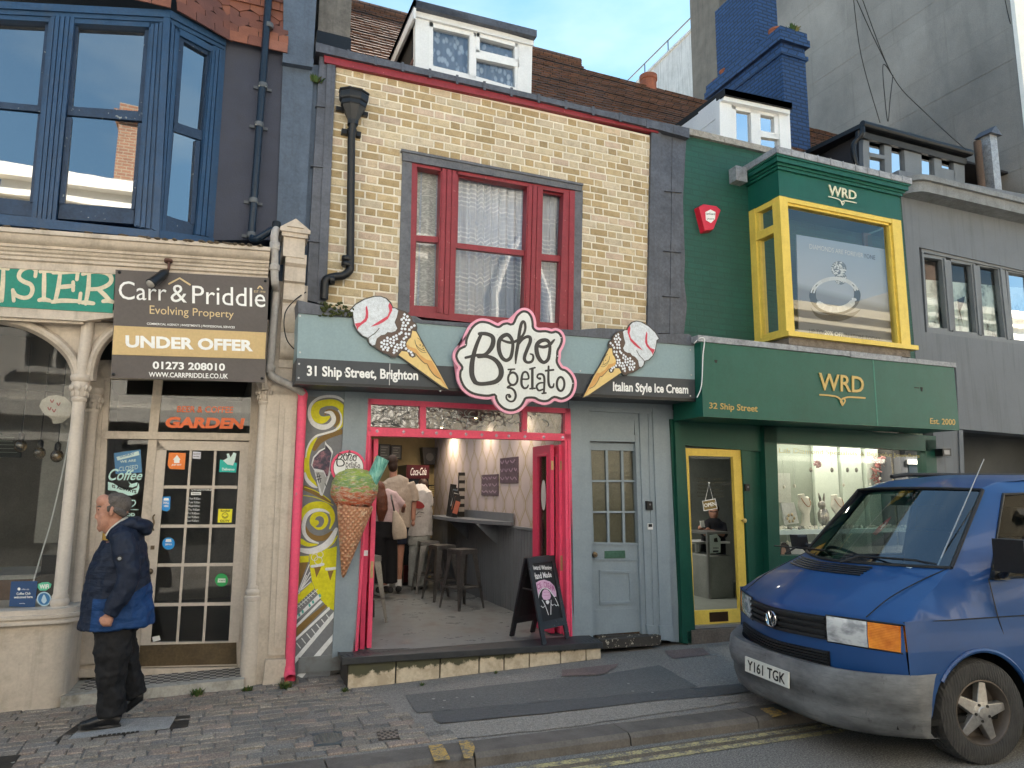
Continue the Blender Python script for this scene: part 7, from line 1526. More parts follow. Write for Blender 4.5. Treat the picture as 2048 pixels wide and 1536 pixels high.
b=MB();b.box(6.75,9.15,.46,.54,2.45,2.48);tag(b.build('added_light_strip',flat('added_strip_glow',(1,.95,.82),.3,emit=3)),'added glowing strip light along the head of the jeweller window','strip light')  # glowing strip added to go with the display fill
M_velvet=mat('ivory_velvet',(.70,.66,.56),.8,var=.05,bump=.1)
def bust(px_,py_,lab):
 c=P(px_,py_,.35);t=empty('necklace_bust',lab,'jewellery stand',c,'ivory necklace busts in the shop window');b=MB()
 q=[(.0,.0,.085,.06),(0,.06,.055,.05),(.01,.16,.05,.045),(.0,.24,.10,.055),(-.01,.30,.115,.05),(-.03,.34,.10,.045),(-.05,.37,.05,.04),(-.06,.42,.045,.04)]
 b.tube([c+Vector((x,0,z)) for x,z,rx,ry in q],[(ry,rx) for x,z,rx,ry in q],16);b.build('form',M_velvet,t,smooth=True,auto=60)
 b=MB();b.tube(crom([c+Vector((-.10,-.045,.37)),c+Vector((-.06,-.06,.30)),c+Vector((.0,-.065,.255)),c+Vector((.05,-.055,.30)),c+Vector((.03,-.045,.37))],4),.006,6);b.build('necklace',flat('rose_gold',(.50,.28,.16),.3,metal=.5),t)
bust(1612,1052,'ivory necklace bust with a rose gold chain, beside the white card');bust(1678,1052,'ivory necklace bust partly behind the silver rabbit figure')
b=MB();b.px(.40,[(1562,1006),(1588,1005),(1598,1046),(1570,1050)],.02);t=tag(b.build('display_card',mat('white_grain_card',(.62,.62,.60),.7,var=.12,scale=25)),'white grained display card with a gold flower brooch','display card');b=MB()
for k in range(6):c=P(1582+7*math.cos(k),1036+7*math.sin(k),.38);b.blob(c,(.022,.012,.022),8,5)
b.build('flower',flat('brooch_gold',(.50,.40,.25),.3,metal=.5),t,smooth=True)
M_silv=mat('tarnished_silver',(.30,.28,.25),.3,metal=.8,var=.5,scale=18,bump=.3)
t=empty('rabbit_figure','silver rabbit figurine with tall ears in the shop window','figurine',P(1648,1050,.42));c=WL[t.name];b=MB();b.blob(c+Vector((0,0,.11)),(.085,.07,.13),12,8);b.blob(c+Vector((-.02,0,.27)),(.055,.05,.06),12,8);b.blob(c+Vector((-.05,-.02,.10)),(.05,.05,.09),10,6);b.blob(c+Vector((.07,-.03,.03)),(.06,.05,.035),10,6);b.build('body',M_silv,t,smooth=True)
for s_ in (-.035,.02):
 b=MB();b.tube([c+Vector((s_,0,.31)),c+Vector((s_*1.4,0,.37)),c+Vector((s_*1.8,0,.43))],[(.018,.012),(.022,.012),(.006,.006)],8);b.build('ear',M_silv,t,smooth=True)
t=empty('spring_wreath','pink and brown blossom wreath hanging in the shop window','wreath',P(1770,972,.6));c=P(1769,946,.6);b=MB();b2=MB();b3=MB()
for i in range(150):
 a=random.uniform(0,6.28);r=random.gauss(.20,.025);p=c+Vector((r*math.cos(a),random.uniform(-.05,.05),r*math.sin(a)));d=Vector((random.uniform(-1,1),random.uniform(-1,1),random.uniform(-1,1)))*.05;(b if i % 3 else b2).tube([p-d,p+d*.3,p+d],.004+.006*(i % 3==0),5)
for i in range(22):a=random.uniform(.3,2.9);p=c+Vector((.2*math.cos(a),-.05,.2*math.sin(a)+random.uniform(-.03,.06)));b2.blob(p,random.uniform(.015,.03),7,5,0,.2)
for a in (.9,1.9,4.6,3.6):b3.blob(c+Vector((.19*math.cos(a),-.06,.19*math.sin(a))),(.018,.018,.024),8,6)
b.build('twigs',mat('russet_twig',(.20,.095,.06),.8,var=.3),t);b2.build('blossom',mat('dusty_pink',(.42,.16,.14),.8,var=.3),t);b3.build('egg',M_velvet,t,smooth=True)
for i,(x,y,k) in enumerate(((1568,974,1),(1589,972,1),(1622,940,0),(1664,940,0),(1695,940,0),(1713,940,0),(1687,970,1),(1741,969,1),(1575,1085,1),(1594,1087,2),(1696,1085,1))):
 c=P(x,y,.22);b=MB();b.blob(c,(.017,.017,.024) if k else (.03,.012,.034),10,7);t=tag(b.build('hanging_ornament',M_velvet if k==1 else M_silv,smooth=True),'hanging ornament on a thread: '+('white egg low above the photo card','white egg over the neckline bust','clear teardrop first in the upper row','clear teardrop second in the upper row','clear teardrop third in the upper row','clear teardrop last in the upper row','white egg over the rabbit figure','white egg under the wreath','white egg below the shelf by the portrait','dark egg below the shelf','white egg below the shelf over the bonnet')[i],'ornament','ornaments hanging in the jeweller window')
 b=MB();b.tube([c,c+Vector((0,0,.35 if k else .3))],.0018,4);b.build('thread',WHITE,t)
c=P(1635,928,.3);b=MB()
for i in range(30):a,e=random.uniform(0,6.28),random.uniform(-1.5,1.5);d=Vector((math.cos(a)*math.cos(e),math.sin(a)*math.cos(e),math.sin(e)))*.055;b.tube([c+d*.3,c+d],[.012,.006],5)
tag(b.build('blossom_ball',mat('pale_pink',(.50,.30,.30),.8)),'pale pink paper blossom ball hanging over the necklace busts','ornament')
b=MB()
for i in range(150):c=Vector((random.uniform(6.65,9.2),random.uniform(.14,.4),1.25));b.blob(c+Vector((0,0,.012)),(.02,.014,random.uniform(.008,.03)),6,4,random.choice((0,0,1)),.3)
tag(b.build('pebble_bed',[M_velvet,M_silv],clean=False),'bed of pale crystals and trinkets along the shop window shelf','display bed',None,'stuff')
b=MB();b.px(.26,[(1562,1084),(1630,1084),(1630,1125),(1562,1125)],.01);t=tag(b.build('portrait_card',mat('pale_card',(.50,.50,.48),.6)),'pale photo card with a dark haired woman below the window shelf','poster')
b=MB();fill(b,[(1562,1088),(1574,1086),(1580,1098),(1582,1112),(1562,1112)],onplane(.258),smooth=True);b.build('dark_hair',flat('print_hair',(.03,.018,.015),.5),t);b=MB();fill(b,[(1564,1094),(1570,1096),(1572,1104),(1568,1111),(1563,1110)],onplane(.256),smooth=True);b.build('face',flat('print_skin',(.42,.25,.18),.5),t)
b=MB();textpx(b,'Lab Diamond Specialists & Bespoke Jewellers',.026,tq(1540,860,5.909,108,1770,208,285,290,340),bold=.0);tag(b.build('window_lettering',mat('gold_film',(.34,.30,.12),.5)),'gold lettering about lab diamonds across the head of the jeweller window','window lettering')
b=MB();b.box(*[P(1552,950,.75).x,P(1580,950,.75).x],.75,.778,P(1560,1005,.75).z,P(1560,946,.75).z);tag(b.build('wall_frame',mat('pale_frame',(.36,.37,.33),.6)),'pale square picture frame on the sage display wall','picture')
t=empty('open_sign','small hanging OPEN sign behind the yellow door glass','sign',P(1420,1022,.07));q=[(1405,1002),(1431,997),(1435,1017),(1408,1022)]
b=MB();b.px(.066,q,.01);b.build('border',WHITE,t);b=MB();b.px(.0645,[(1406,1003),(1430,998.5),(1434,1016),(1409,1020.5)],.002);b.build('panel',flat('olive_gold',(.20,.135,.035),.5),t);b=MB();textpx(b,'OPEN',.063,[(1409,1015),(1432,1011),(1430.5,1003.5),(1407.5,1007.5)],bold=.02);b.build('lettering',WHITE,t);b=MB();b.tube([P(1410,1002,.07),P(1418,967,.07),P(1426,999,.07)],.003,5);b.blob(P(1418,966,.07),.012,8,5);b.build('string',WHITE,t)
b=MB()
for i,wd1 in enumerate(('Monday','Tuesday','Wednesday','Thursday','Friday','Saturday')):textpx(b,wd1,.077,[(1395,960+i*7),(1416,960+i*7),(1416,955+i*7),(1395,955+i*7)]);scrawl(b,1424,1446,958+i*7,4,.8,onplane(.077))
tag(b.build('hours_lettering',mat('faint_gold_film',(.07,.065,.035),.6)),'faint gold opening hours on the yellow door glass','window lettering')
t=empty('display_counter','grey glass topped counter inside the yellow door','counter',G(1448,1205,.15));a,c=G(1419,1198,.15),G(1478,1208,.15);b=MB();zt_=P(1440,1068,a.y).z;zm=P(1440,1112,a.y).z
b.box(a.x,c.x+.35,a.y,a.y+.7,.15,zm);b.build('carcass',mat('grey_cabinet',(.24,.25,.24),.6),t);b=MB();b.box(a.x,c.x+.35,a.y,a.y+.7,zt_,zt_+.03);b.box(a.x,a.x+.03,a.y,a.y+.03,zm,zt_);b.box(c.x-.1,c.x-.06,a.y-.01,a.y+.03,.15,zt_);b.build('steel_frame',flat('brushed_steel',(.3,.3,.3),.35,metal=.7),t)
b=MB();b.px(a.y-.02,[(1420,1070),(1434,1068),(1441,1078),(1441,1105),(1421,1107)],.012);t=tag(b.build('award_notice',mat('ice_white_card',(.55,.62,.62),.5)),'white award notice propped on the counter behind the yellow door','notice');b=MB();textpx(b,'2024',a.y-.023,[(1426,1098),(1437,1098),(1437,1094),(1426,1094)],bold=.02);b.px(a.y-.023,[(1428,1077),(1434,1075),(1436,1084),(1428,1084)],.002);b.px(a.y-.023,[(1426,1101),(1437,1100.5),(1437,1104),(1426,1104.5)],.002);b.build('print',BLACKP,t)
b=MB();q0,q1=P(1384,1084,2.6),P(1422,1082,2.6);b.box(q0.x,q1.x+.3,2.5,3.1,q0.z-.03,q0.z);b.box(q0.x+.05,q0.x+.1,2.55,2.6,.15,q0.z-.03);b.box(q1.x,q1.x+.05,2.55,2.6,.15,q0.z-.03);tag(b.build('desk',M_white),'white desk at the back of the jeweller seen through the door','desk')
# roof, dormer, blue chimney
tiled_roof(jew,(5.35,.6,6.1),(13,.6,6.1),(13,3.4,9.27),(5.2,3.4,9.27),34)
b=MB();b.prism([(5.2,3.4,9.25),(5.2,6.5,6.0),(13,6.5,6.0),(13,3.4,9.25)],(0,0,-.06));b.prism([(5.3,.62,6.05),(13,.62,6.05),(13,3.4,9.2),(5.3,3.4,9.2)],(0,.03,-.08));b.build('roof_back',M_slateroof if 'M_slateroof' in globals() else M_dark,jew)
d2=empty('dormer',None,None,(7.1,.7,6.3));d2.parent=jew;d2.location=Vector((7.1,.7,6.3))-WL[jew.name];WL[d2.name]=Vector((7.1,.7,6.3));yd=.7
z5=lambda q:[(1280+x/2.667,y/2.667) for x,y in q]
f=MB()
f.px(yd-.06,z5([(455,508),(800,575),(800,608),(440,532)]),.1);f.px(yd,z5([(424,528),(488,545),(500,790),(428,790)]),.1);f.px(yd,z5([(742,595),(798,606),(808,830),(750,820)]),.1)
for q in ([(487,548),(745,600),(745,628),(487,582)],[(487,560),(512,566),(516,790),(492,780)],[(590,580),(642,590),(645,790),(597,790)],[(716,610),(748,618),(748,740),(718,730)],[(622,692),(748,716),(748,744),(622,726)]):f.px(yd+.02,z5(q),.07)
f.build('window_frame',M_pvcw,d2,bevel=.003)
b=MB();b.poly([P(*p,yd+.06) for p in z5([(500,570),(740,610),(740,800),(500,790)])]);b.build('pane',glass('dormer_glass_blue',(.3,.35,.4),base=.35),d2)
xm,xe,zt4=P(*z5([(428,540)])[0],yd).x,P(*z5([(805,600)])[0],yd).x,P(*z5([(450,515)])[0],yd).z
b=MB();
for i in range(8):b.box(xm+.004*(i % 2),xm+.03,yd+.1,yd+3.2,6.2+i*.16,6.2+i*.16+.155)
b.build('white_cladding',M_pvcw,d2);b=MB();b.box(xm+.03,xe-.01,yd+.1,yd+3,6.1,zt4-.05);b.build('dormer_body',M_dark,d2)
b=MB();q=[P(*p,yd-.1) for p in z5([(452,470),(812,548),(808,580),(455,505)])];b.prism(q,(0,.02,0));b.prism([q[0],q[1],q[1]+Vector((0,3.2,.1)),q[0]+Vector((-.02,3.2,.1))],(0,0,-.10));b.build('felt_roof',mat('black_felt',(.02,.021,.022),.8,var=.3,bump=.3),d2)
M_bb=brickmat('blue_painted_brick',(.016,.055,.165),(.024,.075,.21),(.007,.025,.08),bump=1.0,ms=.018,rough=.55,plane='both',var=.35)
ch=MB();ch.box(9.17,9.74,2.2,4.3,6.2,10.0);ch.box(9.13,9.78,2.16,4.34,9.72,9.80);ch.box(9.10,9.81,2.13,4.37,9.98,10.12);ch.box(9.13,9.78,2.16,4.34,10.12,10.28);ch.box(9.25,9.80,2.9,4.1,10.2,11.9)
cho=ch.build('chimney',M_bb,jew,bevel=.015)
b=MB()
for y,z in ((2.5,10.28),(3.95,10.28),(4.2,10.2)):b=MB();b.lathe([(.13,-.1),(.12,.12),(.14,.14),(.14,.17),(.10,.17)],(9.35,y,z),n=14);b.build('chimney_pot',mat('terracotta',(.30,.10,.055),.8,var=.25),cho)
weed(Vector((9.5,2.2,10.26)),70,.16,'weeds growing on top of the blue painted chimney','chimney_weed')
c=P(1297,175,3.4);t=empty('chimney_pot','lone terracotta pot on the tiled ridge','chimney pot',c);b=MB();b.lathe([(.15,-.4),(.15,.12),(.17,.14),(.17,.22),(.13,.22)],c,n=16);b.build('clay_pot',mat('terracotta',(.3,.1,.055)),t,smooth=True,auto=30)
# ====== grey building and the big block behind
M_gb=mat('lead_grey_render',(.150,.165,.185),.65,var=.07,scale=1.2,bump=.12,fine=70,dirt=.12,dirtc=(.085,.09,.095),streak=.5)
M_gb2=mat('lead_grey_trim',(.165,.18,.195),.55,var=.1,bump=.1)
gb=empty('grey_building','flat fronted grey rendered building beyond the green jeweller','building',(11.2,.3,0))
b=MB();b.px(-.004,[(1797,340),(2130,404),(2130,560),(1838,494),(1850,664),(2130,700),(2130,876),(1918,858),(1912,735),(1832,725)],.28);b.px(-.03,[(1866,858),(1921,860),(1930,1200),(1876,1200)],.3);b.px(-.05,[(1918,860),(1926,860),(1938,1200),(1930,1200)],.3);b.build('wall',M_gb,gb)
b=MB();b.box(9.4,14,.9,1.0,0,2.7);b.box(9.4,14,.28,5.0,2.66,2.7);b.box(9.3,14,.5,5,2.7,6.1);b.box(10.2,14,.86,.9,1.95,2.05);b.build('recess',mat('grey_recess',(.075,.08,.085),.8),gb)
cx0=P(1826,350,-.3).x;b=MB()
pts=[(cx0+.02,-.02)]+[(cx0+.28-.26*math.cos(a*math.pi/12),-.05-.28*math.sin(a*math.pi/12)) for a in range(0,7)]+[(14,-.33),(14,.3),(cx0,.3)]
zc=6.30;b.prism([(x,y,zc-.06) for x,y in pts],(0,0,.08));b.prism([(x+.03,y+.05*(y<0),zc-.22) for x,y in pts],(0,0,.16));b.box(P(1800,352,-.08).x,cx0+.05,-.12,.3,zc-.2,zc-.02);b.build('canopy_cornice',mat('grey_stone_cornice',(.22,.23,.235),.8,var=.25,bump=.3,dirt=.4,dirtc=(.07,.07,.07),streak=.3),gb,bevel=.012)
zw=lambda q:[(1820+x/3.2,480+y/3.2) for x,y in q]
panes=([(85,108),(203,130),(240,570),(118,560)],[(262,140),(390,165),(428,597),(292,582)],[(446,168),(562,190),(610,628),(475,612)],[(628,205),(770,232),(800,655),(665,638)])
gw=empty('window_band',None,None,(10.5,.0,4.0));gw.parent=gb;gw.location=Vector((10.5,0,4))-WL[gb.name];WL[gw.name]=Vector((10.5,0,4))
f=MB();g=MB()
f.px(.02,zw([(74,50),(1000,250),(1000,268),(74,76)]),.12);f.px(.02,zw([(116,566),(1000,690),(1000,730),(120,600)]),.14);f.px(.02,zw([(76,60),(88,76),(122,590),(108,590)]),.12)
for q in panes:
 (a0,a1),(b0,b1),(c0,c1),(d0,d1)=q;g.poly([P(*p,.1) for p in zw(q)]);f.px(.04,zw([(a0-2,a1-20),(b0+26,b1-20),(b0+24,b1),(a0,a1)]),.08);f.px(.04,zw([(b0,b1-4),(b0+44,b1-2),(c0+44,c1+10),(c0,c1)]),.08);f.px(.02,zw([(b0+16,b1-12),(b0+28,b1-10),(c0+30,c1+12),(c0+18,c1+10)]),.08);f.px(.04,zw([(d0-4,d1-2),(c0+10,c1-2),(c0+30,c1+16),(d0-4,d1+14)]),.08);f.px(.04,zw([(a0-14,a1-16),(a0+1,a1),(d0+1,d1),(d0-14,d1+8)]),.08)
f.build('casement',M_gb2,gw,bevel=.004);g.build('pane',glass('grey_band_glass',(.9,.93,.93),base=.04,wavy=.03,wscale=2.2),gw)
s=NT('clock_print');n1=s.noise(s.obj((1,1,.8)),3.4,4,.6);M_ck=s.fin(s.ramp(n1,[(.36,(.05,.06,.06)),(.44,(.38,.48,.48)),(.56,(.72,.84,.82))]),.6)
b=MB();b.px(.16,zw([(60,250),(1000,330),(1000,720),(90,600)]),.02);t=tag(b.build('clock_print',M_ck),'black and white clock print behind the grey band of windows','poster')
b=MB();pl=onplane(.155,1820,480,3.2);fill(b,[(318,375),(352,360),(345,400),(322,455),(340,550),(312,455),(302,380)],pl)
for a,c in (((200,440),(225,415)),((395,420),(425,425)),((390,470),(420,495)),((370,375),(390,355)),((215,490),(232,520))):
 for k in range(3):ribbon(b,[(a[0],a[1]+k*9),(c[0],c[1]+k*9)],4,pl)
b.build('clock_hands',BLACKP,t)
b=MB();b.box(9.6,13.5,1.6,1.7,3.3,6.0);b.build('dark_room',M_dark,gb)
d3=empty('dormer',None,None,(10.5,.7,6.4));d3.parent=gb;d3.location=Vector((10.5,.7,6.4))-WL[gb.name];WL[d3.name]=Vector((10.5,.7,6.4));f=MB()
for q in ([(1188,690),(1730,826),(1730,850),(1188,735)],[(1188,690),(1222,700),(1226,960),(1194,950)],[(1302,740),(1340,750),(1344,960),(1308,950)],[(1408,780),(1500,800),(1506,980),(1418,960)],[(1568,820),(1608,830),(1612,1000),(1574,990)],[(1672,840),(1730,850),(1734,1010),(1680,1000)],[(1220,812),(1310,830),(1310,850),(1220,832)],[(1603,893),(1680,910),(1680,1000),(1605,990)],[(1216,905),(1310,920),(1310,960),(1216,950)],[(1416,922),(1576,935),(1576,990),(1416,970)]):f.px(.7,z5(q),.08)
f.build('window_frame',M_gb2,d3,bevel=.004)
b=MB();b.poly([P(*p,.75) for p in z5([(1200,720),(1720,840),(1720,1000),(1205,940)])]);b.build('pane',glass('dormer_glass_blue',(.3,.35,.4)),d3)
xm=P(*z5([(1190,700)])[0],.7).x;zt5=P(*z5([(1190,690)])[0],.7).z
b=MB();b.box(xm,xm+.05,.78,3.4,6.1,zt5);b.box(xm,13,.8,3.4,zt5-.04,zt5);b.box(xm+.05,12.0,1.1,3.4,6,zt5-.05);b.build('dark_cheek',mat('dark_cheek',(.03,.03,.035),.8),d3)
b=MB();q0,q1=P(*z5([(1185,660)])[0],.55),P(*z5([(1765,800)])[0],.55);q1.z=q0.z;b.tube([q0,q1],.055,10);b.prism([q0+Vector((0,0,.02)),q1+Vector((0,0,.02)),q1+Vector((0,3,.15)),q0+Vector((-.1,3,.15))],(0,0,-.07));b.prism([q0+Vector((0,.08,-.07)),q1+Vector((0,.08,-.07)),q1+Vector((0,.1,-.16)),q0+Vector((0,.1,-.16))],(0,.05,0));b.build('black_gutter',M_black,d3,smooth=True,auto=30)
b=MB();b.tube(crom([P(*p,yy) for p,yy in zip(z5([(1185,680),(1185,715),(1160,745),(1140,770),(1142,830),(1158,890)]),(.55,.55,.62,.66,.66,.66))],4),.04,10);b.build('gutter_pipe',M_black,d3,smooth=True)
t=empty('flue_pipe','rusting square metal flue with a pointed cap on the grey roof','flue',P(1985,372,.5));a,c=P(1979,275,.5),P(1987,372,.5);b=MB();b.box(c.x-.09,c.x+.09,.42,.6,6.2,a.z);b.build('duct',mat('galvanised',(.36,.36,.36),.5,metal=.5,var=.4,scale=12,dirt=.4,dirtc=(.15,.11,.08)),t);b=MB();b.prism([(c.x-.15,.36,a.z),(c.x+.15,.36,a.z),(c.x,.36,a.z+.15)],(0,.3,0));b.build('cap',M_lead,t)
t=empty('brown_vent','brown clay vent pipe strapped beside the metal flue','vent pipe',P(1960,366,.55));c=P(1962,360,.55);a=P(1957,284,.55);b=MB();b.lathe([(.06,0),(.06,.25),(.085,.26),(.085,.32),(.06,.33),(.06,a.z-6.2)],(c.x,.55,6.2),n=14);b.build('pipe',mat('brown_clay',(.10,.065,.045),.8,var=.3),t,smooth=True)
t=empty('black_lamp','small black square wall lamp below the end of the green fascia','wall lamp',P(1893,905,-.03));b=MB();b.px(-.16,[(1885,897),(1902,897),(1903,912),(1886,912)],.12);b.build('housing',M_black,t,bevel=.01);b=MB();b.px(-.165,[(1888,900),(1899,900),(1900,909),(1889,909)],.006);b.build('lens',flat('lens_grey',(.2,.2,.22)),t)
s=NT('cast_concrete');v=s.obj();n1=s.noise(v,.5,8,.65);n2=s.noise(s.obj((1,1.2,.25)),1.6,7,.7);n3=s.noise(v,45,4,.6)
bk=s.n('ShaderNodeTexBrick');s.l(s.obj((1,1,1),(0,R(90),R(90))),bk.inputs['Vector']);bk.inputs['Scale'].default_value=.22;bk.inputs['Mortar Size'].default_value=.004;bk.inputs['Color1'].default_value=(.88,.88,.88,1);bk.inputs['Color2'].default_value=(1,1,1,1);bk.inputs['Mortar'].default_value=(.84,.84,.83,1)
c_=s.mix(.8,s.ramp(n1,[(.3,(.205,.19,.17)),(.7,(.345,.32,.285))]),bk.outputs['Color'],'MULTIPLY');pass;c_=s.mix(s.ramp(n2,[(.52,0.0),(.75,.5)]),c_,(.13,.125,.12));c_=s.mix(.3,c_,s.ramp(n3,[(.35,.5),(.65,1.0)]),'MULTIPLY');s.bump(n3,.4,.01);s.bump(n1,.5,.05);M_cc=s.fin(c_,.85)
blk=empty('concrete_block','huge plain grey concrete flank wall towering over the shops','building',(17,4,0))
b=MB();b.prism([(13.02,.45,0),(13.02,8.4,0),(13.02,8.4,17.2),(13.02,.45,11.2)],(19,0,0));b.build('flank_wall',M_cc,blk)
b=MB();z=7.5;n=0
while z<16:b.box(13.014,13.02,.46 if z<11 else .46+(z-10.8)*1.325,8.3,z,z+.02);z+=2.1
b.build('pour_line',M_cc,blk);b=MB();b.box(13.0,32,.38,.45,0,11.2);b.build('white_front',M_opp2 if 'M_opp2' in globals() else M_white,blk)
b=MB();b.box(12.6,14,7.95,9.3,0,17.5);b.build('brown_pier',mat('brown_concrete',(.17,.15,.125),.9,var=.2,bump=.4,streak=.4),blk)
b=MB();b.box(13.0,16,9.3,16,0,16.1);b.box(12.95,16.1,9.3,16,16.1,16.18);tag(b.build('white_building',mat('stained_whitewash',(.62,.61,.58),.85,var=.12,scale=1,bump=.2,streak=.65,dirt=.25,dirtc=(.2,.19,.17))),'stained whitewashed building behind the tiled roofs','building')
b=MB();b.tube([(12.97,9.3,16.55),(12.97,16,16.55)],.025,6)
for y in (9.6,11,12.4,13.8):b.tube([(12.97,y,16.15),(12.97,y,16.55)],.02,6)
tag(b.build('roof_rail',M_steel),'thin rail along the edge of the whitewashed building','railing')
for nm,lab,pts in (('overhead_wire','thickest overhead wire slanting to the grey dormer gutter',[(1718,-20),(1783,148),(1850,225),(1932,300)]),('overhead_wire','short overhead wire from the junction up past the block edge',[(1705,-20),(1740,60),(1783,148)]),('overhead_wire','nearly upright thin wire on the concrete flank',[(1705,-20),(1722,110),(1760,246)]),('overhead_wire','slack looped wire hanging from the junction',[(1783,148),(1766,130),(1770,200),(1776,243),(1780,200),(1786,150)]),('overhead_wire','dark wire crossing the white strip of the block',[(2008,-10),(2025,60),(2060,130)])):
 b=MB();b.tube(crom([P(*p,.5) for p in pts],6),.007,5);tag(b.build(nm,M_dark,smooth=True),lab,'wire','wires against the concrete block')
# ====== blue van
VS,VA=1.0256,R(-5.73)
VF=Vector((math.cos(VA),math.sin(VA),0));VL=Vector((VF.y,-VF.x,0));VO=Vector((4.12,-2.598,RZ))
def V(x,y,z):return VO+(VF*x+VL*y)*VS+Vector((0,0,z*VS))
s=NT('van_blue');v=s.obj();n1=s.noise(v,3,6,.6);n2=s.noise(v,26,5,.7)
c_=s.ramp(n1,[(.3,(.010,.050,.170)),(.7,(.013,.062,.200))]);c_=s.mix(s.ramp(n2,[(.62,0.0),(.85,.3)]),c_,(.05,.08,.15));M_van=s.fin(c_,s.ramp(n1,[(.3,.32),(.7,.46)]),spec=.35);s.b.inputs['Coat Weight'].default_value=.28;s.b.inputs['Coat Roughness'].default_value=.05
M_blackp=mat('black_plastic',(.018,.018,.019),.5,var=.2,bump=.1)
s=NT('scuffed_bumper');v=s.obj((1,1,2.2));n1=s.noise(v,2.4,8,.66);n2=s.noise(s.obj((2,2,30)),3,6,.7);n3=s.noise(s.obj((1,1,.6)),13,6,.7)
c_=s.ramp(n1,[(.36,(.075,.077,.08)),(.5,(.13,.133,.137)),(.66,(.20,.203,.207))]);c_=s.mix(s.ramp(n2,[(.55,0.0),(.7,.6)]),c_,(.05,.05,.052));c_=s.mix(s.ramp(n3,[(.62,0.0),(.7,.7)]),c_,(.035,.035,.037));s.bump(n2,.15,.004);M_bump=s.fin(c_,.6)
van=empty('blue_van','blue van with a scuffed grey bumper parked beside the kerb','van',V(2.3,0,0))
rows=[(.50,-.03,.27,.50,.91),(.72,-.05,.26,.72,.90),(.91,-.035,.265,.91,.885),(.945,-.01,.29,.935,.88),(1.035,.12,.43,1.02,.855),(1.15,.32,.66,1.135,.80),(1.232,.50,.86,1.24,.735)]
NT_=30
def rowpts(zc,xc,xe,ze,w_,p=1.5):return [V(xc+(xe-xc)*abs(t)**p,w_*t,zc+(ze-zc)*abs(t)**2) for t in [i/NT_*2-1 for i in range(NT_+1)]]
b=MB();b2=MB()
def grid(mb,rs,mi=0):
 n=len(rs[0]);mb.add([p for r in rs for p in r],[[i*n+k,i*n+k+1,(i+1)*n+k+1,(i+1)*n+k] for i in range(len(rs)-1) for k in range(n-1)],mi)
grid(b,[rowpts(*r) for r in rows])
top=[(1.80,1.28,1.36,1.785,.61),(1.885,1.50,1.55,1.845,.60),(1.915,1.80,1.82,1.865,.61),(1.93,3.2,3.2,1.875,.62),(1.92,4.7,4.7,1.865,.61)]
grid(b,[rowpts(*r,p=2) for r in top])
for sg in (1,-1):
 S=lambda x,y,z:V(x,sg*y,z)
 grid(b,[[S(xe,w_,ze) for zc,xc,xe,ze,w_ in rows[2:]],[S(xe,.905,min(ze,.93)) for zc,xc,xe,ze,w_ in rows[2:]]])
 b.add([S(.86,.735,1.24),S(1.36,.61,1.785),S(1.50,.665,1.755),S(1.06,.865,1.18),S(.86,.905,.93),S(1.06,.905,.93)],[[0,1,2,3],[0,3,5,4]])
 grid(b,[[S(1.36,.61,1.785),S(1.55,.60,1.845),S(2.1,.61,1.868),S(4.7,.61,1.865)],[S(1.50,.665,1.755),S(1.62,.675,1.765),S(2.1,.68,1.775),S(4.7,.68,1.77)]])
 b.add([S(2.06,.68,1.775),S(4.7,.68,1.77),S(4.7,.88,1.18),S(2.06,.875,1.18)],[[0,1,2,3]])
 grid(b,[[S(1.06,.865,1.18),S(4.7,.88,1.18)],[S(1.06,.905,.93),S(4.7,.91,.93)]])
 xs=[.262]+[.28+.03*i for i in range(1,44)]+[1.7,2.6,4.7];cols=[]
 for x in xs:
  r2=.43**2-(x-.857)**2;zb=max(.30,.30+math.sqrt(r2)) if r2>0 else .30
  if x<.40:zb=max(zb,.58)
  cols.append([S(x,.905-.0*z,z) if z>.9 else S(x,.905+.012*math.sin(math.pi*(z-.3)/.63),z) for z in [.93,max(.78,zb),max(.745,zb),max(.735,zb),max(.55,zb),zb]])
 grid(b,cols)
 b2.tube([S(.857+.425*math.cos(R(a)),.918,.30+.425*math.sin(R(a))) for a in range(0,151,8)],.016,6)
b2.build('arch_lip',M_van,van,smooth=True)
b.prism([V(4.7,-.9,.3),V(4.7,.9,.3),V(4.7,.88,1.2),V(4.7,.61,1.86),V(4.7,-.61,1.86),V(4.7,-.88,1.2)],VF*.03)
body=b.build('body',M_van,van,smooth=True,auto=46,weld=.004)
b=MB();grid(b,[rowpts(1.232,.50,.86,1.24,.735),rowpts(1.80,1.28,1.36,1.785,.61,2)]);G_van=glass('van_glass',(.72,.78,.78),base=.11,rough=.008);b.build('windscreen',G_van,van,smooth=True,auto=180,clean=False)
b=MB();e0,e1=rowpts(1.236,.49,.86,1.244,.745),rowpts(1.80,1.27,1.36,1.787,.62,2);b.tube(e0,.012,6);b.tube(e1,.012,6);b.tube([e0[0],e1[0]],.014,6);b.tube([e0[-1],e1[-1]],.014,6);b.build('screen_rubber',M_blackp,van,smooth=True)
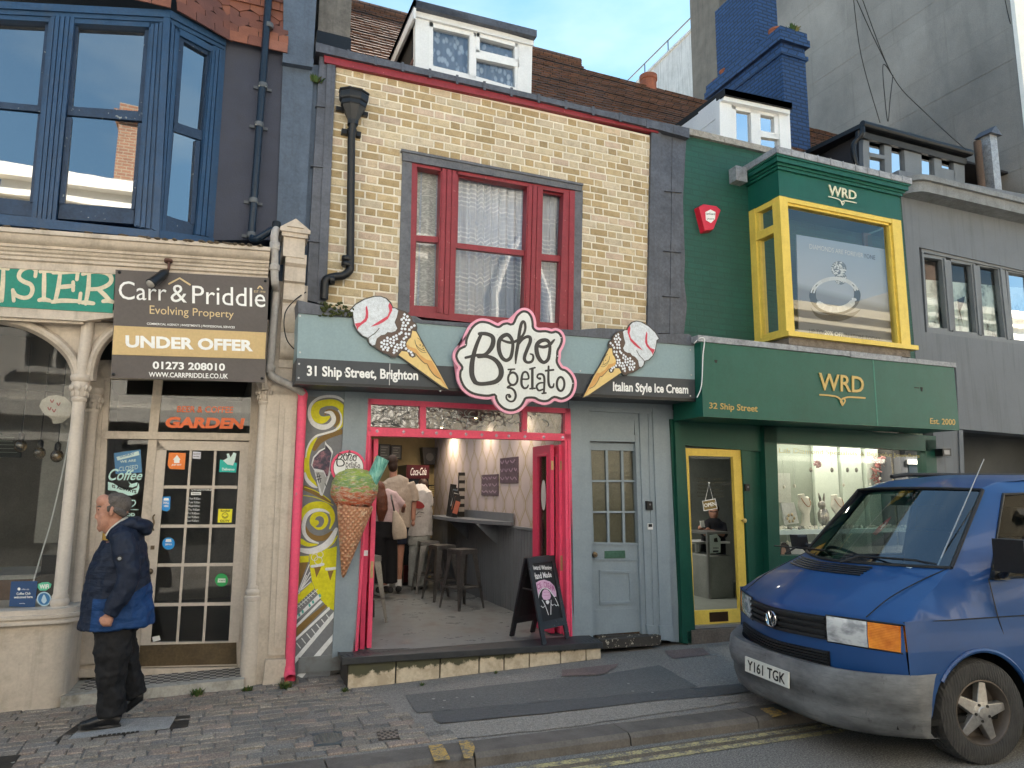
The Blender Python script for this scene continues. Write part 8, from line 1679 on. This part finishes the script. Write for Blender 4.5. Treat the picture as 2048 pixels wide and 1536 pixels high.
for sg in (1,-1):
 S=lambda x,y,z:V(x,sg*y,z);b=MB();b.add([S(1.06,.862,1.18),S(1.50,.662,1.755),S(2.06,.677,1.772),S(2.06,.872,1.18)],[[0,1,2,3]]);b.build('side_glass',glass('tinted_side_glass',(.35,.4,.4),base=0,fres=1.12),van,clean=False)
 b=MB();b.tube([S(1.06,.866,1.18),S(1.50,.668,1.755),S(2.06,.682,1.772),S(2.06,.876,1.18)],.012,6,closed=True);b.tube([S(1.05,.908,.93),S(1.12,.908,.70),S(1.17,.91,.60)],.004,5);b.tube([S(1.05,.908,.93),S(1.045,.868,1.18)],.004,5);b.tube([S(.27,.889,.925),S(.60,.908,.927),S(1.05,.909,.93),S(4.6,.912,.93)],.004,5);b.build('door_seam',M_blackp,van)
 b=MB();b.tube(crom([S(.865,.728,1.243),S(.62,.70,1.155),S(.36,.69,1.05),S(.165,.68,.93)],5),.004,5);b.build('bonnet_seam',M_blackp,van)
 fx_=lambda y:-.048+.312*(abs(y)/.885)**1.5
 def lamp(nm,ya,yb,mt,wrap=0.0):
  mb=MB();ys=[ya+(yb-ya)*i/8 for i in range(9)];r0=[S(fx_(y)-.012,y,.735) for y in ys];r1=[S(fx_(y)-.016,y,.82) for y in ys];r2=[S(fx_(y)-.010,y,.905) for y in ys]
  if wrap:r0.append(S(fx_(yb)+wrap,yb+.022,.735));r1.append(S(fx_(yb)+wrap,yb+.024,.82));r2.append(S(fx_(yb)+wrap-.01,yb+.016,.905))
  grid(mb,[r0,r1,r2]);mb.build(nm,mt,van,smooth=True,auto=50,clean=False)
 s=NT('headlamp_glass') if sg==1 else None
 if s:
  wv=s.n('ShaderNodeTexWave');wv.inputs['Scale'].default_value=34;s.l(s.obj((1,1,0),(0,0,.4)),wv.inputs['Vector']);s.bump(wv.outputs['Fac'],.16,.004);M_hl=s.fin(s.ramp(s.noise(s.obj((1,1,2)),9,3),[(.38,(.42,.44,.46)),(.6,(.92,.93,.94))]),.14,.55)
  s=NT('amber_glass');wv=s.n('ShaderNodeTexWave',bands_direction='Z');wv.inputs['Scale'].default_value=30;s.l(s.obj(),wv.inputs['Vector']);s.bump(wv.outputs['Fac'],.5,.006);M_amb=s.fin(s.ramp(s.noise(s.obj(),9,3),[(.3,(.62,.15,.005)),(.7,(.95,.34,.02))]),.18)
 lamp('headlight',.435,.69 if sg>0 else .80,M_hl);lamp('indicator',.695 if sg>0 else .805,.872,M_amb,.10)
 b=MB();b.tube([S(fx_(y)-.008,y,.908) for y in (.43,.55,.69,.8,.88)]+[S(fx_(.88)+.10,.90,.908),S(fx_(.88)+.11,.90,.735)]+[S(fx_(y)-.008,y,.731) for y in (.88,.69,.43)],.007,5,closed=True);b.build('lamp_seal',M_blackp,van)
def fpanel(nm,ya,yb,z0,z1,n,mt):
 mb=MB();ys=[ya+(yb-ya)*i/14 for i in range(15)];fx_=lambda y:-.048+.312*(abs(y)/.885)**1.5
 grid(mb,[[V(fx_(y)-.006,y,z0) for y in ys],[V(fx_(y)-.006,y,z1) for y in ys]])
 for k in range(n):
  z=z0+(z1-z0)*(k+.5)/n;h=(z1-z0)/n*.30
  grid(mb,[[V(fx_(y)-.008,y,z+h) for y in ys],[V(fx_(y)-.030,y,z+h*.6) for y in ys],[V(fx_(y)-.030,y,z-h*.8) for y in ys],[V(fx_(y)-.008,y,z-h) for y in ys]])
 mb.build(nm,mt,van,clean=False)
fpanel('upper_grille',-.43,.43,.738,.90,4,M_blackp);fpanel('lower_grille',-.74,.44,.565,.665,5,M_blackp)
b=MB()
ys=[-.55+.9*i/12 for i in range(13)]
for k in range(5):
 f_=lambda y:(abs(y)/.8)**1.5;b.tube([V(.34+.34*f_(y)+.028*k,y,1.165+.012*k) for y in ys],.008,4)
b.build('scuttle_vent',M_blackp,van)
# badge
b=MB();bc=V(-.088,0,.818)
pt=lambda u,w_:bc+VL*u*VS-VF*.004+Vector((0,0,w_))
b.tube([pt(.058*math.cos(k*math.pi/14),.058*math.sin(k*math.pi/14)) for k in range(28)],.006,6,closed=True)
b.tube([pt(-.024,.048),pt(0,-.002),pt(.024,.048)],.006,5);b.tube([pt(-.046,.03),pt(-.022,-.046),pt(0,.008),pt(.022,-.046),pt(.046,.03)],.006,5);b.build('badge',flat('chrome',(.6,.6,.6),.15,metal=.95),van,smooth=True)
b=MB();b.tube([pt(0,0)+VF*.03,pt(0,0)+VF*.008],.056,20);b.build('badge_ground',M_blackp,van)
# bumper
def bx_(t,o):a=abs(t);return-.125+o+.40*min(a,1)**3.0+max(0,a-1)*.75
def by_(t,o):a=abs(t);r=.945*min(a,1)**.82-min(o,.06)*.6*min(a,1);return math.copysign(r,t) if t else 0
b=MB();T_=[-1.22,-1.12,-1.05]+[i/14-1 for i in range(29)]+[1.05,1.12,1.22];prof=[(.10,.575),(.02,.585),(.0,.56),(-.012,.47),(.0,.40),(.018,.375),(.02,.31),(.045,.235),(.09,.20),(.16,.195)]
grid(b,[[V(bx_(t,o)-max(0,abs(t)-1)*(.585-z)*1.2,by_(t,o),z+.02*min(abs(t),1)**3-(.01 if z<.25 else 0)) for t in T_] for o,z in prof]);b.build('bumper',M_bump,van,smooth=True,auto=45,clean=False)
b=MB();pb=lambda u,z,o=.004:V(bx_(u/.945,.008)-o+(.012 if z<.37 else 0),u,z)
b.tube(crom([pb(.42,.33),pb(.50,.35),pb(.66,.35),pb(.72,.32),pb(.70,.275,-.01),pb(.55,.27,-.01),pb(.45,.285,-.01)],4,True),.008,5,closed=True);b.tube([pb(.55,.35),pb(.58,.31),pb(.60,.27,-.01)],.006,5);b.build('fog_lamp_blank',M_bump,van,smooth=True)
b=MB();q=[V(-.152,-.27,.385),V(-.152,.25,.385),V(-.146,.25,.495),V(-.146,-.27,.495)];b.prism(q,VF*.008);pl_=b.build('number_plate',mat('plate_white',(.66,.66,.60),.35,var=.08),van)
b=MB();text(b,'Y161 TGK',[V(-.155,-.235,.402),V(-.155,.215,.402),V(-.150,.215,.478),V(-.150,-.235,.478)],bold=.02);b.build('characters',BLACKP,pl_)
# under-side and arches
b=MB();b.prism([V(.2,-.85,.26),V(4.6,-.85,.26),V(4.6,.85,.26),V(.2,.85,.26)],(0,0,.04))
for sg in (1,-1):b.prism([V(.40,sg*.60,.2),V(1.34,sg*.60,.2),V(1.34,sg*.60,.95),V(.40,sg*.60,.95)],VL*.02*sg);b.prism([V(.36,sg*.6,.8),V(1.34,sg*.6,.8),V(1.34,sg*.88,.8),V(.36,sg*.88,.8)],(0,0,.03));b.prism([V(1.33,sg*.6,.2),V(1.33,sg*.9,.2),V(1.33,sg*.9,.8),V(1.33,sg*.6,.8)],VF*.03)
b.build('under_body',mat('underseal',(.012,.012,.012),.9),van)
# wheels
s=NT('tyre_rubber');v=s.obj();wv=s.n('ShaderNodeTexWave');wv.inputs['Scale'].default_value=16;wv.inputs['Distortion'].default_value=5;s.l(v,wv.inputs['Vector']);s.bump(wv.outputs['Fac'],.5,.008);M_tyre=s.fin(s.ramp(s.noise(v,12,5),[(.3,(.022,.022,.023)),(.7,(.045,.044,.043))]),.8)
M_alloy=mat('dull_alloy',(.42,.41,.40),.35,metal=.8,var=.2,scale=8,dirt=.35,dirtc=(.2,.15,.10))
for wx,sg in ((.872,1),(.872,-1),(3.75,1),(3.75,-1)):
 st_=R(6)*(wx<1);ax=(VL*math.cos(st_)-VF*math.sin(st_)*1)*sg;c=V(wx,sg*.79,.325);tm=tag(empty('wheel',None,None,c),None);tm.parent=van;tm.location=c-WL[van.name]
 b=MB();b.lathe([(.20,-.10),(.27,-.115),(.325,-.105),(.342,-.085),(.343,-.052),(.335,-.05),(.335,-.042),(.344,-.04),(.345,-.005),(.336,-.003),(.336,.004),(.345,.006),(.344,.04),(.335,.042),(.335,.05),(.343,.052),(.341,.085),(.325,.108),(.27,.12),(.225,.118),(.208,.108)],c,ax,40,caps=False);b.build('tyre',M_tyre,tm,smooth=True,auto=35)
 b=MB();b.lathe([(.19,-.06),(.208,.10),(.214,.112),(.206,.114),(.196,.10),(.18,.02),(.05,.01)],c,ax,36,caps=False);b.build('rim',mat('brake_dust_metal',(.12,.10,.085),.5,metal=.6),tm,smooth=True)
 u=Vector((0,0,1));r_=ax.cross(u).normalized();b=MB()
 for k in range(5):
  a=R(90+72*k+10);d=u*math.sin(a)+r_*math.cos(a);e=ax.cross(d);b.add([c+ax*.105+d*.05-e*.045,c+ax*.105+d*.05+e*.045,c+ax*.088+d*.198+e*.024,c+ax*.088+d*.198-e*.024,c+ax*.07+d*.05-e*.05,c+ax*.07+d*.05+e*.05,c+ax*.04+d*.2+e*.03,c+ax*.04+d*.2-e*.03],[[0,1,2,3],[0,3,7,4],[1,5,6,2],[3,2,6,7]])
 b.lathe([(.075,.07),(.07,.104),(.04,.11),(.035,.116),(.0,.118)],c,ax,20);b.build('spokes',M_alloy,tm,bevel=.005)
 b=MB()
 for k in range(5):a=R(126+72*k+10);d=u*math.sin(a)+r_*math.cos(a);b.lathe([(.010,.09),(.010,.112)],c+d*.055,ax,8)
 b.build('wheel_bolts',M_blackp,tm)
# mirror, wipers, aerial, cab
for sg in (1,-1):
 S=lambda x,y,z:V(x,sg*y,z);b=MB();c=S(1.02,1.07,1.30);b.tube([S(1.14,.88,1.20),S(1.06,.97,1.21),c],.022,8);b.tube([S(1.14,.87,1.26),S(1.06,.97,1.27),c],.02,8);w0,h0=(.22,.215) if sg>0 else (.11,.12);b.prism([S(.97,.98,1.245),S(.97,.98+w0,1.245),S(.96,.99+w0,1.245+h0),S(.96,.99,1.245+h0)],VF*.11);b.prism([S(1.06,.868,1.17),S(1.22,.868,1.17),S(1.10,.85,1.24)],VL*.03*sg);b.build('wing_mirror',M_blackp,van,bevel=.03,smooth=True)
b=MB()
for q in ([V(.52,-.60,1.235),V(.62,-.58,1.29),V(.66,-.25,1.285),V(.66,-.12,1.27)],[V(.44,.15,1.235),V(.56,.22,1.285),V(.70,.60,1.285),V(.74,.68,1.27)]):b=MB();b.tube(q,.009,6);b.tube([q[1]-VL*.30+Vector((0,0,-.01)),q[2],q[3]+VL*.06],.007,5);b.build('wiper',M_blackp,van)
a=V(.80,.66,1.20);b=MB();b.tube([a,P(1968,918,a.y)],[.006,.003],6);b.build('aerial',flat('aerial_steel',(.45,.45,.45),.3,metal=.6),van)
b=MB();b.prism([V(.66,-.62,1.06),V(1.15,-.80,1.06),V(1.15,.80,1.06),V(.66,.62,1.06)],(0,0,.13));b.box(0,0,0,0,0,0) if False else None;b.build('dashboard',M_blackp,van,bevel=.03)
M_seat=mat('grey_seat_cloth',(.035,.035,.038),.9,var=.2)
for y in (.42,-.42):
 b=MB();b.prism([V(1.75,y-.25,.75),V(1.75,y+.25,.75),V(1.92,y+.24,1.42),V(1.92,y-.24,1.42)],VF*.12);b.prism([V(1.90,y-.13,1.45),V(1.90,y+.13,1.45),V(1.93,y+.12,1.65),V(1.93,y-.12,1.65)],VF*.08);b.build('seat',M_seat,van,bevel=.03)
b=MB();b.prism([V(2.12,-.66,.5),V(2.12,.86,.5),V(2.12,.66,1.83),V(2.12,-.5,1.83)],VF*.03);b.build('bulkhead',mat('bulkhead',(.02,.02,.022),.9),van)
wc=V(1.02,-.40,1.20);ah=(VF*.5+Vector((0,0,.85))).normalized();e1=VL;e2=ah.cross(e1);b=MB();b.tube([wc+(e1*math.cos(k*math.pi/12)+e2*math.sin(k*math.pi/12))*.2 for k in range(24)],.016,8,closed=True);b.tube([wc-e1*.19,wc,wc+e1*.19],.015,6);b.tube([wc,wc-ah*.2],.03,8);b.build('steering_wheel',M_blackp,van,smooth=True)
b=MB();c=V(1.22,.0,1.66);b.prism([c-VL*.12,c+VL*.12,c+VL*.11+Vector((0,0,.075)),c-VL*.11+Vector((0,0,.075))],VF*.03);b.tube([c+Vector((0,0,.06)),V(1.30,0,1.78)],.012,6);b.build('cab_mirror',M_blackp,van,bevel=.008)
b=MB();b.prism([V(.68,.30,1.212),V(.80,.30,1.212),V(.82,.55,1.212),V(.70,.55,1.212)],(0,0,.02));b.build('dash_papers',flat('pale_blue_paper',(.45,.6,.7)),van)
b=MB();b.tube([V(1.72,-.60,1.91),V(1.9,-.60,1.93),V(4.6,-.6,1.945)],.02,8);b.tube([V(1.85,-.66,1.95),V(1.9,.66,1.955)],.018,8) if False else None;b.build('roof_rail',M_blackp,van,smooth=True)
# ====== people
M_skin=mat('skin',(.42,.215,.15),.5,var=.14,scale=9,fine=70,bump=.1)
M_hairg=mat('grey_brown_hair',(.10,.085,.075),.8,var=.5,scale=30,fine=120,bump=.5)
M_shoe=mat('black_leather',(.012,.012,.013),.3,var=.2,bump=.08)
_tx=bpy.data.textures.new('cloth_folds','CLOUDS');_tx.noise_scale=.085;_tx.noise_depth=3
def skin(nm,mt,parent,tubes,vox=.012,it=3,blobs=(),fac=.5,label=None,fold=0.0):
 b=MB()
 for pts,r in tubes:b.tube(pts,r,14)
 for c,r in blobs:b.blob(c,r,16,10)
 o=b.build(nm,mt,parent,smooth=True,auto=180)
 m_=o.modifiers.new('remesh','REMESH');m_.mode='VOXEL';m_.voxel_size=vox;m_.use_smooth_shade=True
 s_=o.modifiers.new('smooth','SMOOTH');s_.iterations=it;s_.factor=fac
 if fold:d_=o.modifiers.new('folds','DISPLACE');d_.texture=_tx;d_.strength=fold;d_.mid_level=.5;d_.texture_coords='LOCAL'
 if label:o['label']=label
 return o
# the walking man: traced on the upright plane he walks in
MM=Vector((-.60,-.84,0));mf=Vector((-.993,-.115,0));ml_=Vector((.115,-.993,0))
def T(px,py,o=0.0):
 d=ray(px,py);q=MM+ml_*o;return EYE+d*((q-EYE).dot(ml_)/d.dot(ml_))
man=empty('person','balding man in a navy and blue hooded coat and black trousers walking past','person',MM)
body_t=[([T(238,1080),T(232,1055),T(228,1035)],[.07,.062,.06]),([T(240,1080),T(240,1250)],[(.14,.10),(.15,.13)]),
          ([T(238,1068,.18),T(258,1152,.24),T(218,1226,.25)],[.05,.045,.035]),([T(230,1255,.08),T(223,1330,.10),T(222,1432,.10)],[.08,.06,.04]),([T(236,1255,-.08),T(252,1335,-.10),T(274,1385,-.10)],[.08,.06,.04]),
          ([T(206,1031),T(198,1036),T(192.5,1038)],[.030,.022,.013]),([T(199,1022),T(194,1031),T(192.5,1037)],[.014,.016,.014]),([T(206,1049),T(201,1056),T(205,1060)],[.035,.028,.028]),([T(222,1056),T(206,1060)],[.045,.03]),([T(198,1013,.03),T(195,1014),T(198,1013,-.03)],.014),([T(202,1044.5,.018),T(198.2,1045),T(202,1044.5,-.018)],.010),([T(202,1050,.018),T(199,1050),T(202,1050,-.018)],.010)]
body_b=[(T(226,1017),(.115,.08,.104)),(T(211,1040),(.055,.062,.085)),(T(207,1003),(.05,.065,.055)),(T(208,1032,.042),(.03,.022,.03)),(T(223,1023,.078),(.016,.014,.034)),(T(223,1023,-.078),(.016,.014,.034)),(T(214,1240,.255),(.042,.022,.045))]
for k in range(4):body_t.append(([T(207+k*4.2,1238,.268),T(204+k*4.6,1247,.272),T(208+k*4.2,1251,.258),T(213+k*3.2,1247,.25)],[.0115,.0115,.0105,.009]))
body_t.append(([T(204,1234,.262),T(201,1241,.268),T(204,1247,.272)],[.013,.012,.010]))
skin('body',M_skin,man,body_t,.0065,2,body_b)
b=MB();b.tube([T(197.5,1047.2,.02),T(202,1047.5,.04),T(206,1048.5,.052)],.004,6);b.build('mouth',mat('lip_shadow',(.16,.06,.05),.6),man);b=MB();b.blob(T(198.5,1019.5,.036),(.010,.006,.006),8,6);b.build('eye',BLACKP,man);b=MB();b.tube([T(203,1014,.05),T(198,1012.5,.043),T(195,1013.5,.03)],.005,6);b.build('eyebrow',M_hairg,man)
skin('hair',M_hairg,man,[([T(217.5,1012,.079),T(217,1024,.078)],[.014,.010]),([T(228,1018,.078),T(240,1024,.075),T(250,1030,.05)],[.018,.024,.024]),([T(228,1018,-.078),T(240,1024,-.075),T(250,1030,-.05)],[.018,.024,.024])],.005,3,[(T(234,1010.5),(.104,.0845,.098)),(T(246,1021),(.045,.062,.06))],fold=.012)
s=NT('two_tone_coat');v=s.obj();sp=s.n('ShaderNodeSeparateXYZ');s.l(v,sp.inputs[0]);xo,zo=T(250,1200,.2).x-MM.x,T(250,1196,.2).z
lim=s.math('ADD',s.math('MULTIPLY',s.math('MAXIMUM',s.math('SUBTRACT',sp.outputs[0],xo),0.0),.62),zo)
k=s.math('MULTIPLY',s.math('LESS_THAN',sp.outputs[2],lim),s.math('GREATER_THAN',sp.outputs[0],T(183,1200,.2).x-MM.x));n1=s.noise(v,7,5,.6);n2=s.noise(s.obj((2,2,9)),2.6,5,.6);n3=s.noise(v,160,2)
c_=s.mix(k,s.mix(n1,(.006,.011,.026),(.010,.017,.038)),s.mix(n1,(.006,.036,.125),(.009,.05,.165)));s.bump(n2,.55,.03);s.bump(n1,.4,.02);s.bump(n3,.1,.002);M_coat=s.fin(c_,.62,spec=.3)
skin('coat',M_coat,man,[([T(238,1060),T(250,1068),T(250,1086),T(243,1112),T(239,1140),T(237,1180),T(235,1225),T(233,1252)],[(.09,.08),(.19,.115),(.205,.150),(.21,.185),(.21,.21),(.21,.230),(.215,.250),(.22,.262)]),([T(214,1084),T(200,1108),T(184,1145),T(175,1190),T(167,1262)],[(.05,.03),(.07,.035),(.07,.035),(.06,.035),(.055,.025)])],.010,3,fold=.035)
M_navy=mat('navy_cloth',(.008,.014,.032),.65,var=.2,scale=7,bump=.35,fine=60,spec=.3)
skin('sleeve',M_navy,man,[([T(243,1066,.13),T(243,1076,.19),T(252,1110,.235),T(259,1148,.26),T(250,1176,.265),T(234,1204,.26),T(217,1229,.255)],[.07,.088,.086,.080,.072,.064,.054])],.009,2,fold=.03);skin('sleeve',M_navy,man,[([T(243,1072,-.16),T(246,1140,-.25),T(215,1215,-.25)],[.09,.08,.06])],.014,2)
skin('hood',M_navy,man,[([T(216,1078,.07),T(226,1064,.10),T(244,1052,.12),T(262,1045,.11),T(272,1044,0),T(262,1045,-.11),T(240,1054,-.12),T(216,1078,-.07)],[.022,.03,.036,.042,.048,.042,.036,.022])],.009,3,[(T(280,1052),(.095,.15,.058)),(T(292,1062),(.045,.12,.038))])
b=MB();b.tube(crom([T(214,1072,.065),T(224,1058,.078),T(240,1045,.075),T(251,1038,.03),T(251,1038,-.03),T(240,1045,-.075),T(214,1072,-.06)],4),.016,8);b.build('shirt_collar',mat('cream_cotton',(.55,.50,.43),.8),man,smooth=True)
b=MB();c=T(239,1117,.335);b.lathe([(.021,0),(.021,.004)],c,ml_,16);b.lathe([(.012,.004),(.011,.007)],c,ml_,14,1);b.build('arm_badge',[M_black,flat('grey_badge',(.3,.3,.3))],man)
M_trs=mat('black_trouser_cloth',(.011,.011,.0125),.75,var=.25,scale=6,bump=.5,fine=40,spec=.25)
skin('trousers',M_trs,man,[([T(234,1235),T(232,1262)],[(.17,.15),(.17,.15)]),([T(229,1258,.08),T(226,1300,.095),T(221,1340,.10),T(222,1385,.10),T(222,1430,.10)],[(.105,.135),(.1,.125),(.092,.108),(.085,.090),(.088,.092)]),([T(238,1258,-.08),T(248,1310,-.095),T(254,1340,-.10),T(265,1372,-.10),T(272,1390,-.10)],[.108,.104,.094,.088,.086])],.010,2,fold=.045)
skin('shoe',M_shoe,man,[([T(240,1440,.10),T(222,1436,.10),T(200,1441,.11),T(178,1448,.12),T(158,1452,.125)],[.044,.052,.046,.036,.024]),([T(242,1450,.10),T(200,1454,.11),T(156,1457,.125)],[(.038,.012),(.042,.012),(.03,.010)])],.007,2)
skin('shoe',M_shoe,man,[([T(287,1390,-.10),T(276,1392,-.10),T(263,1405,-.10),T(248,1421,-.10)],[.042,.05,.044,.028])],.008,2)
# customers seen from behind in the gelato shop
def P2(y):return lambda a,c,dy=0.0:P(a,c,y+dy)
M_hairb=mat('dark_brown_hair',(.035,.018,.011),.6,var=.3,scale=30,bump=.4);M_hairr=mat('auburn_hair',(.11,.034,.016),.5,var=.35,scale=25,bump=.5)
q=P2(3.72);t=empty('person','short haired customer in a beige t-shirt and navy shorts, back turned','person',P(797,1185,3.72))
skin('body',M_skin,t,[([q(787,962),q(786,935)],[.06,.055]),([q(764,972),q(762,1010),q(768,1030,.1)],[.05,.042,.03]),([q(824,972),q(828,1005),q(826,1040)],[.05,.042,.036]),([q(800,1080),q(798,1120),q(797,1172)],[.085,.062,.042]),([q(776,1080,.1),q(774,1120,.1),q(772,1172,.1)],[.085,.062,.042])],.012,2,[(q(785,927),(.075,.09,.11)),(q(826,1047),(.03,.035,.05))])
skin('hair',M_hairb,t,[],.012,2,[(q(785,922,-.01),(.084,.098,.10)),(q(786,932,-.02),(.074,.09,.10))])
skin('shirt',mat('beige_cotton',(.42,.35,.28),.85,var=.1,bump=.4,scale=6),t,[([q(787,953),q(790,962),q(793,990),q(793,1030),q(793,1056)],[(.07,.10),(.10,.21),(.13,.235),(.13,.215),(.135,.22)]),([q(770,966),q(763,985),q(762,1000)],[.085,.08,.078]),([q(818,966),q(826,985),q(829,1002)],[.085,.08,.078])],.011,3,fold=.022)
skin('shorts',mat('navy_shorts',(.012,.016,.032),.8,bump=.3),t,[([q(792,1045),q(790,1060)],[(.13,.21),(.13,.21)]),([q(802,1055),q(800,1088)],.11),([q(779,1055),q(777,1088)],.11)],.014,2)
for a,dy in ((797,0),(772,.1)):b=MB();b.tube([q(a,1158,dy),q(a,1172,dy)],.05,10);b.build('sock',M_white,t,smooth=True);skin('shoe',M_shoe,t,[([q(a,1178,dy-.06),q(a+1,1176,dy+.14)],[(.05,.05),(.04,.045)])],.012,2)
q=P2(3.25);t=empty('person','woman with long auburn hair, pale pink top and black trousers','person',P(772,1185,3.25))
skin('body',M_skin,t,[([q(763,1000),q(760,990)],[.055,.05]),([q(790,998),q(808,1012,.02),q(806,1020,.2)],[.045,.038,.03]),([q(768,1040),q(768,1170)],[.08,.05])],.012,2,[(q(759,980),(.075,.085,.105)),(q(806,1022,.22),(.03,.05,.03))])
skin('hair',M_hairr,t,[([q(759,978,-.02),q(762,995,-.09),q(764,1020,-.11),q(762,1042,-.10)],[(.08,.085),(.05,.095),(.045,.085),(.02,.04)])],.008,2,[(q(759,977),(.086,.092,.105))],fold=.018)
skin('shirt',mat('pale_pink_cotton',(.52,.38,.38),.85,var=.08,bump=.4,scale=6),t,[([q(767,980),q(770,990),q(772,1015),q(772,1050)],[(.07,.08),(.09,.18),(.11,.195),(.115,.19)]),([q(784,990),q(796,1003),q(803,1010,.02)],[.075,.072,.07])],.010,3,fold=.022)
skin('trousers',M_trs,t,[([q(770,1042),q(768,1075)],[(.12,.19),(.13,.19)]),([q(778,1065),q(780,1110),q(781,1166)],[.12,.11,.10]),([q(758,1065),q(757,1110),q(756,1166)],[.12,.11,.10])],.014,2);skin('shoe',M_shoe,t,[([q(781,1180,-.06),q(781,1178,.12)],[.045,.04]),([q(757,1180,-.06),q(757,1178,.12)],[.045,.04])],.012,2)
q=P2(3.0);t=empty('tote_bag','cream cloth bag hanging from the auburn haired woman','bag',q(800,1078));skin('sack',mat('cream_canvas',(.50,.42,.33),.9,var=.12,bump=.5,scale=8),t,[([q(789,1022),q(795,1042),q(799,1062),q(800,1078)],[(.03,.03),(.05,.08),(.06,.11),(.05,.10)])],.012,3);b=MB();b.tube([q(789,1024),q(784,1000),q(782,990,.1)],.012,6);b.build('strap',flat('dark_strap',(.05,.05,.04)),t)
q=P2(4.1);t=empty('person','customer in a white printed t-shirt and pale jeans leaning forward','person',P(835,1178,4.1))
skin('body',M_skin,t,[([q(842,985),q(845,975,.15)],[.06,.055]),([q(856,990),q(857,1025),q(850,1035,.2)],[.05,.042,.03])],.014,2,[(q(846,972,.25),(.08,.09,.10))]);skin('hair',M_hairb,t,[],.014,2,[(q(846,969,.25),(.086,.096,.10))])
M_tee=mat('white_cotton',(.52,.50,.48),.85,var=.08,bump=.4,scale=6);skin('shirt',M_tee,t,[([q(841,972,.1),q(841,984,.03),q(841,1020),q(840,1072)],[(.07,.10),(.10,.19),(.12,.20),(.13,.21)]),([q(853,984),q(857,1000),q(858,1012)],[.08,.075,.075])],.011,3,fold=.022)
skin('jeans',mat('pale_denim',(.36,.38,.36),.85,var=.2,bump=.5,scale=6),t,[([q(839,1068),q(838,1090)],[(.12,.18),(.12,.18)]),([q(846,1085),q(842,1125),q(845,1172)],[.10,.095,.095]),([q(831,1085),q(829,1125),q(828,1172)],[.10,.095,.095])],.011,2,fold=.022);skin('shoe',M_shoe,t,[([q(845,1180,-.06),q(845,1178,.1)],.045),([q(828,1180,-.06),q(828,1178,.1)],.045)],.014,2)
b=MB();pz_=onplane(3.955);fill(b,[(826,1008),(830,1003),(838,1002),(846,1007),(849,1013),(844,1017),(830,1016)],pz_,smooth=True);pr_=b.build('shirt_print',flat('print_red',(.30,.03,.03),.7),t);b=MB();ribbon(b,[(826,1025),(832,1029),(838,1024),(848,1026)],1.2,pz_);ribbon(b,[(834,1034),(842,1033)],1,pz_);b.build('script_print',BLACKP,t)
# jeweller's customer behind the door glass
q=P2(2.75);t=empty('person','person in dark clothes and glasses holding a phone inside the jeweller','person',P(1425,1110,2.75))
skin('body',M_skin,t,[([q(1428,1040),q(1428,1030)],.055),([q(1412,1068,-.15),q(1402,1058,-.25)],[.045,.04]),([q(1446,1068,-.15),q(1418,1062,-.25)],[.045,.035])],.012,2,[(q(1427,1025),(.075,.09,.11)),(q(1401,1056,-.27),(.05,.03,.045)),(q(1416,1060,-.27),(.05,.03,.04))])
skin('hair',M_hairb,t,[],.012,2,[(q(1428,1017,.02),(.085,.09,.09))]);skin('jumper',mat('black_jumper',(.015,.015,.018),.9),t,[([q(1428,1036),q(1428,1046),q(1427,1075),q(1426,1110)],[(.07,.09),(.11,.21),(.13,.23),(.15,.24)]),([q(1414,1048),q(1409,1068,-.1),q(1404,1060,-.2)],[.08,.07,.055]),([q(1443,1048),q(1448,1068,-.1),q(1424,1064,-.2)],[.08,.07,.055])],.014,3)
b=MB();b.tube([q(1420,1023,-.09),q(1427,1024,-.10),q(1434,1023,-.09)],.008,6);b.build('glasses',M_black,t)
b=MB();b.prism([q(1400,1042,-.31),q(1408,1041,-.31),q(1410,1054,-.31),q(1402,1055,-.31)],(0,.01,0));tag(b.build('phone',WHITE),'pale phone held up by the person inside the jeweller','phone')
